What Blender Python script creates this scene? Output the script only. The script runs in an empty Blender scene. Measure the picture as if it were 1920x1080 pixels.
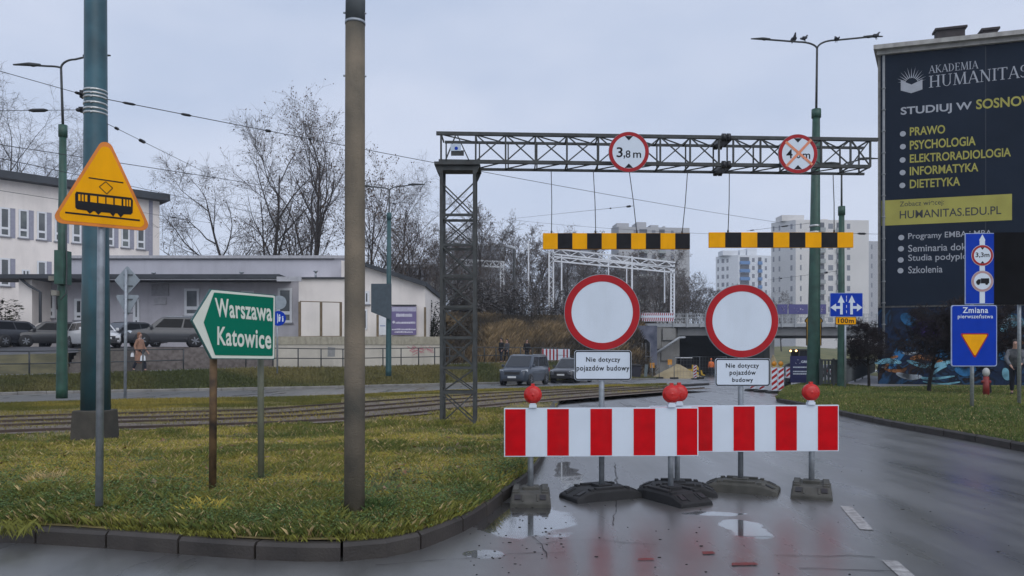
import bpy, bmesh, math, random
import numpy as np
from mathutils import Vector, Matrix

# ------------------------------------------------------------------ camera, world, sun, exposure
scene = bpy.context.scene
col = scene.collection
F, HZ, CH = 1400.0, 670.0, 1.5            # focal length and horizon in photo pixels, eye height
cam_d = bpy.data.cameras.new("camera")
cam = bpy.data.objects.new("camera", cam_d)
col.objects.link(cam)
cam.location = (0, 0, CH)
cam.rotation_euler = (math.radians(90), 0, 0)
cam_d.sensor_width = 36.0
cam_d.lens = 36.0 * F / 1920.0
cam_d.shift_y = (HZ - 540.0) / 1920.0
cam_d.clip_start = 0.1
cam_d.clip_end = 4000
scene.camera = cam

SUN_EL, SUN_AZ = math.radians(42), math.radians(155)
world = bpy.data.worlds.new("World")
scene.world = world
world.use_nodes = True
nt = world.node_tree
nt.nodes.clear()
w_out = nt.nodes.new("ShaderNodeOutputWorld")
w_bg = nt.nodes.new("ShaderNodeBackground")
w_bg.inputs["Strength"].default_value = 0.1
w_sky = nt.nodes.new("ShaderNodeTexSky")
w_sky.sky_type = 'NISHITA'
w_sky.sun_disc = False
w_sky.sun_elevation = SUN_EL
w_sky.sun_rotation = SUN_AZ
w_mix = nt.nodes.new("ShaderNodeMixRGB")
w_mix.inputs["Fac"].default_value = 0.90
w_tc = nt.nodes.new("ShaderNodeTexCoord")
w_map = nt.nodes.new("ShaderNodeMapping")
w_map.inputs["Scale"].default_value = (1, 1, 2.5)
w_no = nt.nodes.new("ShaderNodeTexNoise")
w_no.inputs["Scale"].default_value = 1.9
w_no.inputs["Detail"].default_value = 5
w_rp = nt.nodes.new("ShaderNodeValToRGB")
w_rp.color_ramp.elements[0].position = 0.38
w_rp.color_ramp.elements[0].color = (5.45, 6.35, 8.25, 1)
w_rp.color_ramp.elements[1].position = 0.62
w_rp.color_ramp.elements[1].color = (7.0, 7.65, 9.25, 1)
nt.links.new(w_tc.outputs["Generated"], w_map.inputs["Vector"])
nt.links.new(w_map.outputs["Vector"], w_no.inputs["Vector"])
nt.links.new(w_no.outputs["Fac"], w_rp.inputs["Fac"])
nt.links.new(w_sky.outputs["Color"], w_mix.inputs["Color1"])
nt.links.new(w_rp.outputs["Color"], w_mix.inputs["Color2"])
nt.links.new(w_mix.outputs["Color"], w_bg.inputs["Color"])
nt.links.new(w_bg.outputs["Background"], w_out.inputs["Surface"])

sun_d = bpy.data.lights.new("sun", 'SUN')
sun_d.energy = 1.15
sun_d.angle = math.radians(60)
sun_d.color = (1.0, 0.975, 0.94)
sun = bpy.data.objects.new("sun", sun_d)
col.objects.link(sun)
sun.rotation_euler = (math.radians(90) - SUN_EL, 0, math.radians(25))

scene.view_settings.view_transform = 'Standard'
scene.view_settings.look = 'None'
scene.view_settings.exposure = 0.0
scene.view_settings.gamma = 1.0
scene.view_settings.use_curve_mapping = False
scene.render.engine = 'CYCLES'
scene.cycles.max_bounces = 6
scene.cycles.use_denoising = True

rng = np.random.default_rng(7)
random.seed(7)

# ------------------------------------------------------------------ helpers
def P(px, py, Y):
    """the point at depth Y that the photo shows at (px, py)"""
    return Vector(((px - 960) / F * Y, Y, CH + (HZ - py) / F * Y))
def XZ(px, py, Y):
    p = P(px, py, Y)
    return p.x, p.z
def prof(Y):
    """height of the carriageway: level near us, then falling gently to the underpass"""
    return -0.0105 * (min(max(Y, 30.0), 85.0) - 30.0)
def profv(Y):
    return -0.0105 * (np.clip(Y, 30, 85) - 30)
def on_road(px, py):
    Y = 20.0
    for _ in range(40):
        Y = (CH - prof(Y)) * F / (py - HZ)
    return Vector(((px - 960) / F * Y, Y, prof(Y)))
def smooth(a, b, x):
    t = np.clip((x - a) / (b - a), 0, 1)
    return t * t * (3 - 2 * t)

_mats = {}
def M(name, c, rough=0.6, metal=0.0, var=0.12, scale=6.0, bump=0.0, bscale=60.0, c2=None, dirt=0.0, dirt_c=(0.09, 0.075, 0.06), spec=0.5, emit=None):
    if name in _mats:
        return _mats[name]
    m = bpy.data.materials.new(name)
    m.use_nodes = True
    t = m.node_tree
    b = t.nodes["Principled BSDF"]
    tc = t.nodes.new("ShaderNodeTexCoord")
    n = t.nodes.new("ShaderNodeTexNoise")
    n.inputs["Scale"].default_value = scale
    n.inputs["Detail"].default_value = 6
    t.links.new(tc.outputs["Object"], n.inputs["Vector"])
    r = t.nodes.new("ShaderNodeValToRGB")
    r.color_ramp.elements[0].position = 0.32
    r.color_ramp.elements[1].position = 0.62
    lo = [x * (1 - var) for x in c] if c2 is None else list(c)
    hi = [min(1, x * (1 + var)) for x in c] if c2 is None else list(c2)
    r.color_ramp.elements[0].color = (*lo, 1)
    r.color_ramp.elements[1].color = (*hi, 1)
    t.links.new(n.outputs["Fac"], r.inputs["Fac"])
    out = r.outputs["Color"]
    if dirt > 0:
        n2 = t.nodes.new("ShaderNodeTexNoise")
        n2.inputs["Scale"].default_value = scale * 0.7
        n2.inputs["Detail"].default_value = 9
        n2.inputs["Roughness"].default_value = 0.7
        mp = t.nodes.new("ShaderNodeMapping")
        mp.inputs["Location"].default_value = (3.1, 7.7, 1.3)
        mp.inputs["Scale"].default_value = (1.8, 1.8, 0.28)
        t.links.new(tc.outputs["Object"], mp.inputs["Vector"])
        t.links.new(mp.outputs["Vector"], n2.inputs["Vector"])
        r2 = t.nodes.new("ShaderNodeValToRGB")
        r2.color_ramp.elements[0].position = 0.48
        r2.color_ramp.elements[0].color = (0, 0, 0, 1)
        r2.color_ramp.elements[1].position = 0.75
        r2.color_ramp.elements[1].color = (dirt, dirt, dirt, 1)
        t.links.new(n2.outputs["Fac"], r2.inputs["Fac"])
        mx = t.nodes.new("ShaderNodeMixRGB")
        mx.inputs["Color2"].default_value = (*dirt_c, 1)
        t.links.new(r2.outputs["Color"], mx.inputs["Fac"])
        t.links.new(out, mx.inputs["Color1"])
        out = mx.outputs["Color"]
    t.links.new(out, b.inputs["Base Color"])
    b.inputs["Roughness"].default_value = rough
    b.inputs["Metallic"].default_value = metal
    b.inputs["Specular IOR Level"].default_value = spec
    if emit:
        b.inputs["Emission Color"].default_value = (*emit[0], 1)
        b.inputs["Emission Strength"].default_value = emit[1]
    if bump > 0:
        n3 = t.nodes.new("ShaderNodeTexNoise")
        n3.inputs["Scale"].default_value = bscale
        n3.inputs["Detail"].default_value = 4
        t.links.new(tc.outputs["Object"], n3.inputs["Vector"])
        bp = t.nodes.new("ShaderNodeBump")
        bp.inputs["Strength"].default_value = bump
        bp.inputs["Distance"].default_value = 0.02
        t.links.new(n3.outputs["Fac"], bp.inputs["Height"])
        t.links.new(bp.outputs["Normal"], b.inputs["Normal"])
    _mats[name] = m
    return m

def vcol_mat(name, rough=0.7, trans=0.0):
    if name in _mats:
        return _mats[name]
    m = bpy.data.materials.new(name)
    m.use_nodes = True
    t = m.node_tree
    b = t.nodes["Principled BSDF"]
    a = t.nodes.new("ShaderNodeAttribute")
    a.attribute_name = "tint"
    t.links.new(a.outputs["Color"], b.inputs["Base Color"])
    b.inputs["Roughness"].default_value = rough
    b.inputs["Specular IOR Level"].default_value = 0.25
    _mats[name] = m
    return m

OFF = {}                                   # object -> offset of its frame from the world
def tag(o, label=None, cat=None, group=None, kind=None):
    if label: o["label"] = label
    if cat: o["category"] = cat
    if group: o["group"] = group
    if kind: o["kind"] = kind
    return o
def thing(name, label, cat, loc=(0, 0, 0), rz=0.0, group=None, local=False):
    """an Empty at the thing's base; local=True means its parts are modelled in its own frame"""
    o = bpy.data.objects.new(name, None)
    o.empty_display_size = 0.3
    col.objects.link(o)
    o.location = loc
    o.rotation_euler = (0, 0, rz)
    OFF[o] = Vector((0, 0, 0)) if local else Vector(loc)
    return tag(o, label, cat, group)

class MB:
    def __init__(self):
        self.v = []; self.f = []; self.mi = []; self.cur = 0; self.sm = []; self.smooth = False
    def add(self, vs, fs):
        b = len(self.v)
        self.v.extend([tuple(p) for p in vs])
        for f in fs:
            self.f.append(tuple(b + i for i in f)); self.mi.append(self.cur); self.sm.append(self.smooth)
        return self
    def box(self, x0, x1, y0, y1, z0, z1):
        vs = [(x, y, z) for z in (z0, z1) for y in (y0, y1) for x in (x0, x1)]
        return self.add(vs, [(0, 2, 3, 1), (4, 5, 7, 6), (0, 1, 5, 4), (2, 6, 7, 3), (0, 4, 6, 2), (1, 3, 7, 5)])
    def obox(self, O, U, V, N, u0, u1, v0, v1, n0, n1):
        O, U, V, N = Vector(O), Vector(U), Vector(V), Vector(N)
        vs = [O + U * u + V * v + N * n for n in (n0, n1) for v in (v0, v1) for u in (u0, u1)]
        return self.add(vs, [(0, 2, 3, 1), (4, 5, 7, 6), (0, 1, 5, 4), (2, 6, 7, 3), (0, 4, 6, 2), (1, 3, 7, 5)])
    def bar(self, a, b, w, h=None, up=(0, 0, 1)):
        """a square bar from a to b"""
        a, b = Vector(a), Vector(b)
        h = h or w
        d = (b - a).normalized()
        upv = Vector(up)
        if abs(d.dot(upv)) > 0.98: upv = Vector((0, 1, 0))
        s = d.cross(upv).normalized(); u = s.cross(d).normalized()
        vs = [p + s * (i * w / 2) + u * (j * h / 2) for p in (a, b) for i, j in ((-1, -1), (1, -1), (1, 1), (-1, 1))]
        return self.add(vs, [(0, 1, 2, 3), (7, 6, 5, 4), (0, 4, 5, 1), (1, 5, 6, 2), (2, 6, 7, 3), (3, 7, 4, 0)])
    def tube(self, pts, rad, n=8, caps=True):
        pts = [Vector(p) for p in pts]
        if not hasattr(rad, '__len__'): rad = [rad] * len(pts)
        ref = None; rings = []
        for i, p in enumerate(pts):
            d = (pts[min(i + 1, len(pts) - 1)] - pts[max(i - 1, 0)])
            if d.length < 1e-9: d = Vector((0, 0, 1))
            d.normalize()
            if ref is None:
                ref = Vector((1, 0, 0)) if abs(d.x) < 0.8 else Vector((0, 1, 0))
            s = d.cross(ref).normalized(); u = d.cross(s).normalized(); ref = u.cross(d) if False else ref
            rings.append([p + (s * math.cos(2 * math.pi * k / n) + u * math.sin(2 * math.pi * k / n)) * rad[i] for k in range(n)])
        vs = [q for r in rings for q in r]; fs = []
        for i in range(len(pts) - 1):
            for k in range(n):
                k2 = (k + 1) % n
                fs.append((i * n + k, (i + 1) * n + k, (i + 1) * n + k2, i * n + k2))
        if caps:
            fs.append(tuple(range(n)))
            fs.append(tuple((len(pts) - 1) * n + k for k in reversed(range(n))))
        s0 = self.smooth
        self.smooth = True
        self.add(vs, fs)
        self.smooth = s0
        return self
    def poly(self, pts3):
        return self.add(pts3, [tuple(range(len(pts3)))])
    def prism(self, O, U, V, N, pts, n0, n1):
        """polygon pts (u,v) swept from n0 to n1 along N"""
        O, U, V, N = Vector(O), Vector(U), Vector(V), Vector(N)
        k = len(pts)
        vs = [O + U * u + V * v + N * n0 for u, v in pts] + [O + U * u + V * v + N * n1 for u, v in pts]
        fs = [tuple(reversed(range(k))), tuple(range(k, 2 * k))]
        fs += [(i, (i + 1) % k, k + (i + 1) % k, k + i) for i in range(k)]
        return self.add(vs, fs)
    def flat(self, O, U, V, N, pts, n):
        O, U, V, N = Vector(O), Vector(U), Vector(V), Vector(N)
        return self.poly([O + U * u + V * v + N * n for u, v in pts])
    def sphere(self, c, r, nu=12, nv=8):
        c = Vector(c)
        if not hasattr(r, '__len__'): r = (r, r, r)
        vs = [c + Vector((0, 0, -r[2]))]
        for j in range(1, nv):
            t = math.pi * j / nv - math.pi / 2
            for i in range(nu):
                a = 2 * math.pi * i / nu
                vs.append(c + Vector((r[0] * math.cos(t) * math.cos(a), r[1] * math.cos(t) * math.sin(a), r[2] * math.sin(t))))
        vs.append(c + Vector((0, 0, r[2])))
        fs = []
        for i in range(nu): fs.append((0, 1 + (i + 1) % nu, 1 + i))
        for j in range(nv - 2):
            for i in range(nu):
                a = 1 + j * nu + i; b = 1 + j * nu + (i + 1) % nu
                fs.append((a, b, b + nu, a + nu))
        L = len(vs) - 1
        for i in range(nu): fs.append((L, 1 + (nv - 2) * nu + i, 1 + (nv - 2) * nu + (i + 1) % nu))
        s0 = self.smooth; self.smooth = True; self.add(vs, fs); self.smooth = s0
        return self
    def build(self, name, mats, parent=None, bevel=0.0, label=None):
        me = bpy.data.meshes.new(name)
        off = OFF[parent] if parent is not None else Vector((0, 0, 0))
        me.from_pydata([(p[0] - off.x, p[1] - off.y, p[2] - off.z) for p in self.v], [], self.f)
        if not isinstance(mats, (list, tuple)): mats = [mats]
        for m in mats: me.materials.append(m)
        me.polygons.foreach_set("material_index", self.mi)
        me.polygons.foreach_set("use_smooth", self.sm)
        me.update()
        o = bpy.data.objects.new(name, me)
        col.objects.link(o)
        if parent is not None:
            o.parent = parent
            OFF[o] = off
        else:
            OFF[o] = Vector((0, 0, 0))
        if bevel:
            md = o.modifiers.new("edge", 'BEVEL'); md.width = bevel; md.segments = 2; md.limit_method = 'ANGLE'
        if label: o["label"] = label
        return o
def quads_mesh(name, V, Q, mats, tint=None, parent=None):
    """mesh from numpy verts and quads/tris"""
    me = bpy.data.meshes.new(name)
    V = np.asarray(V, dtype=np.float32); Q = np.asarray(Q, dtype=np.int32)
    k = Q.shape[1]
    me.vertices.add(len(V)); me.vertices.foreach_set("co", V.ravel())
    me.loops.add(Q.size); me.loops.foreach_set("vertex_index", Q.ravel())
    me.polygons.add(len(Q)); me.polygons.foreach_set("loop_start", np.arange(len(Q), dtype=np.int32) * k)
    me.update(calc_edges=True)
    if tint is not None:
        at = me.color_attributes.new("tint", 'FLOAT_COLOR', 'POINT')
        c4 = np.ones((len(V), 4), dtype=np.float32); c4[:, :3] = tint
        at.data.foreach_set("color", c4.ravel())
    me.materials.append(mats)
    me.validate()
    o = bpy.data.objects.new(name, me)
    col.objects.link(o)
    if parent is not None: o.parent = parent
    OFF[o] = Vector((0, 0, 0))
    return o
def dup(o, loc=None, rz=None, scale=None, parent=None):
    c = o.copy()
    col.objects.link(c)
    c.parent = parent
    if loc is not None: c.location = loc
    if rz is not None: c.rotation_euler = (0, 0, rz)
    if scale is not None: c.scale = (scale,) * 3 if not hasattr(scale, '__len__') else scale
    for ch in list(o.children):
        dup(ch, parent=c)
    return c

def circle(r, n=48, cu=0, cv=0, a0=0.0):
    return [(cu + r * math.cos(a0 + 2 * math.pi * i / n), cv + r * math.sin(a0 + 2 * math.pi * i / n)) for i in range(n)]
def rrect(u0, u1, v0, v1, r, n=5):
    out = []
    for cx, cy, a in ((u1 - r, v1 - r, 0), (u0 + r, v1 - r, 90), (u0 + r, v0 + r, 180), (u1 - r, v0 + r, 270)):
        for i in range(n + 1):
            t = math.radians(a + 90 * i / n)
            out.append((cx + r * math.cos(t), cy + r * math.sin(t)))
    return out
def rtri(pts, r, n=6):
    """rounded polygon"""
    out = []
    k = len(pts)
    for i in range(k):
        p = Vector(pts[i]); a = (Vector(pts[i - 1]) - p).normalized(); b = (Vector(pts[(i + 1) % k]) - p).normalized()
        half = a.angle(b) / 2
        L = r / math.tan(half)
        c = p + (a + b).normalized() * (r / math.sin(half))
        s = p + a * L - c; e = p + b * L - c
        a0 = math.atan2(s.y, s.x); a1 = math.atan2(e.y, e.x)
        d = (a1 - a0 + math.pi) % (2 * math.pi) - math.pi
        for j in range(n + 1):
            t = a0 + d * j / n
            out.append((c.x + r * math.cos(t), c.y + r * math.sin(t)))
    return out
def ring_faces(mb, O, U, V, N, outer, inner, n):
    O, U, V, N = Vector(O), Vector(U), Vector(V), Vector(N)
    k = len(outer)
    vs = [O + U * u + V * v + N * n for u, v in outer] + [O + U * u + V * v + N * n for u, v in inner]
    mb.add(vs, [(i, (i + 1) % k, k + (i + 1) % k, k + i) for i in range(k)])

_txt = {}
def glyphs(s, bold=0.0, space=1.0):
    key = (s, bold, space)
    if key in _txt: return _txt[key]
    cu = bpy.data.curves.new("lettering", 'FONT')
    cu.body = s; cu.offset = bold; cu.space_character = space; cu.resolution_u = 4; cu.fill_mode = 'FRONT'
    ob = bpy.data.objects.new("lettering", cu)
    col.objects.link(ob)
    dg = bpy.context.evaluated_depsgraph_get()
    me = bpy.data.meshes.new_from_object(ob.evaluated_get(dg))
    vs = [(v.co.x, v.co.y) for v in me.vertices]
    fs = [tuple(p.vertices) for p in me.polygons]
    bpy.data.objects.remove(ob); bpy.data.curves.remove(cu); bpy.data.meshes.remove(me)
    _txt[key] = (vs, fs)
    return vs, fs
def text(mb, O, U, V, N, s, u0, u1, v0, v1, n, bold=0.012, space=1.0, flip=False):
    """letters fitted to the box u0..u1, v0..v1"""
    vs, fs = glyphs(s, bold, space)
    if not vs: return
    xs = [a for a, b in vs]; ys = [b for a, b in vs]
    x0, x1, y0, y1 = min(xs), max(xs), min(ys), max(ys)
    O, U, V, N = Vector(O), Vector(U), Vector(V), Vector(N)
    out = [O + U * (u0 + (a - x0) / (x1 - x0) * (u1 - u0)) + V * (v0 + (b - y0) / (y1 - y0) * (v1 - v0)) + N * n for a, b in vs]
    mb.add(out, fs)
FRONT = (Vector((1, 0, 0)), Vector((0, 0, 1)), Vector((0, -1, 0)))
def turned(deg):
    """axes of a sign whose face is turned by deg about the vertical (0 = facing us)"""
    a = math.radians(deg)
    U = Vector((math.cos(a), math.sin(a), 0))
    return U, Vector((0, 0, 1)), Vector((math.sin(a), -math.cos(a), 0))

def interp(pts):
    pts = sorted(pts)
    xs = np.array([p[0] for p in pts]); 
    cols = [np.array([p[i] for p in pts]) for i in range(1, len(pts[0]))]
    def f(x):
        return [float(np.interp(x, xs, c)) for c in cols]
    return f

# ------------------------------------------------------------------ shared materials
m_white = M("white_reflective_film", (0.66, 0.73, 0.81), 0.45, var=0.03, dirt=0.30, dirt_c=(0.48, 0.52, 0.55), scale=3.2, spec=.3)
m_red = M("red_reflective_film", (0.55, 0.003, 0.008), 0.6, var=0.12, scale=6, spec=.10, dirt=.15, dirt_c=(.33, .05, .05))
m_dred = M("worn_red_film", (0.36, 0.010, 0.016), 0.5, spec=.25, var=0.12, scale=5, dirt=0.12, dirt_c=(0.45, 0.1, 0.09))
m_black = M("black_film", (0.010, 0.010, 0.013), 0.6, var=0.2, spec=.2)
m_yel = M("amber_film", (0.90, 0.40, 0.003), 0.6, spec=.10, var=0.06, scale=3, dirt=0.25, dirt_c=(0.55, 0.2, 0.01))
m_blue = M("blue_film", (0.002, 0.040, 0.40), 0.6, spec=.12, var=0.06, scale=3)
m_green = M("green_film", (0.0, 0.150, 0.090), 0.6, spec=.12, var=0.06, scale=2)
m_cream = M("cream_letter_film", (0.66, 0.69, 0.60), 0.4, var=0.05)
m_galv = M("galvanised_steel", (0.36, 0.39, 0.42), 0.45, 0.5, var=0.15, scale=14, dirt=0.3, dirt_c=(0.2, 0.2, 0.2))
m_greyback = M("sign_back_grey", (0.30, 0.34, 0.37), 0.5, 0.2, var=0.08)
m_pole_teal = M("teal_painted_steel", (0.034, 0.098, 0.125), 0.45, var=0.30, scale=2.2, dirt=0.75, dirt_c=(0.085, 0.10, 0.095), bump=0.08, bscale=30)
m_pole_green = M("dark_green_painted_steel", (0.026, 0.080, 0.058), 0.5, var=0.25, scale=3, dirt=0.3, dirt_c=(0.07, 0.045, 0.03))
m_gantry = M("weathered_grey_steel", (0.052, 0.057, 0.057), 0.7, 0.1, var=0.25, scale=5, dirt=0.45, dirt_c=(0.06, 0.045, 0.035))
m_conc = M("old_concrete", (0.062, 0.056, 0.045), 0.85, var=0.2, scale=6, dirt=0.5, dirt_c=(0.05, 0.048, 0.04), bump=0.3, bscale=60)
m_rubber = M("black_rubber", (0.015, 0.015, 0.016), 0.75, var=0.25, scale=10, bump=0.1)
m_rubber_d = M("dusty_rubber", (0.066, 0.064, 0.055), 0.85, var=0.25, scale=8, bump=0.1, dirt=0.4, dirt_c=(0.06, 0.06, 0.055))
m_lens = M("red_lamp_lens", (0.55, 0.015, 0.012), 0.15, var=0.08, scale=30, bump=0.15, bscale=120)
m_amberlens = M("amber_lamp_lens", (0.55, 0.22, 0.01), 0.2)
m_wire = M("dark_cable", (0.055, 0.058, 0.065), 0.6)
m_ins = M("black_insulator", (0.015, 0.015, 0.018), 0.4)
m_bark = M("dark_bark", (0.040, 0.033, 0.029), 0.85, var=0.3, scale=4)
m_twig = M("brown_twigs", (0.075, 0.060, 0.052), 0.85, var=0.25)
m_leaf = M("withered_leaves", (0.075, 0.045, 0.025), 0.8, var=0.4, scale=3)
m_glass = M("window_glass", (0.018, 0.022, 0.026), 0.07, c2=(0.15, 0.16, 0.165), scale=0.45)
m_frame_w = M("white_window_frame", (0.72, 0.73, 0.75), 0.5, var=0.04)
m_tyre = M("tyre_rubber", (0.016, 0.016, 0.017), 0.75)
m_rim = M("alloy_rim", (0.20, 0.21, 0.23), 0.45, 0.3)
m_screen = M("windscreen_glass", (0.012, 0.014, 0.017), 0.06); m_screen.node_tree.nodes["Principled BSDF"].inputs["IOR"].default_value = 1.75
m_carglass = M("car_glass", (0.007, 0.008, 0.010), 0.08, spec=.12, var=0.1)
m_plate = M("number_plate", (0.62, 0.63, 0.62), 0.5, var=0.03)
m_clear = M("headlamp_glass", (0.62, 0.66, 0.70), 0.12, var=0.15, scale=20)
m_tail = M("tail_lamp_red", (0.42, 0.02, 0.02), 0.2)
m_plastic = M("black_plastic", (0.02, 0.02, 0.022), 0.55)
# ------------------------------------------------------------------ ground materials
def asphalt_mat():
    m = bpy.data.materials.new("wet_asphalt"); m.use_nodes = True
    t = m.node_tree; b = t.nodes["Principled BSDF"]; L = t.links.new
    tc = t.nodes.new("ShaderNodeTexCoord")
    def noise(scale, detail, mapscale=(1, 1, 1), loc=(0, 0, 0), rough=0.55):
        mp = t.nodes.new("ShaderNodeMapping"); mp.inputs["Scale"].default_value = mapscale; mp.inputs["Location"].default_value = loc
        n = t.nodes.new("ShaderNodeTexNoise"); n.inputs["Scale"].default_value = scale; n.inputs["Detail"].default_value = detail; n.inputs["Roughness"].default_value = rough
        L(tc.outputs["Object"], mp.inputs["Vector"]); L(mp.outputs["Vector"], n.inputs["Vector"]); return n.outputs["Fac"]
    def ramp(s, a, b_, ca, cb):
        r = t.nodes.new("ShaderNodeValToRGB")
        r.color_ramp.elements[0].position = a; r.color_ramp.elements[1].position = b_
        r.color_ramp.elements[0].color = (*ca, 1); r.color_ramp.elements[1].color = (*cb, 1)
        L(s, r.inputs["Fac"]); return r.outputs["Color"]
    wl = t.nodes.new("ShaderNodeMath"); wl.operation = 'MULTIPLY_ADD'; wl.inputs[1].default_value = .55
    L(noise(1.5, 4, (1.0, 0.05, 1), (5.0, 2.0, 0)), wl.inputs[0])
    wl2 = t.nodes.new("ShaderNodeMath"); wl2.operation = 'MULTIPLY'; wl2.inputs[1].default_value = .5; L(noise(0.55, 7, (1.0, 0.45, 1), (2.3, 1.1, 0), .62), wl2.inputs[0]); L(wl2.outputs[0], wl.inputs[2])
    wet = ramp(wl.outputs[0], 0.42, 0.60, (0, 0, 0), (1, 1, 1))
    fine = noise(90, 3)
    base_d = ramp(noise(1.3, 8, rough=0.7), 0.3, 0.7, (0.100, 0.099, 0.096), (0.170, 0.166, 0.162))
    base_w = ramp(noise(1.1, 8, rough=0.7), 0.3, 0.7, (0.056, 0.055, 0.054), (0.104, 0.102, 0.100))
    mx = t.nodes.new("ShaderNodeMixRGB"); L(wet, mx.inputs["Fac"]); L(base_d, mx.inputs["Color1"]); L(base_w, mx.inputs["Color2"])
    gr = t.nodes.new("ShaderNodeMixRGB"); gr.blend_type = 'MULTIPLY'; gr.inputs["Fac"].default_value = 0.75
    L(mx.outputs["Color"], gr.inputs["Color1"]); L(ramp(fine, 0.3, 0.7, (0.55, 0.55, 0.55), (1, 1, 1)), gr.inputs["Color2"])
    # standing water: smooth film in a few hollows, soft uneven edges
    dn = t.nodes.new("ShaderNodeTexNoise"); dn.inputs["Scale"].default_value = 2.6; dn.inputs["Detail"].default_value = 5; L(tc.outputs["Object"], dn.inputs["Vector"])
    pud = None
    for cx, cy, rx, ry in ((.12, 6.95, .46, .85), (-.22, 5.70, .17, .13), (2.0, 7.15, .34, .13), (.72, 9.4, .17, 1.5), (2.05, 6.55, .20, .38)):
        mp = t.nodes.new("ShaderNodeMapping"); mp.vector_type = 'POINT'; mp.inputs["Location"].default_value = (-cx / rx, -cy / ry, 0); mp.inputs["Scale"].default_value = (1 / rx, 1 / ry, 0); L(tc.outputs["Object"], mp.inputs["Vector"])
        ln = t.nodes.new("ShaderNodeVectorMath"); ln.operation = 'LENGTH'; L(mp.outputs["Vector"], ln.inputs[0])
        ad = t.nodes.new("ShaderNodeMath"); ad.operation = 'ADD'; L(ln.outputs["Value"], ad.inputs[0])
        sc = t.nodes.new("ShaderNodeMath"); sc.operation = 'MULTIPLY_ADD'; sc.inputs[1].default_value = 1.5; sc.inputs[2].default_value = -.75; L(dn.outputs["Fac"], sc.inputs[0]); L(sc.outputs[0], ad.inputs[1])
        k = ramp(ad.outputs[0], .80, .98, (1, 1, 1), (0, 0, 0))
        if pud is None: pud = k
        else:
            mxn = t.nodes.new("ShaderNodeMath"); mxn.operation = 'MAXIMUM'; L(pud, mxn.inputs[0]); L(k, mxn.inputs[1]); pud = mxn.outputs[0]
    def blend(socket, base, val):
        m_ = t.nodes.new("ShaderNodeMixRGB"); L(pud, m_.inputs["Fac"]); L(base, m_.inputs["Color1"]); m_.inputs["Color2"].default_value = (val, val, val, 1); L(m_.outputs["Color"], socket)
    blend(b.inputs["Base Color"], gr.outputs["Color"], .045)
    blend(b.inputs["Roughness"], ramp(wet, 0.0, 1.0, (0.42, 0.42, 0.42), (0.36, 0.36, 0.36)), .08)
    b.inputs["IOR"].default_value = 1.50
    blend(b.inputs["Coat Weight"], ramp(wet, 0, 1, (.8, .8, .8), (1, 1, 1)), 1.0); blend(b.inputs["Coat Roughness"], ramp(wet, 0, 1, (.42, .42, .42), (.25, .25, .25)), .025); b.inputs["Coat IOR"].default_value = 1.5; b.inputs["Specular IOR Level"].default_value = .55
    bp = t.nodes.new("ShaderNodeBump"); bp.inputs["Distance"].default_value = 0.006
    L(fine, bp.inputs["Height"]); L(ramp(wet, 0, 1, (0.22, 0.22, 0.22), (0.05, 0.05, 0.05)), bp.inputs["Strength"])
    L(bp.outputs["Normal"], b.inputs["Normal"])
    return m
m_asph = asphalt_mat()
m_soil = M("mossy_soil", (0.075, 0.062, 0.030), 0.95, c2=(0.25, 0.20, 0.07), scale=1.4, bump=0.6, bscale=35)
m_turf = M("short_turf", (0.085, 0.098, 0.032), 0.95, c2=(0.175, 0.160, 0.060), scale=0.5, bump=0.6, bscale=12)
m_kerb = M("dark_wet_kerbstone", (0.040, 0.034, 0.030), 0.65, var=0.3, scale=2.2, bump=0.25, bscale=50, dirt=0.3, dirt_c=(0.10, 0.09, 0.07))
m_kerb_far = M("pale_kerbstone", (0.21, 0.20, 0.185), 0.7, var=0.2, scale=2)
m_ballast = M("rusty_ballast", (0.085, 0.064, 0.050), 0.95, c2=(0.215, 0.175, 0.145), scale=16, bump=1.0, bscale=18)
m_path = M("pale_path", (0.17, 0.17, 0.18), 0.7, var=0.15, scale=1)
m_brush = M("dry_brush_slope", (0.085, 0.065, 0.042), 0.95, c2=(0.28, 0.20, 0.105), scale=0.28, bump=1.0, bscale=3)
m_field = M("far_ground", (0.07, 0.075, 0.04), 0.95, c2=(0.11, 0.10, 0.07), scale=0.05)

def struct(o, name=None):
    o["kind"] = "structure"; return o
def stuff(o, label, cat):
    return tag(o, label, cat, kind="stuff")

# far ground sheet, reaching the horizon
mb = MB(); mb.poly([(-690, -60, -1.6), (690, -60, -1.6), (690, 890, -1.6), (-690, 890, -1.6)])
struct(mb.build("ground", m_field))
# the carriageways: one asphalt sheet following prof()
ys = [-12, -4, 0, 2, 4, 6, 8, 10, 12, 15, 18, 20, 24, 28, 30] + list(range(32, 85, 4)) + [85, 92, 100, 110]
def zr(y): return prof(y) if y <= 92 else prof(92) + (y - 92) * 0.012
mb = MB()
xs = list(np.linspace(-60, 70, 27))
mb.add([(x, y, zr(y)) for y in ys for x in xs], [(j * 27 + i, j * 27 + i + 1, (j + 1) * 27 + i + 1, (j + 1) * 27 + i) for j in range(len(ys) - 1) for i in range(26)])
road = struct(mb.build("road", m_asph))

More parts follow.
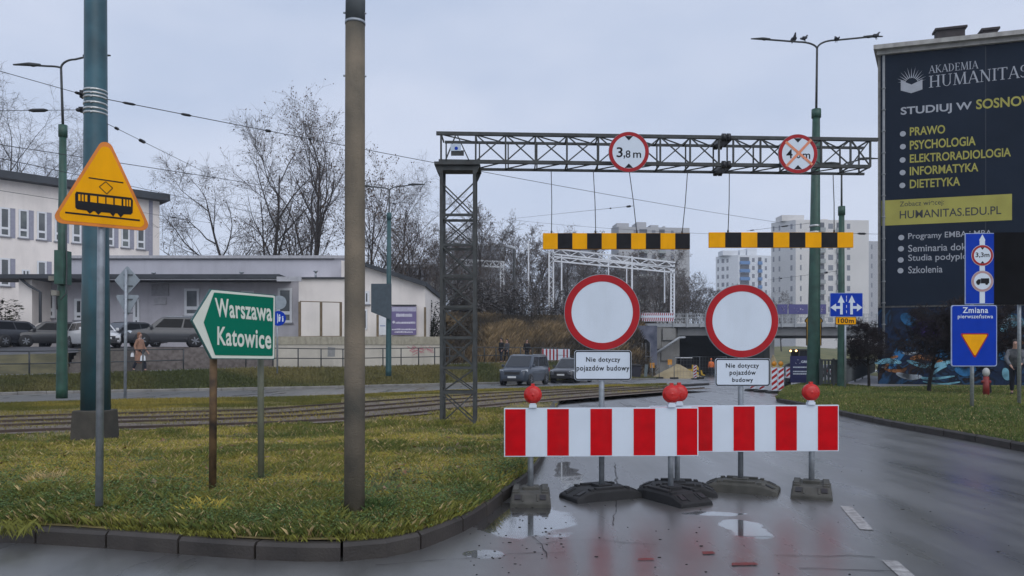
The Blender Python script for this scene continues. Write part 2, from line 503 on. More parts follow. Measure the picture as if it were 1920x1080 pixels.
def radial_strip(curves, pxs, rows):
    """a sheet between consecutive curves, each px -> (Y, z); columns run along lines of sight only to share their ends"""
    V = []; nrow = 0
    for i in range(len(curves) - 1):
        k = rows[i]
        ts = [j / k for j in range(k)] + ([1.0] if i == len(curves) - 2 else [])
        for t in ts:
            for px in pxs:
                Ya, za = curves[i](px); Yb, zb = curves[i + 1](px)
                Y = Ya + (Yb - Ya) * t; z = za + (zb - za) * t
                V.append(((px - 960) / F * Y, Y, z))
            nrow += 1
    n = len(pxs)
    Fc = [(j * n + i, j * n + i + 1, (j + 1) * n + i + 1, (j + 1) * n + i) for j in range(nrow - 1) for i in range(n - 1)]
    mb = MB(); mb.smooth = True; mb.add(V, Fc); return mb

def kerb_line(name, pts, inside, w=0.16, h=0.13, mat=None, step=1.0, gap=0.010):
    """kerbstones along the plan polyline pts; inside = +1 if the raised ground is on the left of the walk"""
    pts = [Vector(p) for p in pts]
    seg = []; 
    L = [0]
    for a, b in zip(pts, pts[1:]): L.append(L[-1] + (b - a).length)
    def at(s):
        for i in range(len(pts) - 1):
            if s <= L[i + 1] or i == len(pts) - 2:
                t = (s - L[i]) / max(1e-6, L[i + 1] - L[i])
                p = pts[i].lerp(pts[i + 1], t); d = (pts[i + 1] - pts[i]).normalized()
                return p, d
    mb = MB(); s = 0.0
    while s < L[-1] - 0.05:
        e = min(s + step, L[-1])
        jz = random.uniform(-0.006, 0.006); 
        mids = [s + gap, (s + e) / 2, e - gap]
        ring = []
        for q in mids:
            p, d = at(q)
            p = Vector((p.x, p.y, prof(p.y)))
            nrm = Vector((-d.y, d.x, 0)).normalized() * inside
            ring.append((p - Vector((0, 0, 0.12)), p + Vector((0, 0, h - 0.025 + jz)), p + nrm * 0.025 + Vector((0, 0, h + jz)), p + nrm * w + Vector((0, 0, h + jz)), p + nrm * w - Vector((0, 0, 0.12))))
        vs = [v for r in ring for v in r]
        fs = []
        for i in range(2):
            for k in range(5):
                fs.append((i * 5 + k, i * 5 + (k + 1) % 5, (i + 1) * 5 + (k + 1) % 5, (i + 1) * 5 + k))
        fs += [(4, 3, 2, 1, 0), (10, 11, 12, 13, 14)]
        mb.add(vs, fs); s = e
    return struct(mb.build(name, mat or m_kerb))

def densify(pts, it=2):
    """corner-cutting, keeps the ends"""
    pts = [Vector(p) for p in pts]
    for _ in range(it):
        out = [pts[0]]
        for a, b in zip(pts, pts[1:]):
            out += [a.lerp(b, 0.25), a.lerp(b, 0.75)]
        out.append(pts[-1]); pts = out
    return pts

# ---- lawn island with the tram tracks
kA = [(-1500, 985), (-700, 995), (-250, 1006), (0, 1016), (180, 1027), (347, 1040), (460, 1049), (572, 1054), (660, 1053), (735, 1045), (800, 1028), (845, 1008), (880, 992), (914, 968), (938, 946), (960, 930), (994, 902), (1024, 857), (1036, 800), (1044, 762), (1056, 752), (1080, 745.5), (1130, 739), (1205, 731.5), (1260, 726.5), (1330, 722)]
kA_pts = densify([on_road(*p) for p in kA], 1)
kerb_line("kerb", kA_pts, 1, step=.66)
front_A = interp([((p.x / p.y) * F + 960, p.y + 0.0, prof(p.y) + 0.115) for p in kA_pts])
back_raw = [(-1500, 800), (-700, 789), (-250, 768), (0, 762), (200, 756), (400, 752), (640, 746.5), (740, 742.5), (900, 736), (1020, 730), (1150, 725.5), (1260, 722.5), (1330, 720.8)]
back_pts = densify([on_road(*p) for p in back_raw], 1)
back_A = interp([((p.x / p.y) * F + 960, p.y, prof(p.y) + 0.03) for p in back_pts])
kerb_line("kerb", back_pts, -1, mat=m_kerb_far, h=0.04)
def lawn_z(px, Y):
    Yf = front_A(px)[0]
    m = 0.13 * (1 - math.exp(-max(0, Y - Yf) / 0.6)) * (1 - float(smooth(10.2, 13.0, Y)))
    w = 0.025 * math.sin(Y * 1.9 + px * 0.011) * math.sin(px * 0.017 - Y) * min(1, max(0, Y - Yf) * 2)
    return prof(Y) + 0.115 + m + w - 0.09 * float(smooth(-2.2, 0, Y - back_A(px)[0]))
pxs = list(range(-1500, -400, 60)) + list(range(-400, 1331, 8)) + [1330]
mb = MB(); mb.smooth = True
K = 46
V = []
for j in range(K + 1):
    t = (j / K) ** 1.8
    for px in pxs:
        Ya = front_A(px)[0] + 0.10; Yb = max(back_A(px)[0] - 0.05, Ya + 0.02)
        Y = Ya + (Yb - Ya) * t
        V.append(((px - 960) / F * Y, Y, lawn_z(px, Y)))
n = len(pxs)
mb.add(V, [(j * n + i, j * n + i + 1, (j + 1) * n + i + 1, (j + 1) * n + i) for j in range(K) for i in range(n - 1)])
struct(mb.build("lawn_soil", m_soil))

# ---- tram tracks
r1 = [(-1200, 880), (-500, 830), (0, 803), (220, 797), (430, 791), (640, 782), (740, 773), (880, 760), (1000, 748.5), (1130, 738), (1240, 730.5), (1320, 725)]
def on_rail(px, py):
    Y = 20.0
    for _ in range(40): Y = (CH - prof(Y) - .20) * F / (py - HZ)
    return Vector(((px - 960) / F * Y, Y, prof(Y)))
R1 = densify([on_rail(*p) for p in r1], 2)
def offset_line(pts, d):
    out = []
    for i, p in enumerate(pts):
        a = pts[max(0, i - 1)]; b = pts[min(len(pts) - 1, i + 1)]
        t = (b - a); t.z = 0; t.normalize()
        q = p + Vector((-t.y, t.x, 0)) * d
        out.append(Vector((q.x, q.y, prof(q.y))))
    return out
def ribbon(mb, pa, pb, dz):
    k = len(pa)
    vs = [p + Vector((0, 0, dz)) for p in pa] + [p + Vector((0, 0, dz)) for p in pb]
    mb.add(vs, [(i, i + 1, k + i + 1, k + i) for i in range(k - 1)])
mb = MB()
cols = [offset_line(R1, d) for d in np.linspace(-0.40, 4.55, 9)]
for a, b in zip(cols, cols[1:]): ribbon(mb, a, b, 0.130)
struct(mb.build("ballast", m_ballast))
m_rail = M("rusty_rail", (0.062, 0.042, 0.032), 0.75, 0.0, var=0.3, scale=3)
tr = thing("tram_track", "near tram track of rusty rails crossing the lawn in ballast", "tram track", (0, 0, 0), group="tram tracks")
tr2 = thing("tram_track", "far tram track of rusty rails next to the wet carriageway", "tram track", (0, 0, 0), group="tram tracks")
m_sleeper = M("dark_sleeper", (0.05, 0.043, 0.038), 0.85)
for root, d0 in ((tr, 0.0), (tr2, 2.6)):
    for d in (d0, d0 + 1.435):
        ln = offset_line(R1, d); mb = MB()
        a = offset_line(R1, d - 0.035); b = offset_line(R1, d + 0.035)
        k = len(a)
        vs = [p + Vector((0, 0, 0.12)) for p in a] + [p + Vector((0, 0, 0.178)) for p in a] + [p + Vector((0, 0, 0.178)) for p in b] + [p + Vector((0, 0, 0.12)) for p in b]
        for i in range(k - 1):
            for q in range(3): mb.add([vs[q * k + i], vs[q * k + i + 1], vs[(q + 1) * k + i + 1], vs[(q + 1) * k + i]], [(0, 1, 2, 3)])
        mb.build("rail", m_rail, root)

# ---- left bank: carriageway kerb, grass, footpath, brown slope
c4_raw = [(-1500, 782), (-700, 768), (-250, 750), (0, 741), (260, 735), (480, 731), (640, 727.5), (740, 724.3), (900, 720.8), (1060, 716.5), (1160, 713.5), (1230, 711.5)]
c4 = densify([on_road(*p) for p in c4_raw], 1)
kerb_line("kerb", c4, 1, mat=m_kerb_far, h=0.12, w=0.3)
C4 = interp([((p.x / p.y) * F + 960, p.y + 0.1, prof(p.y) + 0.10) for p in c4])
FEN = interp([(-1500, 21.5, .5), (-700, 25.0, .6), (-250, 29.3, .68), (55, 32.6, .69), (260, 36, .78), (480, 40, .93), (640, 43.4, .90), (800, 46.0, 1.0), (900, 50, 1.1), (1060, 58, 1.15), (1150, 66, .5), (1200, 76, -.3), (1230, 80, -.7)])
def fen_at(px, dY=0.0):
    Y, z = FEN(px); Y += dY
    return Vector(((px - 960) / F * Y, Y, z))
BANKMID = lambda px: [0.45 * C4(px)[0] + 0.55 * FEN(px)[0], C4(px)[1] * 0.38 + FEN(px)[1] * 0.62]
def FEN0(px): Y, z = FEN(px); return [Y - 0.35, z]
pxb = list(range(-1500, 1231, 15))
struct(radial_strip([C4, BANKMID, FEN0], pxb, [4, 4]).build("grass_bank", m_turf))
def PATHB(px):
    Y, z = FEN(px); return [Y + 2.4, z + 0.03]
struct(radial_strip([FEN0, PATHB], pxb, [2]).build("footpath", m_path))
# plateau with the car park
EDGE = interp([(-1500, 24, 1.35), (-700, 27.6, 1.45), (0, 36.6, 1.62), (110, 37.4, 1.7), (128, 37.6, 1.72), (232, 38.8, 1.95), (270, 39.4, 2.02), (510, 43.6, 2.05), (515, 44.4, 2.68), (830, 48.3, 2.82), (900, 54.5, 2.6)])
def PATHB2(px): Y, z = PATHB(px); return [Y, z]
LOT = interp([(-1500, 30, 1.9), (-700, 36, 2.0), (0, 41.0, 2.08), (270, 43, 2.12), (510, 46.5, 2.12), (515, 46.5, 2.72), (900, 56, 2.8)])
LOT2 = interp([(-1500, 80, 2.2), (0, 75, 2.2), (510, 70, 2.2), (515, 70, 2.8), (830, 62, 3.0), (900, 62, 3.0)])
m_lot = M("car_park_asphalt", (0.075, 0.075, 0.08), 0.5, var=0.2, scale=0.8)
struct(radial_strip([PATHB2, EDGE], list(range(-1500, 120, 15)) + [128], [3]).build("grass_slope", M("olive_slope", (.060, .055, .028), .95, c2=(.125, .11, .052), scale=1.2, bump=.8, bscale=9)))
struct(radial_strip([EDGE, LOT, LOT2], list(range(-1500, 510, 30)) + [510], [2, 3]).build("car_park", m_lot))
struct(radial_strip([EDGE, LOT, LOT2], list(range(515, 830, 30)) + [830], [2, 3]).build("yard", m_turf))
# railway embankment
CREST = interp([(300, 74, 5.0), (700, 70, 5.0), (830, 66, 5.0), (900, 68, 5.05), (1060, 75, 5.2), (1205, 84, 5.35), (1230, 86, 5.35)])
def EB(px): Y, z = PATHB(px); return [Y, z]
def EBM(px):
    a = EB(px); c = CREST(px); return [a[0] * .45 + c[0] * .55, a[1] * .36 + c[1] * .64]
def TOP2(px): return [CREST(px)[0] + 22, CREST(px)[1]]
def BACK(px): return [CREST(px)[0] + 34, -1.4]
struct(radial_strip([EB, EBM, CREST, TOP2, BACK], list(range(832, 1231, 7)), [6, 6, 2, 2]).build("railway_embankment", m_brush))
struct(radial_strip([CREST, TOP2, BACK], list(range(300, 840, 20)), [2, 2]).build("railway_embankment", m_brush))

# ---- right verge
kB = [(2900, 1010), (2300, 915), (2100, 880), (1920, 848), (1800, 824), (1700, 806), (1620, 789), (1570, 778), (1520, 766), (1480, 758.5), (1458, 754.5)]
kB_pts = densify([on_road(*p) for p in kB], 1)
far_side = [on_road(1455, 750), on_road(1463, 744), on_road(1480, 738.5), on_road(1515, 731.5), on_road(1550, 726)]
kB_all = kB_pts + far_side
kerb_line("kerb", kB_all, -1, h=0.13)
def pxof(p): return p.x / p.y * F + 960
front_B = interp([(pxof(p), p.y, 0) for p in kB_pts])
back_B = interp([(pxof(p), p.y, 0) for p in far_side] + [(1456, 25.9, 0), (1600, 60, 0), (1640, 66, 0), (1700, 66, 0), (2900, 50, 0)])
def verge_z(px, Y):
    s = float(smooth(0, 7, Y - front_B(px)[0]))
    return prof(Y) * (1 - s) + 0.12 + 0.13 * s
pxs = list(range(1457, 2000, 6)) + list(range(2000, 2901, 60)) + [2900]
mb = MB(); mb.smooth = True; V = []
for j in range(31):
    t = (j / 30) ** 1.6
    for px in pxs:
        Ya = front_B(px)[0] + 0.12; Yb = max(back_B(px)[0], Ya + 0.05)
        Y = Ya + (Yb - Ya) * t
        z = verge_z(px, Y)
        if j == 30: z -= 1.6
        V.append(((px - 960) / F * Y, Y, z))
n = len(pxs)
mb.add(V, [(j * n + i, j * n + i + 1, (j + 1) * n + i + 1, (j + 1) * n + i) for j in range(30) for i in range(n - 1)])
struct(mb.build("verge_soil", m_turf))
# pavement in front of the mural wall
mb = MB()
pv = [P(1578, 0, 33.2), P(1640, 0, 31.2), P(1720, 0, 31.6), P(1760, 0, 33.0), P(1735, 0, 33.9), P(1662, 0, 34.6), P(1650, 0, 48), P(1612, 0, 56), P(1592, 0, 46)]
mb.poly([(p.x, p.y, 0.256) for p in pv])
struct(mb.build("pavement", m_path))

# ---- water standing on the road, cracks, paint
m_crack = M("tar_crack", (0.014, 0.013, 0.013), 0.5)
def crack(pxys, w, seed):
    r = np.random.default_rng(seed); pts = []
    raw = [on_road(*p) for p in pxys]
    for a, b in zip(raw, raw[1:]):
        k = max(2, int((b - a).length / 0.12))
        for i in range(k): pts.append(a.lerp(b, i / k) + Vector((r.normal() * .012, r.normal() * .012, 0)))
    pts.append(raw[-1])
    mb = MB(); A = []; B = []
    for i, p in enumerate(pts):
        t = (pts[min(i + 1, len(pts) - 1)] - pts[max(i - 1, 0)]).normalized(); nn = Vector((-t.y, t.x, 0))
        ww = w * r.uniform(.1, .8)
        A.append(Vector((*(p + nn * ww).xy, prof(p.y) + .005))); B.append(Vector((*(p - nn * ww).xy, prof(p.y) + .005)))
    ribbon(mb, B, A, 0); struct(mb.build("road_crack", m_crack))
crack([(1152, 868), (1157, 900), (1155, 940), (1150, 985)], .012, 1)
crack([(1005, 1020), (1040, 1016), (1110, 1012), (1230, 1022)], .006, 2)
crack([(1440, 1040), (1520, 1043), (1640, 1045)], .008, 3)
crack([(1500, 1066), (1600, 1069), (1690, 1072)], .008, 4)
crack([(1000, 1005), (1020, 1030), (1025, 1045)], .006, 5)
crack([(700, 1062), (840, 1050), (960, 1040), (1060, 1036)], .006, 6)
m_paint = M("worn_road_paint", (0.46, 0.45, 0.44), 0.55, c2=(0.22, 0.21, 0.205), scale=14, bump=0.2)
for a, b, w in (((1586, 950), (1625, 994), .055), ((1668, 1052), (1712, 1092), .055)):
    pa = on_road(*a); pb = on_road(*b); t = (pb - pa).normalized(); nn = Vector((-t.y, t.x, 0)) * w
    mb = MB(); mb.poly([p + Vector((0, 0, .005)) for p in (pa - nn, pa + nn, pb + nn, pb - nn)][::-1])
    struct(mb.build("road_marking", m_paint))
# fine litter scraps on the tarmac
m_scrap = M("red_film_scrap", (0.16, 0.014, 0.010), 0.45, var=0.2)
for i, (px, py, w, h) in enumerate(((1395, 1059, .20, .07), (1211, 1050, .13, .04), (1328, 1038, .10, .08))):
    p = on_road(px, py); mb = MB()
    mb.add([p + Vector(q) for q in ((-w / 2, -h * .5, .006), (w / 2, -h * .3, .008), (w / 2 * .9, h * .5, .009), (0, h * .35, .011), (-w / 2 * .8, h * .4, .008))], [(0, 1, 2, 3, 4)])
    o = mb.build("plastic_scrap", m_scrap)
    tag(o, ["flat red plastic scrap lying nearest the bottom edge of the wet road", "small red plastic scrap lying left of the other scraps on the road", "folded red plastic scrap lying farthest from us on the wet road"][i], "scrap", "red scraps on the wet road")
m_clod = M("dark_clod", (0.02, 0.018, 0.016), 0.9)
mb = MB(); r = np.random.default_rng(5)
for i in range(130):
    px = r.uniform(880, 1900); py = r.uniform(880, 1078)
    if r.random() < 0.5: px, py = r.uniform(880, 1060), r.uniform(945, 1060)
    p = on_road(px, py); s = r.uniform(.003, .009)
    mb.sphere(p + Vector((0, 0, s * .3)), (s * r.uniform(.8, 2.2), s, s * .5), 6, 4)
stuff(mb.build("grit", m_clod), "dark clods and crumbs of dirt scattered on the wet road", "grit")

# ------------------------------------------------------------------ grass
def vnoise(x, y, seed):
    r = np.random.default_rng(seed); g = r.random((64, 64))
    xi = np.floor(x).astype(int); yi = np.floor(y).astype(int); fx = x - xi; fy = y - yi
    fx = fx * fx * (3 - 2 * fx); fy = fy * fy * (3 - 2 * fy)
    a = g[xi % 64, yi % 64]; b = g[(xi + 1) % 64, yi % 64]; c = g[xi % 64, (yi + 1) % 64]; d = g[(xi + 1) % 64, (yi + 1) % 64]
    return (a * (1 - fx) + b * fx) * (1 - fy) + (c * (1 - fx) + d * fx) * fy
def fbm(x, y, seed):
    return (vnoise(x, y, seed) + .5 * vnoise(x * 2.1, y * 2.1, seed + 1) + .25 * vnoise(x * 4.3, y * 4.3, seed + 2)) / 1.75
GREEN = np.array((0.185, 0.190, 0.042)); DARK = np.array((0.060, 0.105, 0.028)); YEL = np.array((0.58, 0.45, 0.095)); TAN = np.array((0.60, 0.45, 0.22)); LIME = np.array((0.32, 0.32, 0.06))
def blades(X, Y, Z, hgt, wid, tint, r, bend=0.5):
    n = len(X); a = r.uniform(0, 2 * np.pi, n); b = r.uniform(0, 2 * np.pi, n)
    dx, dy = np.cos(a) * wid / 2, np.sin(a) * wid / 2
    k = bend * hgt * r.uniform(.2, 1.3, n); lx, ly = np.cos(b) * k, np.sin(b) * k
    V = np.empty((n, 4, 3)); 
    V[:, 0] = np.c_[X - dx, Y - dy, Z - .01]; V[:, 1] = np.c_[X + dx, Y + dy, Z - .01]
    V[:, 2] = np.c_[X + dx * .7 + lx * .35, Y + dy * .7 + ly * .35, Z + hgt * .6]
    V[:, 3] = np.c_[X + lx, Y + ly, Z + hgt]
    Q = np.arange(n)[:, None] * 4 + np.array([0, 1, 2, 3])[None]
    return V.reshape(-1, 3), Q, np.repeat(tint, 4, axis=0)
def leaflets(X, Y, Z, size, tint, r):
    n = len(X); a = r.uniform(0, 2 * np.pi, n); tl = r.uniform(-.5, .5, (n, 2))
    ca, sa = np.cos(a), np.sin(a)
    V = np.empty((n, 4, 3))
    for i, (u, v) in enumerate(((-1, 0), (0, -.45), (1, 0), (0, .45))):
        x = (u * ca - v * sa) * size; y = (u * sa + v * ca) * size
        V[:, i] = np.c_[X + x, Y + y, Z + x * tl[:, 0] + y * tl[:, 1]]
    Q = np.arange(n)[:, None] * 4 + np.array([0, 1, 2, 3])[None]
    return V.reshape(-1, 3), Q, np.repeat(tint, 4, axis=0)
def mixc(a, b, t): return a[None] * (1 - t[:, None]) + b[None] * t[:, None]
gm = vcol_mat("grass_blades")
fA_px = np.array(sorted([pxof(p) for p in kA_pts])); fA_Y = np.array([front_A(p)[0] for p in fA_px]); 
r1_px = np.array([pxof(p) for p in R1]); r1_Y = np.array([p.y for p in R1])
def lawnzv(px, Y):
    Yf = np.interp(px, fA_px, fA_Y); prf = profv(Y)
    m = 0.13 * (1 - np.exp(-np.maximum(0, Y - Yf) / 0.6)) * (1 - smooth(10.2, 13.0, Y))
    w = 0.025 * np.sin(Y * 1.9 + px * 0.011) * np.sin(px * 0.017 - Y) * np.minimum(1, np.maximum(0, Y - Yf) * 2)
    return prf + .115 + m + w
def lawn_grass():
    r = np.random.default_rng(11); VV = []; QQ = []; TT = []; base = 0
    def put(res):
        nonlocal base
        v, q, t = res; VV.append(v); QQ.append(q + base); TT.append(t); base += len(v)
    n = 340000
    px = r.uniform(-180, 1045, n)
    Yf = np.interp(px, fA_px, fA_Y) + .13
    Yn = np.minimum(np.interp(px, r1_px, r1_Y) - .35, 26)
    ok = Yn > Yf + .02; px, Yf, Yn = px[ok], Yf[ok], Yn[ok]; n = len(px)
    # even in the depth's inverse square root: more blades where they show larger
    u = r.random(n); e = -0.8
    Y = (Yf ** e * (1 - u) + Yn ** e * u) ** (1 / e)
    X = (px - 960) / F * Y; Z = lawnzv(px, Y)
    edge = Y - Yf
    side = np.where(px > 930, np.clip((1030 - px) / 90, 0, 1), 1)
    f1 = fbm(X * .55 + 9, Y * .7 + 3, 21); f2 = fbm(X * 1.6, Y * 1.6, 31); f3 = fbm(X * 5, Y * 5, 41)
    lush = np.clip(smooth(.44, .60, f2) * .85 + .9 * np.exp(-edge / .55) * (px < 900), 0, 1)
    yel = smooth(.36, .56, f1) * (1 - .75 * lush)
    c = mixc(GREEN, DARK, r.random(n) * .8 * lush + .1)
    t = np.clip(yel * r.uniform(.5, 1.3, n), 0, 1)[:, None]
    c = c * (1 - t) + (LIME * .45 + YEL * .55)[None] * t
    dead = (r.random(n) < .10 + .16 * yel); c[dead] = TAN * r.uniform(.6, 1.1, (dead.sum(), 1))
    mud = smooth(.56, .66, fbm(X * .9 + 31, Y * .9 + 7, 131)) * (edge > .5)
    c *= r.uniform(.65, 1.3, (n, 1))
    h = (.030 + .055 * lush * r.random(n) + .03 * r.random(n)) * (.6 + .8 * f3) * (.45 + .55 * side)
    keep = r.random(n) < (1 - .8 * mud) * (.35 + .65 * np.clip(lush + f3, 0, 1)) * (.25 + .75 * side)
    X, Y, Z, h, c = X[keep], Y[keep], Z[keep], h[keep], c[keep]
    put(blades(X, Y, Z, h, (.0032 * np.maximum(1, Y / 6.5)), c, r, .85))
    # overhanging fringe along the kerb
    m = 9000; px = r.uniform(-180, 1000, m); Yf = np.interp(px, fA_px, fA_Y) + r.uniform(.07, .22, m); X = (px - 960) / F * Yf
    f2 = fbm(X * 3, Yf * 3, 35); kk = r.random(m) < smooth(.3, .6, f2); X, Yf, px = X[kk], Yf[kk], px[kk]
    put(blades(X, Yf, lawnzv(px, Yf), r.uniform(.015, .055, len(X)), .0032, mixc(GREEN, LIME, r.random(len(X))) * r.uniform(.5, 1.1, (len(X), 1)), r, 1.0))
    # broad-leaved herbs in clumps
    nc = 4600
    cpx = r.uniform(-150, 1010, nc); cYf = np.interp(cpx, fA_px, fA_Y) + .2
    cY = cYf + r.exponential(.75, nc) * (1 + (r.random(nc) < .35) * 4)
    ok = cY < np.minimum(np.interp(cpx, r1_px, r1_Y) - .6, 13.5); cpx, cY = cpx[ok], cY[ok]
    k = 34
    cx = (cpx - 960) / F * cY
    rad = r.uniform(.04, .16, len(cx))
    ang = r.uniform(0, 2 * np.pi, (len(cx), k)); rr = np.sqrt(r.random((len(cx), k))) * rad[:, None]
    lx = (cx[:, None] + rr * np.cos(ang)).ravel(); ly = (cY[:, None] + rr * np.sin(ang)).ravel()
    lpx = lx / ly * F + 960
    lz = lawnzv(lpx, ly) + (r.random(len(lx)) * .11 * np.repeat(rad / .16, k) + .012)
    fy = np.interp(lpx, fA_px, fA_Y); ok = ly > fy - .03
    tone = np.repeat(r.uniform(.6, 1.5, len(cx)), k)
    c = (mixc(np.array((.058, .110, .034)), np.array((.125, .175, .048)), r.random(len(lx)))) * tone[:, None] * r.uniform(.7, 1.25, (len(lx), 1))
    put(leaflets(lx[ok], ly[ok], lz[ok], r.uniform(.006, .016, ok.sum()), c[ok], r))
    # a few long yellow tussocks
    for (tx, ty, cc, m, hh) in ((385, 955, YEL, 90, .12), (350, 962, LIME, 90, .10), (415, 962, LIME, 90, .11), (90, 905, TAN, 120, .11), (60, 935, GREEN, 160, .12), (210, 950, GREEN, 160, .13), (30, 975, GREEN, 120, .11), (500, 935, GREEN, 120, .10), (870, 905, GREEN, 200, .12), (830, 790, GREEN, 200, .15), (885, 800, GREEN, 200, .14), (610, 975, GREEN, 200, .12), (705, 960, DARK, 240, .14)):
        Y0 = 1.28 * F / (ty - HZ)
        X0 = (tx - 960) / F * Y0
        x = X0 + r.normal(0, .09, m); y = Y0 + r.normal(0, .09, m); z = lawnzv(x / y * F + 960, y)
        put(blades(x, y, z, hh * r.uniform(.5, 1.1, m), np.full(m, .0042), cc[None] * r.uniform(.6, 1.3, (m, 1)), r, .8))
    # sparse grass on the tram verge and median
    n = 120000
    px = r.uniform(-150, 1250, n); Y0 = np.interp(px, r1_px, r1_Y); Yb = np.interp(px, [pxof(p) for p in back_pts], [p.y for p in back_pts]) - .3
    u = r.random(n)
    Yt0 = Y0 * 1.0 + 5.0 * np.where(px < 640, 1.12, 1.9)
    Y = np.where(r.random(n) < .20, Y0 + (Yt0 - Y0) * u, np.minimum(Yt0, Yb) + np.maximum(Yb - Yt0, 0) * u)
    ok = Y < Yb; px, Y = px[ok], Y[ok]; n = len(px)
    X = (px - 960) / F * Y; Z = profv(Y) + .12
    f1 = fbm(X * .4, Y * .4, 51); c = mixc(GREEN, YEL, .7 * smooth(.35, .7, f1)) * r.uniform(.4, .9, (n, 1))
    put(blades(X, Y, Z, r.uniform(.02, .07, n) * (.3 + 1.2 * f1), .011 * Y / 18, c, r, .6))
    o = quads_mesh("grass", np.concatenate(VV), np.concatenate(QQ), gm, np.concatenate(TT))
    stuff(o, "patchy green and yellow grass with broad leaved weeds covering the lawn island", "grass")
lawn_grass()
def verge_grass():
    r = np.random.default_rng(12); n = 120000
    px = r.uniform(1455, 2010, n); Yf = np.interp(px, [pxof(p) for p in kB_pts][::-1], [p.y for p in kB_pts][::-1]) + .13
    Yb = np.where(px < 1590, np.interp(px, [1455, 1463, 1480, 1515, 1550, 1600], [25, 28, 33, 37, 40, 36]), np.interp(px, [1590, 1650, 1760, 2010], [34, 31.2, 32.5, 32]))
    u = r.random(n); e = -.7; Y = (Yf ** e * (1 - u) + np.maximum(Yb, Yf + .1) ** e * u) ** (1 / e)
    X = (px - 960) / F * Y; s = smooth(0, 7, Y - Yf)
    Z = profv(Y) * (1 - s) + .12 + .13 * s
    f1 = fbm(X * .5, Y * .5, 61); f2 = fbm(X * 2, Y * 2, 71)
    c = mixc(np.array((.105, .150, .038)), np.array((.24, .25, .066)), smooth(.35, .65, f1) * r.random(n))
    dead = r.random(n) < .10; c[dead] = TAN * r.uniform(.5, 1, (dead.sum(), 1))
    c *= r.uniform(.6, 1.35, (n, 1))
    h = (.03 + .085 * f2 * r.random(n)) * (.6 + .8 * f1)
    v, q, t = blades(X, Y, Z, h, .0055 * Y / 8, c, r, .6)
    stuff(quads_mesh("grass", v, q, gm, t), "green grass covering the verge beside the mural wall", "grass")
verge_grass()
def bank_grass():
    r = np.random.default_rng(13); n = 90000
    px = r.uniform(-100, 1230, n)
    a = np.array([C4(p) for p in range(-110, 1241, 10)]); b = np.array([FEN0(p) for p in range(-110, 1241, 10)]); g = np.arange(-110, 1241, 10)
    Ya = np.interp(px, g, a[:, 0]); za = np.interp(px, g, a[:, 1]); Yb = np.interp(px, g, b[:, 0]); zb = np.interp(px, g, b[:, 1])
    Ym = .45 * Ya + .55 * Yb; zm = .38 * za + .62 * zb
    t = r.random(n); Y = Ya + (Yb - Ya) * t
    tm = (Ym - Ya) / (Yb - Ya)
    Z = np.where(t < tm, za + (zm - za) * t / tm, zm + (zb - zm) * (t - tm) / (1 - tm))
    X = (px - 960) / F * Y + .25; f1 = fbm(X * .25, Y * .25, 81)
    Y = Y + .25
    c = mixc(np.array((.085, .100, .034)), np.array((.215, .185, .070)), smooth(.3, .7, f1)) * r.uniform(.6, 1.25, (n, 1))
    v, q, tt = blades(X, Y, Z, r.uniform(.05, .16, n), np.full(n, .03), c, r, .6)
    stuff(quads_mesh("grass", v, q, gm, tt), "dull green grass covering the bank below the footpath railing", "grass")
bank_grass()
def fallen_leaves():
    r = np.random.default_rng(14); n = 300
    px = r.uniform(-50, 1000, n); Yf = np.interp(px, fA_px, fA_Y) + .25
    Y = Yf + r.random(n) ** 1.3 * 6
    x = (px - 960) / F * Y; z = lawnzv(px, Y) + .045
    c = mixc(np.array((.22, .085, .035)), np.array((.34, .24, .15)), r.random(n)) * r.uniform(.5, 1.1, (n, 1))
    v, q, t = leaflets(x, Y, z, r.uniform(.03, .065, n), c, r)
    stuff(quads_mesh("leaf_litter", v, q, gm, t), "brown fallen leaves scattered in the grass of the lawn island", "leaves")
fallen_leaves()
def brush():
    r = np.random.default_rng(15); n = 60000
    g = np.arange(830, 1231, 8); a = np.array([EB(p) for p in g]); b = np.array([EBM(p) for p in g]); d = np.array([CREST(p) for p in g])
    px = r.uniform(832, 1228, n); t = r.random(n) * 2
    I = lambda A, k: np.interp(px, g, A[:, k])
    Y = np.where(t < 1, I(a, 0) + (I(b, 0) - I(a, 0)) * t, I(b, 0) + (I(d, 0) - I(b, 0)) * (t - 1))
    Z = np.where(t < 1, I(a, 1) + (I(b, 1) - I(a, 1)) * t, I(b, 1) + (I(d, 1) - I(b, 1)) * (t - 1))
    X = (px - 960) / F * Y; f1 = fbm(X * .3, Z * .6, 91)
    c = mixc(np.array((.062, .050, .036)), np.array((.32, .225, .115)), smooth(.38, .66, f1) * r.uniform(.5, 1, n)) * r.uniform(.6, 1.3, (n, 1))
    v, q, tt = blades(X, Y, Z, r.uniform(.15, .75, n) * (.5 + f1), np.full(n, .045), c, r, .6)
    stuff(quads_mesh("undergrowth", v, q, gm, tt), "dry brown weeds and brush covering the railway embankment slope", "brush")
brush()
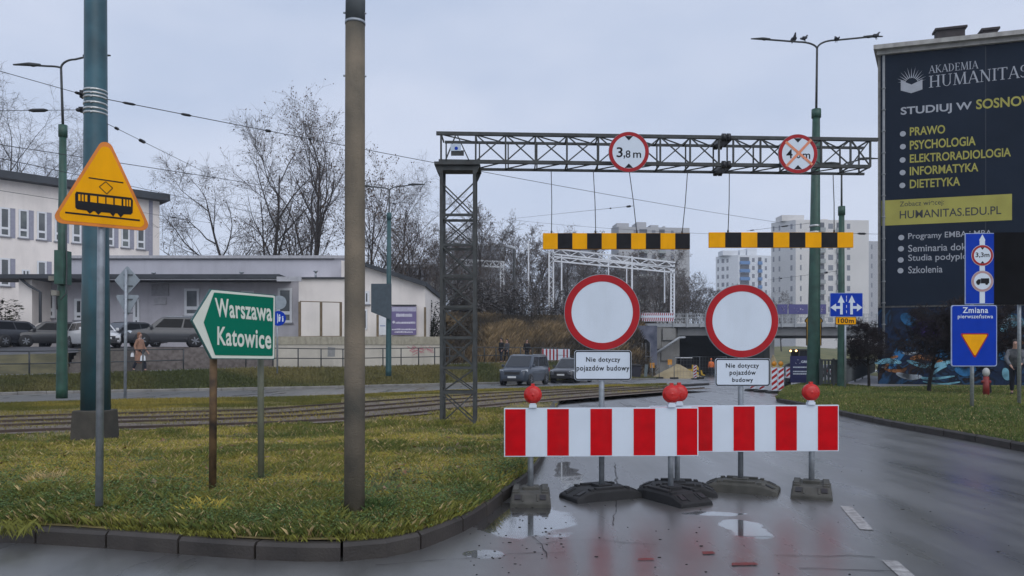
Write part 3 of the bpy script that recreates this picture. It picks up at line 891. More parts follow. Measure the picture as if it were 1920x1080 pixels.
# ------------------------------------------------------------------ barriers and signs on the road
def rubber_foot(parent, c, deg, mat, name="foot"):
    """recycled rubber base: sloping ends, socket block, ribs and grip slots"""
    a = math.radians(deg); U = Vector((math.cos(a), math.sin(a), 0)); V = Vector((-math.sin(a), math.cos(a), 0)); W = Vector((0, 0, 1))
    O = Vector(c)
    mb = MB()
    secs = [(-.41, .205, .035), (-.40, .21, .050), (-.27, .21, .105), (-.20, .205, .118), (.20, .205, .118), (.27, .21, .105), (.40, .21, .050), (.41, .205, .035)]
    ring = []
    for u, w, h in secs:
        ring.append([O + U * u - V * w, O + U * u - V * w * .96 + W * h * .75, O + U * u - V * w * .86 + W * h, O + U * u + V * w * .86 + W * h, O + U * u + V * w * .96 + W * h * .75, O + U * u + V * w])
    vs = [p for r_ in ring for p in r_]; fs = []
    for i in range(len(secs) - 1):
        for k in range(5): fs.append((i * 6 + k, (i + 1) * 6 + k, (i + 1) * 6 + k + 1, i * 6 + k + 1))
    fs += [tuple(range(6)), tuple(42 + k for k in reversed(range(6)))]
    mb.add(vs, fs)
    # raised rails along both edges and a socket block in the middle
    for s in (-1, 1):
        mb.obox(O, U, V, W, -.17, .17, s * .15 - .03, s * .15 + .03, .112, .140)
        for e in (-1, 1):
            mb.obox(O, U, V, W, e * .215 - .022, e * .215 + .022, s * .15 - .035, s * .15 + .035, .095, .132)
            A = O + U * (e * .27) + W * .104; Bv = O + U * (e * .385) + W * .055
            mb.bar(A + V * s * .075, Bv + V * s * .075, .022, .022)
    mb.obox(O, U, V, W, -.085, .085, -.085, .085, .110, .150)
    f = mb.build(name, mat, parent, bevel=.008)
    for s in (-1, 1):
        for e in (-1, 1):
            sl = MB(); A = O + U * (e * .285) + W * .106; Bv = O + U * (e * .365) + W * .072
            sl.bar(A + V * s * .128, Bv + V * s * .128, .060, .006)
            sl.build("grip_slot", m_plastic, f)
    return f
def warning_lamp(parent, p, lens=None, r=.094):
    """round lamp head on its bracket, p is the bracket's foot on the board's top edge"""
    p = Vector(p); lens = lens or m_lens
    mb = MB(); mb.box(p.x - .040, p.x + .040, p.y - .035, p.y + .035, p.z, p.z + .034); mb.box(p.x - .030, p.x + .030, p.y - .03, p.y + .03, p.z + .034, p.z + .05)
    lampo = mb.build("warning_lamp", m_white, parent, bevel=.004)
    c = p + Vector((0, 0, .045 + r)); mb = MB()
    prof_ = [(-.054, .02), (-.052, .3), (-.050, .62), (-.040, .80), (-.030, .84), (-.022, .86), (-.020, 1.0), (.020, 1.0), (.022, .86), (.030, .84), (.040, .80), (.050, .62), (.052, .3), (.054, .02)]
    n = 32; vs = []; fs = []
    for y, k in prof_:
        for i in range(n):
            t = 2 * math.pi * i / n; vs.append(c + Vector((r * k * math.cos(t), y, r * k * math.sin(t))))
    for j in range(len(prof_) - 1):
        for i in range(n): fs.append((j * n + i, j * n + (i + 1) % n, (j + 1) * n + (i + 1) % n, (j + 1) * n + i))
    fs += [tuple(range(n)), tuple((len(prof_) - 1) * n + i for i in reversed(range(n)))]
    mb.smooth = True; mb.add(vs, fs); mb.smooth = False
    mb.box(c.x - .018, c.x + .018, c.y - .02, c.y + .02, c.z + r * .97, c.z + r + .022)
    mb.build("lens", lens, lampo)
    return lampo
def barrier(label, x0, x1, zb, zt, Y, posts, lamps, feet, tilt=0.0):
    root = thing("road_barrier", label, "barrier", ((x0 + x1) / 2, Y, 0), group="striped barriers closing the road")
    dz = lambda x: tilt * (x - x0)
    mb = MB()
    vs = [(x0, Y - .012, zb), (x1, Y - .012, zb + dz(x1)), (x1, Y - .012, zt + dz(x1)), (x0, Y - .012, zt), (x0, Y + .012, zb), (x1, Y + .012, zb + dz(x1)), (x1, Y + .012, zt + dz(x1)), (x0, Y + .012, zt)]
    mb.add(vs, [(0, 1, 2, 3), (7, 6, 5, 4), (0, 4, 5, 1), (1, 5, 6, 2), (2, 6, 7, 3), (3, 7, 4, 0)])
    bd = mb.build("board", m_white, root, bevel=.003)
    N = 9; w = (x1 - x0) / N
    for i in range(0, N, 2):
        a = x0 + i * w + (.012 if i == 0 else 0); b = x0 + (i + 1) * w - (.012 if i == N - 1 else 0)
        mb = MB(); mb.add([(a, Y - .015, zb + .012 + dz(a)), (b, Y - .015, zb + .012 + dz(b)), (b, Y - .015, zt - .012 + dz(b)), (a, Y - .015, zt - .012 + dz(a))], [(0, 1, 2, 3)])
        mb.build("red_stripe", m_red, bd)
    for (px, base_y, fdeg, fm) in posts:
        mb = MB(); mb.tube([(px, Y + .035, .04), (px, Y + .035, zt - .04)], .030, 16); mb.build("post", m_galv, root)
        rubber_foot(root, (px, Y + .035, 0), fdeg, fm)
    for lx in lamps: warning_lamp(root, (lx, Y + .0, zt + dz(lx)))
    return root
Y1 = 7.82
xl, zt = XZ(945, 765, Y1); xr, zb = XZ(1309, 856.5, Y1)
barrier("front red and white striped barrier on the left, with a grey and a black foot", xl, xr, zb, zt, Y1,
        [(XZ(995, 0, Y1)[0], 0, 88, m_rubber_d), (XZ(1259, 0, Y1)[0], 0, 118, m_rubber)],
        [XZ(999, 0, Y1)[0], XZ(1259, 0, Y1)[0]], None, tilt=0.004)
Y2 = 8.20
xl, zt = XZ(1217, 761, Y2); xr, zb = XZ(1572, 848, Y2)
barrier("rear red and white striped barrier on the right, partly behind the other barrier", xl, xr, zb, zt, Y2,
        [(XZ(1271, 0, Y2)[0], 0, 172, m_rubber), (XZ(1524, 0, Y2)[0], 0, 68, m_rubber_d)],
        [XZ(1273, 0, Y2)[0], XZ(1520, 0, Y2)[0]], None, tilt=0.006)

def round_face(parent, c, r, axes=FRONT, rim=.175, red=None, grey_edge=True):
    """a round prohibition face: galvanised back, red ring, white field"""
    U, V, N = axes
    mb = MB(); mb.prism(c, U, V, N, circle(r, 64), -.02, 0.0); disc = mb.build("disc", m_greyback, parent)
    mb = MB(); mb.flat(c, U, V, N, circle(r * (1 - rim), 64), .004); mb.build("white_field", m_white, disc)
    mb = MB(); ring_faces(mb, c, U, V, N, circle(r * .985, 64), circle(r * (1 - rim), 64), .0065); mb.build("red_ring", red or m_red, disc)
    return disc
def plate(parent, c, w, h, lines, axes=FRONT, border=True, bold=.014):
    U, V, N = axes
    mb = MB(); mb.prism(c, U, V, N, rrect(-w / 2, w / 2, -h / 2, h / 2, .03), -.012, 0); pl = mb.build("plate", m_white, parent)
    mb = MB(); ring_faces(mb, c, U, V, N, rrect(-w / 2 + .004, w / 2 - .004, -h / 2 + .004, h / 2 - .004, .028), rrect(-w / 2 + .016, w / 2 - .016, -h / 2 + .016, h / 2 - .016, .018), .003); mb.build("border", m_black, pl)
    for (s, u0, u1, v0, v1) in lines:
        mb = MB(); text(mb, c, U, V, N, s, u0, u1, v0, v1, .003, bold, 1.12); mb.build("lettering", m_black, pl)
    return pl
# left closed-road sign
m_ring = M('deep_red_film', (.40, .008, .014), .5, var=.08, scale=3, spec=.25, dirt=.06, dirt_c=(.5, .2, .2))
def closed_sign(label, px, Y, cy, rpx, plate_box, lines, fdeg, fm, tiltdeg):
    x, cz = XZ(px, cy, Y); k = Y / F
    root = thing("road_sign", label, "road sign", (x, Y, 0), group="no entry signs standing on rubber feet")
    mb = MB(); mb.tube([(x, Y + .045, .04), (x, Y + .045, cz + rpx * k * .6)], .030, 16); mb.build("post", m_galv, root)
    ax = turned(tiltdeg)
    round_face(root, (x, Y, cz), rpx * k, ax, rim=.195, red=m_ring)
    x0, y0, x1, y1 = plate_box
    w = (x1 - x0) * k; h = (y1 - y0) * k
    c = P((x0 + x1) / 2, (y0 + y1) / 2, Y)
    ls = [(s, (a - (x0 + x1) / 2) * k, (b - (x0 + x1) / 2) * k, ((y0 + y1) / 2 - d) * k, ((y0 + y1) / 2 - t) * k) for s, a, b, t, d in lines]
    plate(root, c, w, h, ls, ax)
    mb = MB()
    for z in (cz + .2, cz - .2, c.z): mb.box(x - .05, x + .05, Y + .005, Y + .075, z - .02, z + .02)
    mb.build("clamp", m_galv, root)
    rubber_foot(root, (x, Y + .045, 0), fdeg, fm)
closed_sign("round no entry sign on the left, two line plate below, tallest sign at the barriers", 1129, 7.95, 585.5, 71.5, (1077, 657, 1184, 713),
            [("Nie dotyczy", 1099, 1163, 669.5, 681), ("pojazdów budowy", 1081, 1180, 685, 698)], 24, m_rubber, 0)
closed_sign("round no entry sign on the right with three line plate below it", 1391, 8.35, 602, 69, (1341, 672, 1444, 724),
            [("Nie dotyczy", 1361, 1423, 681, 692), ("pojazdów", 1368, 1417, 694, 705.5), ("budowy", 1373, 1412, 708, 718.5)], -24, m_rubber_d, 0)

# ------------------------------------------------------------------ tram warning triangle
def tram_sign():
    Y = 6.2; k = Y / F
    root = thing("warning_sign", "yellow triangular tram warning sign on a grey post in front of the teal pole", "road sign", (XZ(188, 0, Y)[0], Y, .2))
    b = P(186, 948, Y); t = P(190, 420, Y)
    mb = MB(); mb.tube([b, t, P(190.5, 300, Y)], .030, 16); mb.build("post", m_galv, root)
    # sign corners from the photo, turned about the vertical
    U, V, N = turned(36)
    c = P(189, 362, Y - .06)
    def q(px, py):
        d = Vector(((px - 960) / F, 1, (HZ - py) / F)); o = Vector((0, 0, CH))
        t = (c - o).dot(N) / d.dot(N); p = o + d * t - c
        return (p.dot(U), p.dot(V))
    tri = [q(93, 417), q(285, 434), q(199, 250)]
    o = rtri(tri, .055); mb = MB(); mb.prism(c, U, V, N, o, -.014, 0)
    f = mb.build("plate", m_greyback, root)
    mb = MB(); mb.flat(c, U, V, N, rtri(tri, .055), .003)
    m_rim_o = M("orange_rim_film", (0.70, 0.20, 0.008), 0.4, var=.15, dirt=.3, dirt_c=(.4, .08, .01))
    mb.build("rim", m_rim_o, f)
    cen = (sum(p[0] for p in tri) / 3, sum(p[1] for p in tri) / 3)
    inn = [(cen[0] + (p[0] - cen[0]) * .90, cen[1] + (p[1] - cen[1]) * .90) for p in tri]
    mb = MB(); mb.flat(c, U, V, N, rtri(inn, .045), .005); mb.build("yellow_field", m_yel, f)
    mb = MB()
    def bl(p0, p1, w, n=.007):
        a = Vector(q(*p0)); b_ = Vector(q(*p1)); d = (b_ - a).normalized(); s = Vector((-d.y, d.x)) * w / 2
        mb.flat(c, U, V, N, [tuple(a - s), tuple(b_ - s), tuple(b_ + s), tuple(a + s)], n)
    bl((122, 398.5), (262, 413.5), .014); bl((166, 333.5), (231, 343), .010)
    for e, (a, b_) in enumerate((((198, 341), (186, 350.5)), ((186, 350.5), (200, 364)), ((200, 364), (211, 353)), ((211, 353), (198, 341)))): bl(a, b_, .0062, .007 + .0003 * e)
    body = [q(143, 359.5), q(246, 371), q(249, 376), q(248.5, 399), q(245, 402.5), q(232, 402), q(226, 408), q(220, 400.5), q(216, 400), q(212, 406.5), q(206, 399.5), q(190, 398), q(184, 403), q(178, 396.5), q(175, 396), q(168, 401), q(162, 395), q(144, 392.5), q(141, 389), q(140.5, 364)]
    mb.flat(c, U, V, N, body[::-1], .0075)
    mb.build("tram_symbol", m_black, f)
    mb = MB()
    def slope(px): return 364.5 + (px - 148) * .113
    for a, b_ in ((146.5, 150.5), (153, 156.5), (159, 163.5), (169, 181.5), (184.5, 197), (199.5, 212), (215, 227.5), (231, 234.5), (237, 240), (242, 245)):
        mb.flat(c, U, V, N, [q(a, slope(a) + 12), q(b_, slope(b_) + 12.5), q(b_, slope(b_)), q(a, slope(a))], .0085)
    mb.build("window_symbol", m_yel, f)
tram_sign()

# ------------------------------------------------------------------ green direction sign
def city_sign():
    Y = 7.5; k = Y / F
    root = thing("direction_sign", "green arrow shaped direction sign with two city names on two posts", "road sign", (XZ(440, 0, Y)[0], Y, .2))
    m_rust = M("rust_streaked_post", (0.030, 0.020, 0.015), 0.7, c2=(0.17, 0.10, 0.045), scale=7, bump=.2)
    m_drab = M("drab_green_post", (0.16, 0.165, 0.115), 0.6, var=.15, dirt=.3)
    mb = MB(); mb.tube([P(398.5, 926, 6.98), P(401, 560, 6.98)], .034, 14); mb.build("post", m_rust, root, label="rusty dark left post")
    mb = MB(); mb.tube([P(489.5, 912, 7.42), P(488.5, 575, 7.42)], .031, 14); mb.build("post", m_drab, root, label="plain drab right post")
    U, V, N = turned(38)
    O = P(438, 612, 6.95)
    def q(px, py):
        # where the sight line through (px, py) meets the sign's plane
        d = Vector(((px - 960) / F, 1, (HZ - py) / F)); o = Vector((0, 0, CH))
        t = (O - o).dot(N) / d.dot(N); p = o + d * t - O
        return (p.dot(U), p.dot(V))
    out = [q(359, 601), q(395, 542), q(516.5, 553), q(515, 674), q(396, 673)]
    mb = MB(); mb.prism(O, U, V, N, out, -.045, 0); pl = mb.build("plate", M("teal_sign_edge", (.015, .10, .095), .5), root)
    mb = MB(); mb.flat(O, U, V, N, rtri([q(361, 601), q(396.5, 543.5), q(515.5, 554.5), q(514, 672.5), q(397.5, 671.5)], .012), .003); mb.build("cream_border", m_cream, pl)
    mb = MB(); mb.flat(O, U, V, N, rtri([q(381.5, 604.5), q(401, 548.5), q(512.5, 558), q(511, 667.5), q(403, 666)], .010), .006); mb.build("green_field", m_green, pl)
    def word(s, A, B, C_, D, bold):
        # quad corners: bottom-left, bottom-right, top-right, top-left in photo pixels
        vs, fs = glyphs(s, bold, 1.06); xs = [a for a, b in vs]; ys = [b for a, b in vs]
        x0, x1, y0, y1 = min(xs), max(xs), min(ys), max(ys)
        pts = []
        for a, b in vs:
            s_, t_ = (a - x0) / (x1 - x0), (b - y0) / (y1 - y0)
            bx = A[0] + (B[0] - A[0]) * s_; by = A[1] + (B[1] - A[1]) * s_; tx = D[0] + (C_[0] - D[0]) * s_; ty = D[1] + (C_[1] - D[1]) * s_
            u, v = q(bx + (tx - bx) * t_, by + (ty - by) * t_)
            pts.append(O + U * u + V * v + N * .009)
        mb = MB(); mb.add(pts, fs); mb.build("lettering", m_cream, pl)
    word("Warszawa", (404.5, 594), (510, 603), (508, 568), (402, 558.5), .022)
    word("Katowice", (407, 647), (508, 655), (508, 618), (407, 612), .022)
city_sign()

# ------------------------------------------------------------------ poles in the lawn
def concrete_pole():
    Y = 6.08
    root = thing("lamp_post", "thick grey brown concrete pole standing in the lawn and leaving the top edge", "pole", (XZ(665, 0, Y)[0], Y, .2))
    m_pc = M("stained_concrete_pole", (0.075, 0.074, 0.064), 0.9, c2=(0.25, 0.205, 0.15), spec=.2, scale=1.6, bump=.45, bscale=90, dirt=.8, dirt_c=(0.07, 0.07, 0.058))
    mb = MB(); mb.smooth = True
    mb.tube([P(664.5, 975, Y), P(665, 700, Y), P(665.5, 300, Y), P(666, 40, Y)], [.0825, .083, .0805, .0785], 40)
    mb.build("shaft", m_pc, root)
    m_pt = M("grey_pole_top", (0.075, 0.085, 0.088), 0.7, var=.2)
    mb = MB(); mb.tube([P(666, 42, Y), P(666.5, 0, Y), P(669, -900, Y)], [.0795, .079, .06], 32); mb.build("upper_shaft", m_pt, root)
    mb = MB(); mb.tube([P(666, 46, Y), P(666, 41, Y)], .0825, 32)
    for px, py in ((646.5, 24), (684, 25), (646.5, 142), (684, 143)):
        p = P(px, py, Y); mb.tube([p + Vector((-.012, 0, 0)), p + Vector((.012, 0, 0))], .008, 8)
    mb.build("collar", m_galv, root)
concrete_pole()

def teal_pole():
    Y = 11.25; x = XZ(179, 0, Y)[0]
    root = thing("tram_pole", "tall thick teal tram pole on a concrete block, carrying the overhead wires", "pole", (x, Y, .15))
    b = P(176.5, 838, Y)
    mb = MB(); w = .25
    mb.add([(x - w - .01, Y - w, .08), (x + w + .0, Y - w, .08), (x + w + .0, Y + w, .08), (x - w - .01, Y + w, .08), (x - w + .02, Y - w + .02, .71), (x + w - .03, Y - w + .02, .71), (x + w - .03, Y + w - .02, .71), (x - w + .02, Y + w - .02, .71)],
           [(0, 1, 5, 4), (1, 2, 6, 5), (2, 3, 7, 6), (3, 0, 4, 7), (4, 5, 6, 7)])
    mb.build("concrete_block", m_conc, root, bevel=.02)
    mb = MB(); mb.tube([P(179.5, 775, Y), P(179.5, 500, Y), P(179.5, 200, Y), P(179, -200, Y), P(178, -1000, Y)], [.205, .184, .160, .150, .13], 40); mb.build("shaft", m_pole_teal, root)
    m_band = M("bright_steel_band", (0.52, 0.53, 0.52), 0.3, 0.6, var=.15, scale=20)
    for py in (172, 179, 185.5, 196.5, 207, 214.5):
        mb = MB(); p0 = P(179, py + 2, Y); p1 = P(179, py - 1.6, Y); mb.tube([p0, p1], .166, 40); mb.tube([p0 + Vector((.03, -.16, .0)), p0 + Vector((.03, -.18, .0))], .012, 6); mb.build("band", m_band, root)
    mb = MB(); p = P(158, 178, Y); mb.box(p.x - .05, p.x + .03, Y - .04, Y + .04, p.z - .05, p.z + .06); p = P(156, 206, Y); mb.box(p.x - .05, p.x + .04, Y - .04, Y + .04, p.z - .035, p.z + .035); mb.build("bracket", m_ins, root)
teal_pole()

# ------------------------------------------------------------------ height-limit gantry
def gantry():
    Y = 15.3; D = .62
    xL, zB = XZ(825, 800, Y); xR = XZ(892, 0, Y)[0]
    root = thing("height_gantry", "grey lattice steel gantry spanning the road with one lattice tower", "gantry", ((xL + xR) / 2, Y, .1))
    zTop = XZ(0, 318, Y)[1]
    tw = MB(); leg = .055
    for x in (xL + leg / 2, xR - leg / 2):
        for y in (Y, Y + D): tw.bar((x, y, .05), (x, y, zTop), leg * 1.15, leg * 1.15, up=(0, 1, 0))
    pys = [795, 737, 691, 640, 575, 517, 458, 402, 345]
    pys = [794, 736, 690, 633, 575, 517, 459, 403, 341]
    for i in range(len(pys) - 1):
        z0 = XZ(0, pys[i], Y)[1]; z1 = XZ(0, pys[i + 1], Y)[1]
        a, b = xL + .05, xR - .05
        for y, e in ((Y - .005, 0), (Y + D + .005, .0)):
            if i: tw.bar((a, y, z0), (b, y, z0), .045, .05)
            tw.bar((a, y + .012, z0 + .03), (b, y + .012, z1 - .03), .025, .025); tw.bar((b, y - .012, z0 + .03), (a, y - .012, z1 - .03), .025, .025)
        for x, e in ((xL + leg / 2, 0), (xR - leg / 2, 0)):
            if i: tw.bar((x, Y + .03, z0), (x, Y + D - .03, z0), .03, .035)
            tw.bar((x + .012, Y + .03, z0 + .03), (x + .012, Y + D - .03, z1 - .03), .02, .02); tw.bar((x - .012, Y + D - .03, z0 + .03), (x - .012, Y + .03, z1 - .03), .02, .02)
    tw.build("lattice_tower", m_gantry, root)
    cap = MB()
    cx0, cx1 = XZ(815, 0, Y)[0], XZ(900, 0, Y)[0]; z0 = XZ(0, 321, Y)[1]; z1 = XZ(0, 305, Y)[1]
    cap.box(cx0, cx1, Y - .10, Y + D + .10, z1 - .06, z1)
    for xx, s_ in ((xL, -1), (xR, 1)):
        for y in (Y - .02, Y + D + .02):
            e = cx0 if s_ < 0 else cx1
            cap.prism((0, y, 0), (1, 0, 0), (0, 0, 1), (0, -1, 0), [(xx - s_ * .06, z1 - .062), (e - s_ * .01, z1 - .062), (e - s_ * .02, z1 - .11), (xx + s_ * .01, z0 - .06), (xx - s_ * .06, z0 - .06)][::s_], -.02, .02)
    cap.box(xL, xR, Y - .03, Y - .005, z1 - .16, z1 - .062)
    cap.build("tower_cap", m_gantry, root)
    # the beam: box truss, running slightly away from us to the right
    xa, za1 = XZ(818, 250, Y); Yb = 15.75
    xb, _ = XZ(1646, 0, Yb)
    za0 = XZ(0, 305, Y)[1] + .03
    def by(x): return Y + (Yb - Y) * (x - xa) / (xb - xa)
    zt, zb = za1, za0
    bm = MB(); ch = .05
    bm.bar((xa, Y, zt), (xb, Yb, zt), .068, .068); bm.bar((xa + .12, Y + D, zt), (xb, Yb + D, zt), .05, .05)
    bm.bar((xa + .05, Y, zb), (XZ(1630, 0, Yb)[0], by(7.6), zb), .068, .068); bm.bar((xa + .05, Y + D, zb), (xb, Yb + D, zb), .05, .05)
    nodes = [827, 892, 948, 1004, 1063, 1122, 1180, 1238, 1294, 1348, 1375, 1426, 1478, 1540, 1595, 1632]
    X = [XZ(p, 0, by(XZ(p, 0, 15.4)[0]))[0] for p in nodes]
    for i, x in enumerate(X):
        y = by(x)
        bm.bar((x, y, zb), (x, y, zt), .036, .036, up=(0, 1, 0)); bm.bar((x + .05, y + D, zb), (x + .05, y + D, zt), .028, .028, up=(0, 1, 0))
        bm.bar((x, y, zt - .002), (x, y + D, zt - .002), .026, .026); bm.bar((x, y, zb), (x, y + D, zb), .026, .026)
        if i + 1 < len(X):
            x2 = X[i + 1]; y2 = by(x2)
            if nodes[i] in (1348,): continue
            if i > 0:
                bm.bar((x + .02, y - .008, zt - .03), (x2 - .02, y2 - .008, zb + .03), .024, .024); bm.bar((x + .02, y + .012, zb + .03), (x2 - .02, y2 + .012, zt - .03), .024, .024)
            bm.bar((x, y + .02, zt - .012), (x2, y2 + D - .02, zt - .012), .022, .022)
            bm.bar((x, y + D - .02, zb + .01), (x2, y2 + .02, zb + .01), .022, .022)
    bm.build("lattice_beam", m_gantry, root)
    # A-shaped stiffener with the small plate on the tower head
    st = MB()
    pc = XZ(857, 0, Y)[0]
    st.bar((pc, Y - .03, zt - .03), (XZ(879, 0, Y)[0], Y - .03, zb + .02), .05, .02); st.bar((pc - .02, Y - .03, zt - .03), (XZ(836, 0, Y)[0], Y - .03, zb + .02), .05, .02)
    st.box(XZ(846, 0, Y)[0], XZ(870, 0, Y)[0], Y - .045, Y - .035, XZ(0, 293, Y)[1], XZ(0, 283, Y)[1])
    st.build("stiffener", m_gantry, root)
    m_pl = M("faded_label_plate", (0.50, 0.58, 0.68), .5, var=.1)
    mb = MB(); mb.box(XZ(845, 0, Y)[0], XZ(864.5, 0, Y)[0], Y - .062, Y - .052, XZ(0, 284.5, Y)[1], XZ(0, 271.5, Y)[1]); lp = mb.build("label_plate", m_pl, root)
    mb = MB(); c = P(855.5, 278, Y - .066); mb.flat(c, *FRONT, circle(.035, 16), 0); mb.build("emblem", m_blue, lp)
    # bolted couplings where the two halves of the beam meet
    for py in (262, 318):
        mb = MB(); p = P(1361, py, by(4.4)); p.z = zt if py == 262 else zb
        for dy in (0, D):
            for q in (-.05, .05): mb.tube([(p.x + q - .035, p.y + dy, p.z), (p.x + q + .035, p.y + dy, p.z)], .085, 12)
        mb.box(p.x - .09, p.x + .09, p.y - .04, p.y + D + .04, p.z - .05, p.z + .05)
        mb.build("coupling", m_ins, root)
gantry()
def hazard_bar(label, x0p, x1p, yt, ybm, n, cables):
    Y = 15.55
    x0, zt = XZ(x0p, yt, Y); x1, zb = XZ(x1p, ybm, Y)
    root = thing("hazard_bar", label, "height bar", ((x0 + x1) / 2, Y, zb), group="striped height bars hanging from the gantry")
    mb = MB(); mb.box(x0, x1, Y - .03, Y + .03, zb, zt); bd = mb.build("board", m_yel, root, bevel=.004)
    w = (x1 - x0) / n
    for i in range(1, n, 2):
        mb = MB(); mb.add([(x0 + i * w, Y - .033, zb + .003), (x0 + (i + 1) * w, Y - .033, zb + .003), (x0 + (i + 1) * w, Y - .033, zt - .003), (x0 + i * w, Y - .033, zt - .003)], [(0, 1, 2, 3)])
        mb.add([(x0 + i * w, Y + .033, zb + .003), (x0 + (i + 1) * w, Y + .033, zb + .003), (x0 + (i + 1) * w, Y + .033, zt - .003), (x0 + i * w, Y + .033, zt - .003)], [(3, 2, 1, 0)])
        mb.build("black_stripe", m_black, bd)
    for (pt, py_, pb) in cables:
        a = P(pt, py_, 15.5); b = P(pb, yt, Y)
        mb = MB(); mb.tube([a, a.lerp(b, .5) + Vector((.01, 0, 0)), b], .009, 6); mb.tube([b, b + Vector((0, 0, .05))], .02, 6); mb.build("cable", m_wire, root)
hazard_bar("left yellow and black height bar, black at its right end", 1018, 1293, 437.5, 467.5, 10, [(1033.5, 320, 1034), (1112.5, 321, 1117), (1180, 322, 1194), (1289, 324, 1279)])
hazard_bar("right yellow and black height bar, yellow at both ends", 1329, 1599, 436, 464.5, 9, [(1367.5, 326, 1365), (1562, 327, 1564)])
def height_sign(label, px, py, r, txt, boxes, cross=False):
    Y = 15.15 if not cross else 15.5; k = Y / F
    c = P(px, py, Y)
    root = thing("height_sign", label, "road sign", c, group="round height limit signs on the gantry")
    d = round_face(root, c, r * k, FRONT, rim=.19, red=m_dred)
    U, V, N = FRONT; mb = MB()
    R_ = r * k * .81
    for s in (1, -1):
        mb.flat(c, U, V, N, [(-.085, s * R_ * .97), (0, s * R_ * .70), (.085, s * R_ * .97)][:: (1 if s < 0 else -1)] if True else [], .0062)
    mb.build("arrow_symbol", m_black, d)
    mb = MB()
    for s, a, b, t, bt in boxes: text(mb, c, U, V, N, s, (a - px) * k, (b - px) * k, (py - bt) * k, (py - t) * k, .0062, .012)
    mb.build("lettering", m_black, d)
    if cross:
        m_or = M("orange_tape", (0.72, 0.24, 0.12), .5, var=.1, dirt=.2, dirt_c=(.8, .5, .4)); mb = MB()
        for e, (p0, p1) in enumerate((((1473, 266), (1523, 309)), ((1521, 262), (1474, 312)))):
            a = Vector(((p0[0] - px) * k, (py - p0[1]) * k)); b = Vector(((p1[0] - px) * k, (py - p1[1]) * k)); dd = (b - a).normalized(); s = Vector((-dd.y, dd.x)) * .026
            mb.flat(c, U, V, N, [tuple(a - s), tuple(b - s), tuple(b + s), tuple(a + s)], .010 + .002 * e)
        mb.build("tape_cross", m_or, d)
    mb = MB(); mb.box(c.x - .03, c.x + .03, c.y + .022, c.y + .07, c.z - r * k * .95, c.z + r * k * .95); mb.build("bracket", m_galv, root)
height_sign("round 3,8 m height limit sign on the gantry beam", 1179, 285, 38, "3,8m", [("3", 1156, 1167.5, 276, 295), (",", 1169, 1172, 291, 298), ("8", 1173, 1182, 282, 296), ("m", 1187, 1202, 286, 296)])
height_sign("round 4,0 m height sign crossed out with orange tape on the gantry", 1496, 288.5, 37, "4,0m", [("4", 1474, 1486, 280, 297), (",", 1488, 1491, 293, 299), ("0", 1493, 1501, 284, 297), ("m", 1505, 1519, 288, 298)], True)
# ------------------------------------------------------------------ overhead wires
def wire(label, pts, r=.009, ins=(), sag=0.0, nseg=14, fit=None):
    """pts: (px, py, Y) ends of a span; ins: fractions where an insulator sits"""
    A = P(*pts[0]); B = P(*pts[1])
    root = thing("overhead_wire", label, "wire", A, group="overhead wires of the tramway")
    mb = MB(); ln = []
    for i in range(nseg + 1):
        t = i / nseg; p = A.lerp(B, t); p.z -= sag * 4 * t * (1 - t); ln.append(p)
    mb.tube(ln, r * .6, 5); mb.build("cable", m_wire, root)
    for t, L, rr in ins:
        p = A.lerp(B, t); p.z -= sag * 4 * t * (1 - t); d = (B - A).normalized()
        mb = MB(); mb.tube([p - d * L / 2, p - d * L * .3, p + d * L * .3, p + d * L / 2], [rr * .4, rr, rr, rr * .4], 8); mb.build("insulator", m_ins, root)
Yp = 11.25
wire("wire leaving the teal pole's upper bands to the upper left", [(158, 178, Yp), (-260, 60, 8)], .008, [(.035, .16, .022), (.012, .08, .035)])
wire("level wire leaving the teal pole's lower bands to the left", [(156, 206, Yp), (-300, 211, 9)], .008, [(.02, .1, .03), (.22, .26, .026)])
wire("long wire from the teal pole falling right across the sky behind the concrete pole", [(200, 186, Yp), (1460, 417, 32)], .011, [(.012, .2, .02), (.045, .18, .022), (.10, .12, .026), (.132, .05, .03)], sag=.1)
wire("short steep wire from the teal pole down to the contact wire", [(201, 232, Yp), (404, 333, 17)], .008, [(.06, .12, .024), (.24, .26, .030)])
wire("upper contact wire crossing from the left edge behind the triangle sign", [(-60, 262, 13), (404, 333, 17)], .012)
wire("upper contact wire continuing right behind the concrete pole to the small lamp", [(404, 333, 17), (740, 382, 36)], .012, [(.995, .7, .05)], sag=.05)
wire("lower contact wire crossing from the left edge in front of the white building", [(-60, 284, 14), (560, 416, 34)], .012)
wire("thin wire sloping over the lower windows of the white building", [(-60, 348, 20), (440, 425, 42)], .012, [(.62, .6, .03)])
wire("wire from the gantry region up to the insulator at the hanging bar", [(950, 411, 60), (1188, 386, 30)], .014, [(.98, .55, .045), (.90, .2, .03)])
wire("faint far wire running from the bare trees to the right lamp post", [(950, 411, 60), (1520, 445, 34)], .014, sag=.2)
wire("short wire with insulators tied to the right lamp post", [(1520, 418, 33), (1400, 433, 40)], .014, [(.36, .8, .035), (.9, .6, .03)])
wire("dark wire from the right lamp post to the banner building", [(1534, 436, 33), (1646, 439, 34.9)], .014, [(.72, .6, .05)])
wire("lower far wire crossing the pale tower left of the right lamp post", [(1440, 525, 60), (1572, 508, 31.5)], .014, [(.3, 1.0, .05), (.9, .7, .05)])

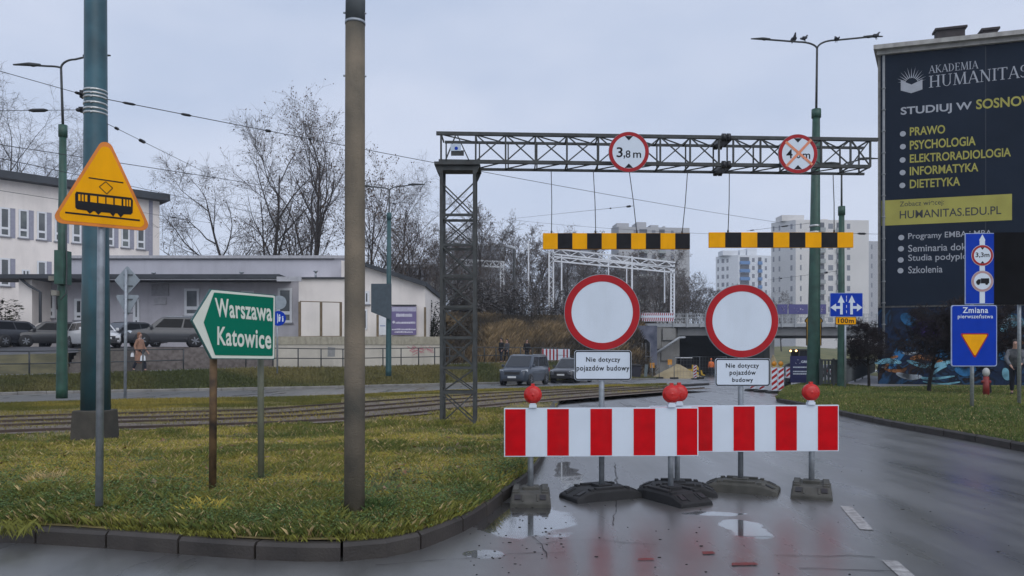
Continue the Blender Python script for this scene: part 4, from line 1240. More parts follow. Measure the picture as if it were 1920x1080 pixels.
# ------------------------------------------------------------------ street lamps
def lamp_mast(name, label, base, lower, mast, split, armL, armR, r0, r1, rm, mat, cap=True, extra=None, heads=True, Y=None, group="double armed street lamps"):
    """double-armed lamp; all points in photo pixels at depth Y"""
    p = P(*base, Y)
    root = thing(name, label, "street lamp", p, group=group)
    mb = MB(); t = P(*lower, Y); mb.tube([p - Vector((0, 0, .3)), p, p.lerp(t, .5), t], [r0, r0, (r0 + r1) / 2, r1], 20); mb.build("post", mat, root)
    mb = MB(); mb.tube([t - Vector((0, 0, .35)), t + Vector((0, 0, .02))], r1 * 1.3, 16); mb.build("collar", mat, root)
    s = P(*split, Y); mb = MB(); mb.tube([t, s], [rm * 1.15, rm], 10); mb.build("mast", m_gantry, root)
    for a in (armL, armR):
        if a is None: continue
        e = P(*a, Y); sx = 1 if e.x > s.x else -1
        R = abs(e.x - s.x) * .28; h = e.z - s.z
        pts = [s]
        for i in range(1, 9):
            th = i / 8 * math.pi / 2
            pts.append(s + Vector((sx * R * (1 - math.cos(th)), 0, h * .72 * math.sin(th))))
        pts.append(s + Vector((e.x - s.x - sx * .7, 0, h * .97))); 
        mb = MB(); mb.tube(pts, rm * .9, 8); ar = mb.build("arm", m_gantry, root)
        q = s + Vector((e.x - s.x - sx * .85, 0, h * .97)); mb = MB()
        mb.tube([q, q + Vector((sx * .25, 0, .0)), q + Vector((sx * .35, 0, .02)), e], [.045, .085, .075, .03], 10)
        for i, v in enumerate(mb.v): mb.v[i] = (v[0], v[1], q.z + .02 + (v[2] - q.z) * .75)
        mb.build("lamp_head", m_gantry, ar)
    return root
rl = lamp_mast("street_lamp", "tall green right street lamp whose arms carry four pigeons", (1525, 726), (1530.5, 206), None, (1532, 92), (1408, 73.5), (1655, 69), .29, .155, .045, m_pole_green, Y=33)
for py in (424, 436):
    mb = MB(); mb.tube([P(1527.5, py + 2, 33), P(1527.5, py - 2, 33)], .225, 16); mb.build("band", M("bright_steel_band", (0.52, 0.53, 0.52)), rl)
lamp_mast("street_lamp", "slim green street lamp right of the tall one, its arms behind the gantry end", (1577, 727), (1578, 388), None, (1578, 318), (1536, 307), (1646, 298), .155, .11, .035, m_pole_green, Y=31.5)
ll = lamp_mast("street_lamp", "left street lamp with dark green post behind the tram warning sign", (116, 729), (118, 236), None, (114.5, 128), (25, 122.5), (207, 105), .165, .10, .035, m_pole_green, Y=23.5)
ml = lamp_mast("street_lamp", "teal street lamp beside the white gabled building, left of the gantry tower", (728.5, 694), (729.5, 400), None, (730, 358), (662, 349), (796, 346.5), .15, .10, .032, M("teal_lamp_paint", (0.03, .085, .09), .5), Y=38.5)
# boxes and cable on the left lamp's post
mb = MB(); a = P(104, 523, 23.4); mb.box(a.x - .1, a.x + .15, 23.2, 23.5, a.z - .07, a.z + .07); mb.build("junction_box", M("pale_box", (.22, .21, .18), .7), ll); mb = MB(); a = P(106, 550, 23.4); mb.box(a.x - .05, a.x + .12, 23.2, 23.5, a.z - .08, a.z + .08); mb.build("junction_box", M("pale_box", (.22, .21, .18), .7), ll)
mb = MB(); mb.tube([P(124, 430, 23.3), P(125, 500, 23.3), P(124, 550, 23.25), P(114, 562, 23.2), P(106, 556, 23.2), P(107, 580, 23.3)], .02, 6); mb.build("cable", m_wire, ll)
mb = MB(); a = P(114, 500, 23.3); mb.box(a.x - .12, a.x + .16, 23.15, 23.6, a.z - .55, a.z + .5); mb.build("equipment_box", m_pole_green, ll)
# grey sign back on the mid lamp
sb = thing("direction_sign", "blank grey back of an arrow shaped sign on the teal lamp post", "road sign", P(716, 570, 38.3))
mb = MB(); mb.prism(P(716, 570, 38.2), *FRONT, [(p[0] * 38.2 / F, p[1] * 38.2 / F) for p in ((-20, 38), (18, 38), (18, -31), (10, -27), (-20, -15))], -.03, .03); mb.build("plate", M("slate_sign_back", (.055, .075, .09), .6), sb)
mb = MB(); mb.tube([P(728, 545, 38.3), P(716, 545, 38.3)], .03, 6); mb.tube([P(728, 575, 38.3), P(716, 575, 38.3)], .03, 6); mb.build("bracket", m_galv, sb)

def pigeon(label, px, py, Y, h, rz, lean=0.0):
    """a small pigeon perched with its feet on the arm"""
    p = P(px, py, Y); s = h / .25
    root = thing("pigeon", label, "bird", p, rz, "pigeons perched on the right lamp", local=True)
    root.scale = (s, s, s)
    me = bpy.data.meshes.new("body"); bm = bmesh.new()
    # skinned backbone: tail, rump, breast, neck, head, bill
    skin = bm.verts.layers.skin.verify()
    bones = [((0, -.20, .06), .012), ((0, -.13, .09), .03), ((0, -.04, .13), .062), ((0, .05, .16), .058), ((0, .085, .215), .032), ((0, .10, .255), .030), ((0, .135, .252), .010), ((0, .155, .246), .004)]
    vs = []
    for q, rr in bones:
        v = bm.verts.new(q); v[skin].radius = (rr, rr); vs.append(v)
    for a, b in zip(vs, vs[1:]): bm.edges.new((a, b))
    for sx in (-1, 1):
        pv = vs[2]
        for q, rr in (((sx * .025, .0, .05), .012), ((sx * .028, .005, .008), .007), ((sx * .028, .04, .004), .006)):
            v = bm.verts.new(q); v[skin].radius = (rr, rr); bm.edges.new((pv, v)); pv = v
    vs[2][skin].use_root = True
    bm.to_mesh(me); bm.free(); me.materials.append(M("slate_feathers", (.045, .047, .058), .7, var=.35, scale=14))
    o = bpy.data.objects.new("body", me); col.objects.link(o); o.parent = root; OFF[o] = Vector()
    o.modifiers.new("skin", 'SKIN'); m = o.modifiers.new("sub", 'SUBSURF'); m.levels = 1; m.render_levels = 1
    mb = MB()
    for sx in (-1, 1): mb.sphere((sx * .058, -.05, .125), (.016, .12, .045), 10, 6)
    mb.build("wing", M("dark_wing", (.028, .03, .036), .7), root)
pigeon("leftmost dark pigeon on the lamp's left arm, head tucked", 1489, 80, 33, .36, math.radians(180))
pigeon("smaller pigeon on the left arm, nearest to the lamp's mast", 1509, 78.5, 33, .31, math.radians(-70))
pigeon("lone pigeon on the right arm between mast and lamp head", 1568, 79.5, 33, .31, math.radians(0))
pigeon("paler pigeon standing on the right lamp head itself", 1643, 74, 33, .32, math.radians(-85))

# ------------------------------------------------------------------ signs on the right
def lane_sign():
    Y = 30.0; k = Y / F; c = P(1587, 571.5, Y)
    root = thing("lane_sign", "blue lane arrows sign with small amber distance plate on a slim post", "road sign", (c.x, Y, .2))
    mb = MB(); mb.tube([P(1585, 735, Y + .06), P(1585, 560, Y + .06)], .04, 10); mb.build("post", m_galv, root)
    U, V, N = FRONT
    w, h = 62 * k, 45 * k
    mb = MB(); mb.prism(c, U, V, N, rrect(-w / 2, w / 2, -h / 2, h / 2, .04), -.02, 0); pl = mb.build("plate", M("pale_sign_rim", (.35, .42, .60), .4), root)
    mb = MB(); mb.flat(c, U, V, N, rrect(-w / 2 + .02, w / 2 - .02, -h / 2 + .02, h / 2 - .02, .03), .004); mb.build("blue_field", m_blue, pl)
    mb = MB()
    for s in (-1, 1):
        def pp(a): return [(s * u * k, v * k) for u, v in (a if s > 0 else a[::-1])]
        mb.flat(c, U, V, N, pp([(7, -18), (12, -18), (12, 4), (16.5, 4), (10, 18), (3.5, 4), (7, 4)]), .008)
        mb.flat(c, U, V, N, pp([(12, -7.5), (19.5, -7.5), (19.5, -12.5), (30, -5), (19.5, 2.5), (19.5, -2.5), (12, -2.5)]), .0084)
    for v in (14.5, 8.5, -3, -13): mb.flat(c, U, V, N, [(-.5 * k, (v - 2.6) * k), (.6 * k, (v - 2.6) * k), (.6 * k, (v + 2.6) * k), (-.5 * k, (v + 2.6) * k)], .008)
    mb.build("arrow_symbol", m_white, pl)
    c2 = P(1586, 601.5, Y); mb = MB(); mb.prism(c2, U, V, N, rrect(-19.5 * k, 19.5 * k, -7.3 * k, 7.3 * k, .03), -.02, 0); p2 = mb.build("distance_plate", m_black, root)
    mb = MB(); mb.flat(c2, U, V, N, rrect(-18.7 * k, 18.7 * k, -6.5 * k, 6.5 * k, .025), .004); mb.build("amber_field", m_yel, p2)
    mb = MB(); text(mb, c2, U, V, N, "100m", -15 * k, 15 * k, -4.4 * k, 4.6 * k, .008, .02, 1.1); mb.build("lettering", m_black, p2)
lane_sign()
def priority_sign():
    Y = 18.8; k = Y / F; U, V, N = FRONT
    c = P(1826.5, 629.5, Y)
    root = thing("priority_sign", "large blue sign with yellow triangle and white words beside the mural wall", "road sign", (c.x, Y, .2))
    mb = MB(); mb.tube([P(1822.5, 772, Y + .07), P(1822.5, 600, Y + .07)], .045, 12); mb.build("post", m_galv, root)
    w, h = 86 * k, 115 * k
    mb = MB(); mb.prism(c, U, V, N, rrect(-w / 2, w / 2, -h / 2, h / 2, .06), -.025, 0); pl = mb.build("plate", M("pale_sign_rim", (.35, .42, .60), .4), root)
    mb = MB(); mb.flat(c, U, V, N, rrect(-w / 2 + .022, w / 2 - .022, -h / 2 + .022, h / 2 - .022, .05), .004); mb.build("blue_field", m_blue, pl)
    mb = MB()
    text(mb, c, U, V, N, "Zmiana", -22 * k, 26 * k, (629.5 - 587) * k, (629.5 - 576) * k, .008, .02, 1.1)
    mb.build("lettering", m_white, pl); mb = MB()
    text(mb, c, U, V, N, "pierwszeństwa", -31 * k, 35 * k, (629.5 - 599) * k, (629.5 - 589) * k, .008, .016, 1.1)
    mb.build("lettering", m_white, pl)
    tri = [(-27 * k, 4.5 * k), (1 * k, -43 * k), (28.5 * k, 4.5 * k)]
    mb = MB(); mb.flat(c, U, V, N, rtri(tri, .035), .008); mb.build("red_rim", m_dred, pl)
    mb = MB(); mb.flat(c, U, V, N, rtri([(-23.5 * k, 2.3 * k), (1 * k, -38.5 * k), (25 * k, 2.3 * k)], .025), .012); mb.build("yellow_field", m_yel, pl)
priority_sign()
def lane_board():
    Y = 19.6; k = Y / F; U, V, N = turned(-4)
    c = P(1837, 503.5, Y)
    root = thing("lane_board", "blue lane height sign whose right half is hidden under black foil", "road sign", (c.x, Y, .2))
    mb = MB()
    mb.tube([P(1911, 770, Y + .10), P(1911, 450, Y + .10)], .045, 12); mb.build("post", m_galv, root)
    mb = MB(); mb.tube([P(1822.5, 610, Y + .07), P(1822.5, 450, Y + .07)], .04, 10); mb.build("post", m_galv, root)
    mb = MB(); mb.prism(c, U, V, N, [(-26.5 * k, -67 * k), (106 * k, -67 * k), (106 * k, 66.5 * k), (-26.5 * k, 66.5 * k)], -.025, 0); pl = mb.build("plate", M("pale_sign_rim", (.35, .42, .60), .4), root)
    mb = MB(); mb.flat(c, U, V, N, [(-25.3 * k, -65.5 * k), (26 * k, -65.5 * k), (26 * k, 65.2 * k), (-25.3 * k, 65.2 * k)], .004); mb.build("blue_field", m_blue, pl)
    m_foil = M("black_foil", (.004, .004, .005), .8, var=.5, scale=2, bump=.3, bscale=5, spec=.12)
    mb = MB(); mb.prism(c, U, V, N, [(25.5 * k, -68 * k), (107 * k, -68 * k), (107 * k, 67 * k), (25.5 * k, 67 * k)], -.03, .012); mb.build("black_foil", m_foil, pl)
    mb = MB(); mb.flat(c, U, V, N, [(-.5 * k, -65 * k), (9 * k, -65 * k), (9 * k, 52 * k), (9.5 * k, 52 * k), (9.5 * k, 54 * k), (4.5 * k, 64 * k), (-1 * k, 54 * k), (-1 * k, 52 * k), (-.5 * k, 52 * k)], .008); mb.build("arrow_symbol", m_white, pl)
    for cy, nm in ((24.5, 0), (-24, 1)):
        cc = c + U * (4.3 * k) + V * (cy * k)
        mb = MB(); mb.flat(cc, U, V, N, circle(20 * k, 40), .012); d = mb.build("disc", M("pale_disc_rim", (.5, .47, .48), .4), pl)
        mb = MB(); ring_faces(mb, cc, U, V, N, circle(19 * k, 40), circle(15.3 * k, 40), .016); mb.build("red_ring", m_dred if nm == 0 else M("faded_red_film", (.42, .25, .25), .5), d)
        mb = MB(); mb.flat(cc, U, V, N, circle(15.3 * k, 40), .0155); mb.build("white_field", m_white, d)
        mb = MB()
        if nm == 0:
            text(mb, cc, U, V, N, "3,3m", -12.5 * k, 12.5 * k, -4.8 * k, 5.5 * k, .019, .016)
            for s in (1, -1): mb.flat(cc, U, V, N, [(-3.5 * k, s * 15 * k), (0, s * 10.5 * k), (3.5 * k, s * 15 * k)][::-s], .019)
            mb.build("lettering", m_black, d)
        else:
            mb.flat(cc, U, V, N, [(p * k, q * k) for p, q in ((-3, -4), (12, -4), (12, 5.5), (-3, 5.5))], .019)
            mb.flat(cc, U, V, N, [(p * k, q * k) for p, q in ((-11.5, -4), (-3.4, -4), (-3.4, 3.8), (-8, 3.8), (-11.5, -.2))], .019)
            for u in (-7.5, 7.5): mb.flat(cc, U, V, N, circle(2.6 * k, 14, u * k, -4.4 * k), .0195)
            mb.build("lorry_symbol", m_black, d)
lane_board()
# rear faces of signs on the left: diamond above triangle
def sign_backs():
    Y = 26.0; k = Y / F; U, V, N = FRONT
    root = thing("priority_road_sign", "grey sign back, diamond above triangle, on a slim post by the car park", "road sign", P(236, 745, Y))
    mb = MB(); mb.tube([P(234.5, 752, Y), P(236.5, 505, Y)], .05, 10); mb.build("post", m_galv, root)
    mb = MB(); mb.prism(P(239, 526, Y + .08), U, V, N, rtri([(-24.5 * k, 0), (0, -27 * k), (24 * k, 0), (0, 28 * k)], .05), -.012, .012); mb.build("diamond_plate", m_greyback, root)
    mb = MB(); mb.prism(P(239, 570, Y + .08), U, V, N, rtri([(-23 * k, 17 * k), (0, -24 * k), (23.5 * k, 17 * k)], .06), -.012, .012); mb.build("triangle_plate", m_greyback, root)
    mb = MB()
    for py in (515, 536, 561, 587): mb.box(P(231, py, Y).x, P(247, py, Y).x, Y + .03, Y + .065, P(0, py, Y).z - .02, P(0, py, Y).z + .02)
    mb.build("clamp", M("dark_clamp", (.08, .09, .1), .5), root)
sign_backs()
def lane_disc():
    Y = 37.0; k = Y / F; U, V, N = FRONT
    root = thing("mandatory_sign", "round blue sign with white figures behind the green direction sign", "road sign", P(521, 700, Y))
    mb = MB(); mb.tube([P(520, 700, Y + .06), P(520, 560, Y + .06)], .04, 10); mb.build("post", m_galv, root)
    c = P(522, 597, Y); mb = MB(); mb.prism(c, U, V, N, circle(14 * k, 40), -.015, 0); d = mb.build("disc", m_blue, root)
    mb = MB()
    mb.flat(c, U, V, N, circle(1.7 * k, 12, 2 * k, 6 * k), .004); mb.flat(c, U, V, N, [(0, -6 * k), (3 * k, -6 * k), (4.5 * k, 3 * k), (0, 4 * k)], .004)
    mb.flat(c, U, V, N, circle(1.3 * k, 12, 8 * k, 3 * k), .004); mb.flat(c, U, V, N, [(7 * k, -6 * k), (9.5 * k, -6 * k), (9.5 * k, 1 * k), (7 * k, 1.4 * k)], .004)
    mb.flat(c, U, V, N, [(-2.2 * k, -9 * k), (-1 * k, -9 * k), (-1 * k, 9 * k), (-2.2 * k, 9 * k)], .004)
    mb.build("figure_symbol", m_white, d)
    c = P(524, 567, Y + .03); mb = MB(); mb.prism(c, U, V, N, circle(13 * k, 32), -.01, .01); mb.build("back_disc", m_greyback, root)
lane_disc()
def arrow_sign():
    Y = 40.0; k = Y / F; U, V, N = FRONT
    root = thing("detour_sign", "yellow upward arrow shaped sign half hidden by the tall green lamp", "road sign", P(1526, 700, Y))
    c = P(1526, 618, Y)
    a = [(-14.5, -30), (14.5, -30), (14.5, 13), (17, 14), (17, 18), (0, 38), (-17, 18), (-17, 14), (-14.5, 13)]
    mb = MB(); mb.prism(c, U, V, N, [(u * k, v * k) for u, v in a], -.02, 0); pl = mb.build("plate", m_black, root)
    b = [(-13.2, -29), (13.2, -29), (13.2, 14), (15.6, 15), (15.4, 17.5), (0, 36), (-15.4, 17.5), (-15.6, 15), (-13.2, 14)]
    mb = MB(); mb.flat(c, U, V, N, [(u * k, v * k) for u, v in b], .004); mb.build("yellow_field", M("pale_amber_film", (.62, .33, .02), .45), pl)
    mb = MB(); mb.tube([P(1526, 728, Y + .08), P(1526, 600, Y + .08)], .05, 8); mb.build("post", m_galv, root)
arrow_sign()
# ------------------------------------------------------------------ buildings
class Facade:
    """a vertical wall plane through A along the plan direction d; maps photo pixels to it"""
    def __init__(self, A, d):
        self.O = Vector(A); self.U = Vector((d[0], d[1], 0)).normalized(); self.V = Vector((0, 0, 1))
        self.N = Vector((self.U.y, -self.U.x, 0))
    def q(self, px, py):
        d = Vector(((px - 960) / F, 1, (HZ - py) / F)); o = Vector((0, 0, CH))
        t = (self.O - o).dot(self.N) / d.dot(self.N); p = o + d * t - self.O
        return (p.dot(self.U), p.dot(self.V))
    def pt(self, u, v, n=0): return self.O + self.U * u + self.V * v + self.N * n
    def axes(self): return (self.O, self.U, self.V, self.N)
def window(parent, fc, u0, u1, v0, v1, depth=.12, frame=.07, mull=None, sill=True, low=None, fm=None, glass=None, slot=None):
    """a real opening is read as a recess: frame and glass set in a dark reveal box"""
    O, U, V, N = fc.axes(); fm = fm or m_frame_w
    mb = MB(); mb.obox(O, U, V, N, u0, u1, v0, v1, .010, .022); w = mb.build("window", glass or m_glass, parent)
    mb = MB()
    for a, b, c, d in ((u0, u0 + frame, v0, v1), (u1 - frame, u1, v0, v1), (u0 + frame, u1 - frame, v1 - frame, v1), (u0 + frame, u1 - frame, v0, v0 + frame)): mb.obox(O, U, V, N, a, b, c, d, .012, .05)
    for m in (mull or []): mb.obox(O, U, V, N, u0 + (u1 - u0) * m - frame * .5, u0 + (u1 - u0) * m + frame * .5, v0 + frame, v1 - frame, .012, .048)
    if low: mb.obox(O, U, V, N, u0 + frame, u1 - frame, v0 + (v1 - v0) * low - frame * .7, v0 + (v1 - v0) * low + frame * .7, .012, .046)
    mb.build("frame", fm, w)
    if sill:
        mb = MB(); mb.obox(O, U, V, N, u0 - .08, u1 + .08, v0 - .09, v0 - .005, .0, .14); mb.build("sill", M("grey_sill", (.23, .23, .25), .6), w)
    return w
m_wall_w = M("white_render", (0.83, 0.765, 0.71), 0.9, var=.05, scale=.8, dirt=.35, dirt_c=(.5, .46, .43), bump=.05)
m_wall_g = M("grey_render", (0.26, 0.27, 0.31), 0.9, var=.08, scale=.8, dirt=.4, dirt_c=(.18, .18, .20), bump=.08)
m_wall_p = M("pale_grey_render", (0.48, 0.475, 0.52), 0.9, var=.06, scale=.7, dirt=.3, dirt_c=(.25, .25, .28))
m_roof = M("dark_roofing", (0.045, 0.05, 0.058), 0.75, var=.2, scale=1)
m_lavender = M("lavender_strip", (0.30, 0.30, 0.36), 0.85, var=.08)

def school():
    fc = Facade(P(0, HZ, 55), (1.03, 1.0))
    root = thing("school_building", "white three storey building with dark flat roof at the left edge", "building", fc.O)
    O, U, V, N = fc.axes()
    u1, vt = fc.q(299, 378); u0 = -22; vb = -4
    t = fc.q(0, 334)[1]
    mb = MB(); mb.obox(O, U, V, N, u0, u1, vb, vt, -16, 0); mb.build("wall", m_wall_w, root)
    ru = fc.q(312, 378)[0]
    mb = MB(); mb.obox(O, U, V, N, u0 - .5, ru, vt, vt + .55, -17, .9); mb.build("roof", m_roof, root)
    # upper row: one window per bay with its lavender reveal painted as a flat strip
    ua = fc.q(9, 0)[0]; ub = fc.q(264, 0)[0]; n = 8; st = (ub - ua) / n
    v1 = fc.q(9, 389)[1]; v0 = fc.q(9, 443)[1]; v3 = fc.q(9, 484)[1]; v2 = fc.q(9, 536)[1]
    m_blind = M("window_glass_with_blind", (.16, .18, .17), .15, c2=(.06, .07, .08), scale=1.2)
    for i in range(-3, n + 1):
        c = ua + st * i
        if c < -12: continue
        window(root, fc, c - st * .27, c + st * .27, v0, v1, low=.28, frame=.12, glass=m_blind if i % 3 == 1 else m_glass)
        mb = MB(); mb.obox(O, U, V, N, c + st * .27 + .02, c + st * .56, v0 - .09, v1, .0, .012); mb.build("panel", m_lavender, root)
    for i in range(-3, 4):
        c = ua + st * i
        if i == 1:
            window(root, fc, c - st * .1, c + st * .35, v3 - 1.75, v3 - .75, frame=.1, mull=[.5], sill=False); continue
        window(root, fc, c - st * .27, c + st * .27, v2, v3, low=.28, frame=.12)
        mb = MB(); mb.obox(O, U, V, N, c + st * .27 + .02, c + st * .56, v2 - .09, v3, .0, .012); mb.build("panel", m_lavender, root)
    a = fc.q(279, 0)[0]; b = fc.q(286, 0)[0]
    mb = MB(); mb.obox(O, U, V, N, a, b, vb, vt - .02, 0, .05); mb.build("pilaster", m_lavender, root)
school()

def low_building():
    Y = 50.0
    fc = Facade((0, Y, CH), (1, 0)); fb = Facade((0, Y - .0, CH), (1, 0))
    root = thing("low_building", "long low grey building with deep canopy and white gabled end, behind the parked cars", "building", P(350, 650, Y))
    O, U, V, N = fc.axes()
    x = lambda px, YY=Y: (px - 960) / F * YY
    z = lambda py, YY=Y: (HZ - py) / F * YY
    mb = MB(); mb.obox(O, U, V, N, x(36), x(560), z(660), z(524), -9, 0); mb.build("wall", M("lilac_grey_render", (.50, .48, .51), .9, var=.1, scale=.9, dirt=.35, dirt_c=(.26, .26, .28)), root)  # even lilac-grey base tone of the recessed wall
    mb = MB(); mb.obox(O, U, V, N, x(139), x(648), z(522), z(486), -9, .30); mb.build("upper_wall", m_wall_p, root)
    mb = MB(); mb.obox(O, U, V, N, x(135), x(652), z(486), z(480.5), -9.2, .45); mb.build("parapet", M("pale_coping", (.40, .40, .42), .7), root)
    mb = MB(); mb.obox(O, U, V, N, x(137), x(629), z(487.5), z(486) - .001, .30, .44); mb.build("gutter_line", m_roof, root)
    mb = MB(); mb.obox(O, U, V, N, x(6), x(546), z(529.5), z(522.0), 0, 2.6); mb.build("canopy", m_roof, root)
    mb = MB(); mb.obox(O, U, V, N, x(520, 47.4), x(566, 47.4), z(528, 47.4), z(519, 47.4), 2.62, 2.75); mb.obox(O, U, V, N, x(205), x(546), z(532), z(530), 2.3, 2.5); mb.build("fascia", M("pale_fascia", (.42, .42, .44), .7), root)
    # white left end wall with its downpipe
    mb = MB(); mb.obox(O, U, V, N, x(35, 48), x(60, 48), z(660), z(530), .0, 2.0); mb.build("end_wall", m_wall_w, root)
    mb = MB(); mb.tube([fc.pt(x(22, 47), z(527), 2.3), fc.pt(x(40, 47), z(541), 2.3), fc.pt(x(60.5, 47), z(553), 2.2), fc.pt(x(60.5, 47), z(655), 2.2)], .09, 8); mb.build("downpipe", m_roof, root)
    for a, b, t, l in ((76, 103, 543, 596), (140, 156, 560, 600), (250, 262, 560, 612), (346, 374, 541, 592), (452, 476, 545, 595), (521, 548, 540, 605)):
        window(root, fc, x(a), x(b), z(l), z(t), low=.28, frame=.16)
    mb = MB(); mb.obox(O, U, V, N, x(285), x(317), z(555), z(532), .005, .08); mb.build("wall_board", M("pale_board", (.33, .32, .34), .8), root)
    mb = MB(); mb.obox(O, U, V, N, x(289), x(312), z(571), z(558), .005, .08); mb.build("wall_board", M("paler_board", (.42, .41, .43), .8), root)
    # roof vents and small chimneys
    for px, py in ((288, 513), (453, 512), (592, 510)):
        mb = MB(); mb.tube([fc.pt(x(px, 48.5), z(523, 48.5), 1.5), fc.pt(x(px, 48.5), z(py, 48.5), 1.5)], .07, 8); mb.tube([fc.pt(x(px, 48.5), z(py, 48.5), 1.5), fc.pt(x(px, 48.5), z(py - 2.5, 48.5), 1.5)], .15, 8); mb.build("vent", m_galv, root)
    r = np.random.default_rng(3)
    for px in (255, 306, 345, 405, 440, 500, 548, 590, 622): 
        w = r.uniform(3, 9); h = r.uniform(2, 6); mb = MB(); mb.obox(O, U, V, N, x(px - w), x(px + w), z(481), z(480 - h), -4, -3); mb.build("roof_hatch", m_roof, root)
    # white gabled part
    zb = z(700)
    pts = [(x(560, 48.5), zb), (x(798, 48.5), zb), (x(797, 48.5), z(533, 48.5)), (x(690, 48.5), z(500, 48.5)), (x(640, 48.5), z(488, 48.5)), (x(640, 48.5), z(521, 48.5)), (x(560, 48.5), z(521, 48.5))]
    mb = MB(); mb.prism(O, U, V, N, pts, -9, 1.5); mb.build("gable_wall", m_wall_w, root)
    rp = [(x(648, 48), z(488.5, 48)), (x(690, 48), z(501, 48)), (x(799, 48), z(537, 48)), (x(800, 48), z(529, 48)), (x(690, 48), z(494, 48)), (x(648, 48), z(482, 48))]
    mb = MB(); mb.prism(O, U, V, N, rp, -9.3, 2.0); mb.build("gable_roof", m_roof, root)
    mb = MB(); mb.obox(O, U, V, N, x(556, 48), x(648, 48), z(521.3, 48), z(518.5, 48), 1.4, 1.7); mb.build("flat_roof_edge", m_roof, root)
    f2 = Facade((0, 48.5, CH), (1, 0)); f2.O = Vector((0, Y - 1.5, CH))
    window(root, f2, x(676, 48.5), x(693, 48.5), z(570, 48.5), z(546, 48.5), frame=.14, mull=[.5])
    window(root, f2, x(672, 48.5), x(689, 48.5), z(618, 48.5), z(580, 48.5), frame=.1, sill=False)
    mb = MB(); mb.obox(f2.O, U, V, N, x(735, 48.5), x(781, 48.5), z(573.5, 48.5), z(571.5, 48.5), .0, .2); mb.build("ledge", m_roof, root)
low_building()
# purple banner, white board on the gable wall
def wall_banner():
    f2 = Facade((0, 48.3, CH), (1, 0)); O, U, V, N = f2.axes(); Y = 48.3
    x = lambda px: (px - 960) / F * Y; z = lambda py: (HZ - py) / F * Y
    root = thing("wall_banner", "faded purple banner with white lines hung on the white gable wall", "banner", P(758, 628, Y))
    mb = MB(); mb.obox(O, U, V, N, x(734), x(781), z(628), z(575), .03, .06); s = mb.build("sheet", M("faded_purple_vinyl", (.155, .125, .255), .6, var=.12, scale=.6), root)
    mb = MB(); mb.obox(O, U, V, N, x(735), x(780.5), z(584), z(576), .061, .064); mb.build("pale_strip", M("pale_lilac_vinyl", (.42, .40, .50), .6), s)
    # its words are too blurred to read; rows of short white marks stand in the same places
    mb = MB(); r = np.random.default_rng(2)
    for a, b, t, l in ((743, 773, 588, 594), (742, 779, 603, 607), (735, 780, 616, 619), (740, 774, 621, 624)):
        p = a
        while p < b:
            w = r.uniform(1.2, 3.2); mb.obox(O, U, V, N, x(p), x(min(p + w, b)), z(l), z(t + r.uniform(0, 1)), .061, .066); p += w + .5
    mb.flat(O + N * .066, U, V, N, circle(.09, 12, x(738.5), z(604)), 0)
    mb.build("lettering", M("pale_vinyl", (.62, .60, .68), .6), s)
    b2 = thing("notice_board", "plain white board leaning beside the purple banner on the gable wall", "board", P(718, 628, Y))
    mb = MB(); mb.obox(O, U, V, N, x(711), x(726), z(628), z(593), .03, .10); mb.build("panel", m_frame_w, b2)
    mb = MB(); mb.obox(O, U, V, N, x(713), x(723), z(612), z(610), .101, .105); mb.build("lettering", M("grey_blue_ink", (.25, .3, .45)), b2)
wall_banner()

# ---- retaining walls, steps, timber fence
m_cream_w = M("cream_stained_render", (0.54, 0.50, 0.42), 0.9, var=.10, scale=.7, dirt=.5, dirt_c=(.25, .23, .19), bump=.1)
def wall_run(name, label, cat, a, b, zbot, ztop, th, mat, cap=None, group=None):
    """a, b: (px, Y) ends"""
    A = P(a[0], 0, a[1]); B = P(b[0], 0, b[1]); A.z = B.z = 0
    fc = Facade(A, (B - A)); L = (B - A).length; O, U, V, N = fc.axes()
    root = thing(name, label, cat, A, group=group)
    mb = MB(); mb.add([fc.pt(0, zbot[0], 0), fc.pt(L, zbot[1], 0), fc.pt(L, ztop[1], 0), fc.pt(0, ztop[0], 0), fc.pt(0, zbot[0], -th), fc.pt(L, zbot[1], -th), fc.pt(L, ztop[1], -th), fc.pt(0, ztop[0], -th)],
                      [(0, 1, 2, 3), (7, 6, 5, 4), (0, 4, 5, 1), (1, 5, 6, 2), (2, 6, 7, 3), (3, 7, 4, 0)])
    mb.build("wall", mat, root)
    return root, fc, L
root, fc, L = wall_run("retaining_wall", "long cream stained retaining wall with pink scribble behind the railing", "wall", (512, 44.3), (832, 48.3), (.5, .5), (2.72, 2.82), .4, m_cream_w)
mb = MB()
mb.add([fc.pt(0, 2.26, .05), fc.pt(L, 2.32, .05), fc.pt(L, 2.84, .05), fc.pt(0, 2.74, .05), fc.pt(0, 2.26, .002), fc.pt(L, 2.32, .002), fc.pt(L, 2.84, .002), fc.pt(0, 2.74, .002)], [(0, 1, 2, 3), (0, 4, 5, 1), (2, 6, 7, 3), (1, 5, 6, 2), (3, 7, 4, 0)])
mb.build("band", M("yellowed_concrete_band", (0.36, 0.33, 0.25), .9, var=.12, dirt=.6, dirt_c=(.15, .13, .1)), root)
mb = MB(); rr = np.random.default_rng(8)
for k in range(26):
    px = rr.uniform(768, 812); py = rr.uniform(650, 664); u, v = fc.q(px, py); a = rr.uniform(0, 6.28); l = rr.uniform(.12, .38); w = .022
    d = (math.cos(a) * l, math.sin(a) * l * .7); mb.flat(*fc.axes(), [(u - d[0], v - d[1] - w), (u + d[0], v + d[1] - w), (u + d[0], v + d[1] + w), (u - d[0], v - d[1] + w)], .004 + .0004 * k)
mb.build("pink_scribble", M("pink_spray_paint", (.45, .17, .19), .8), root)
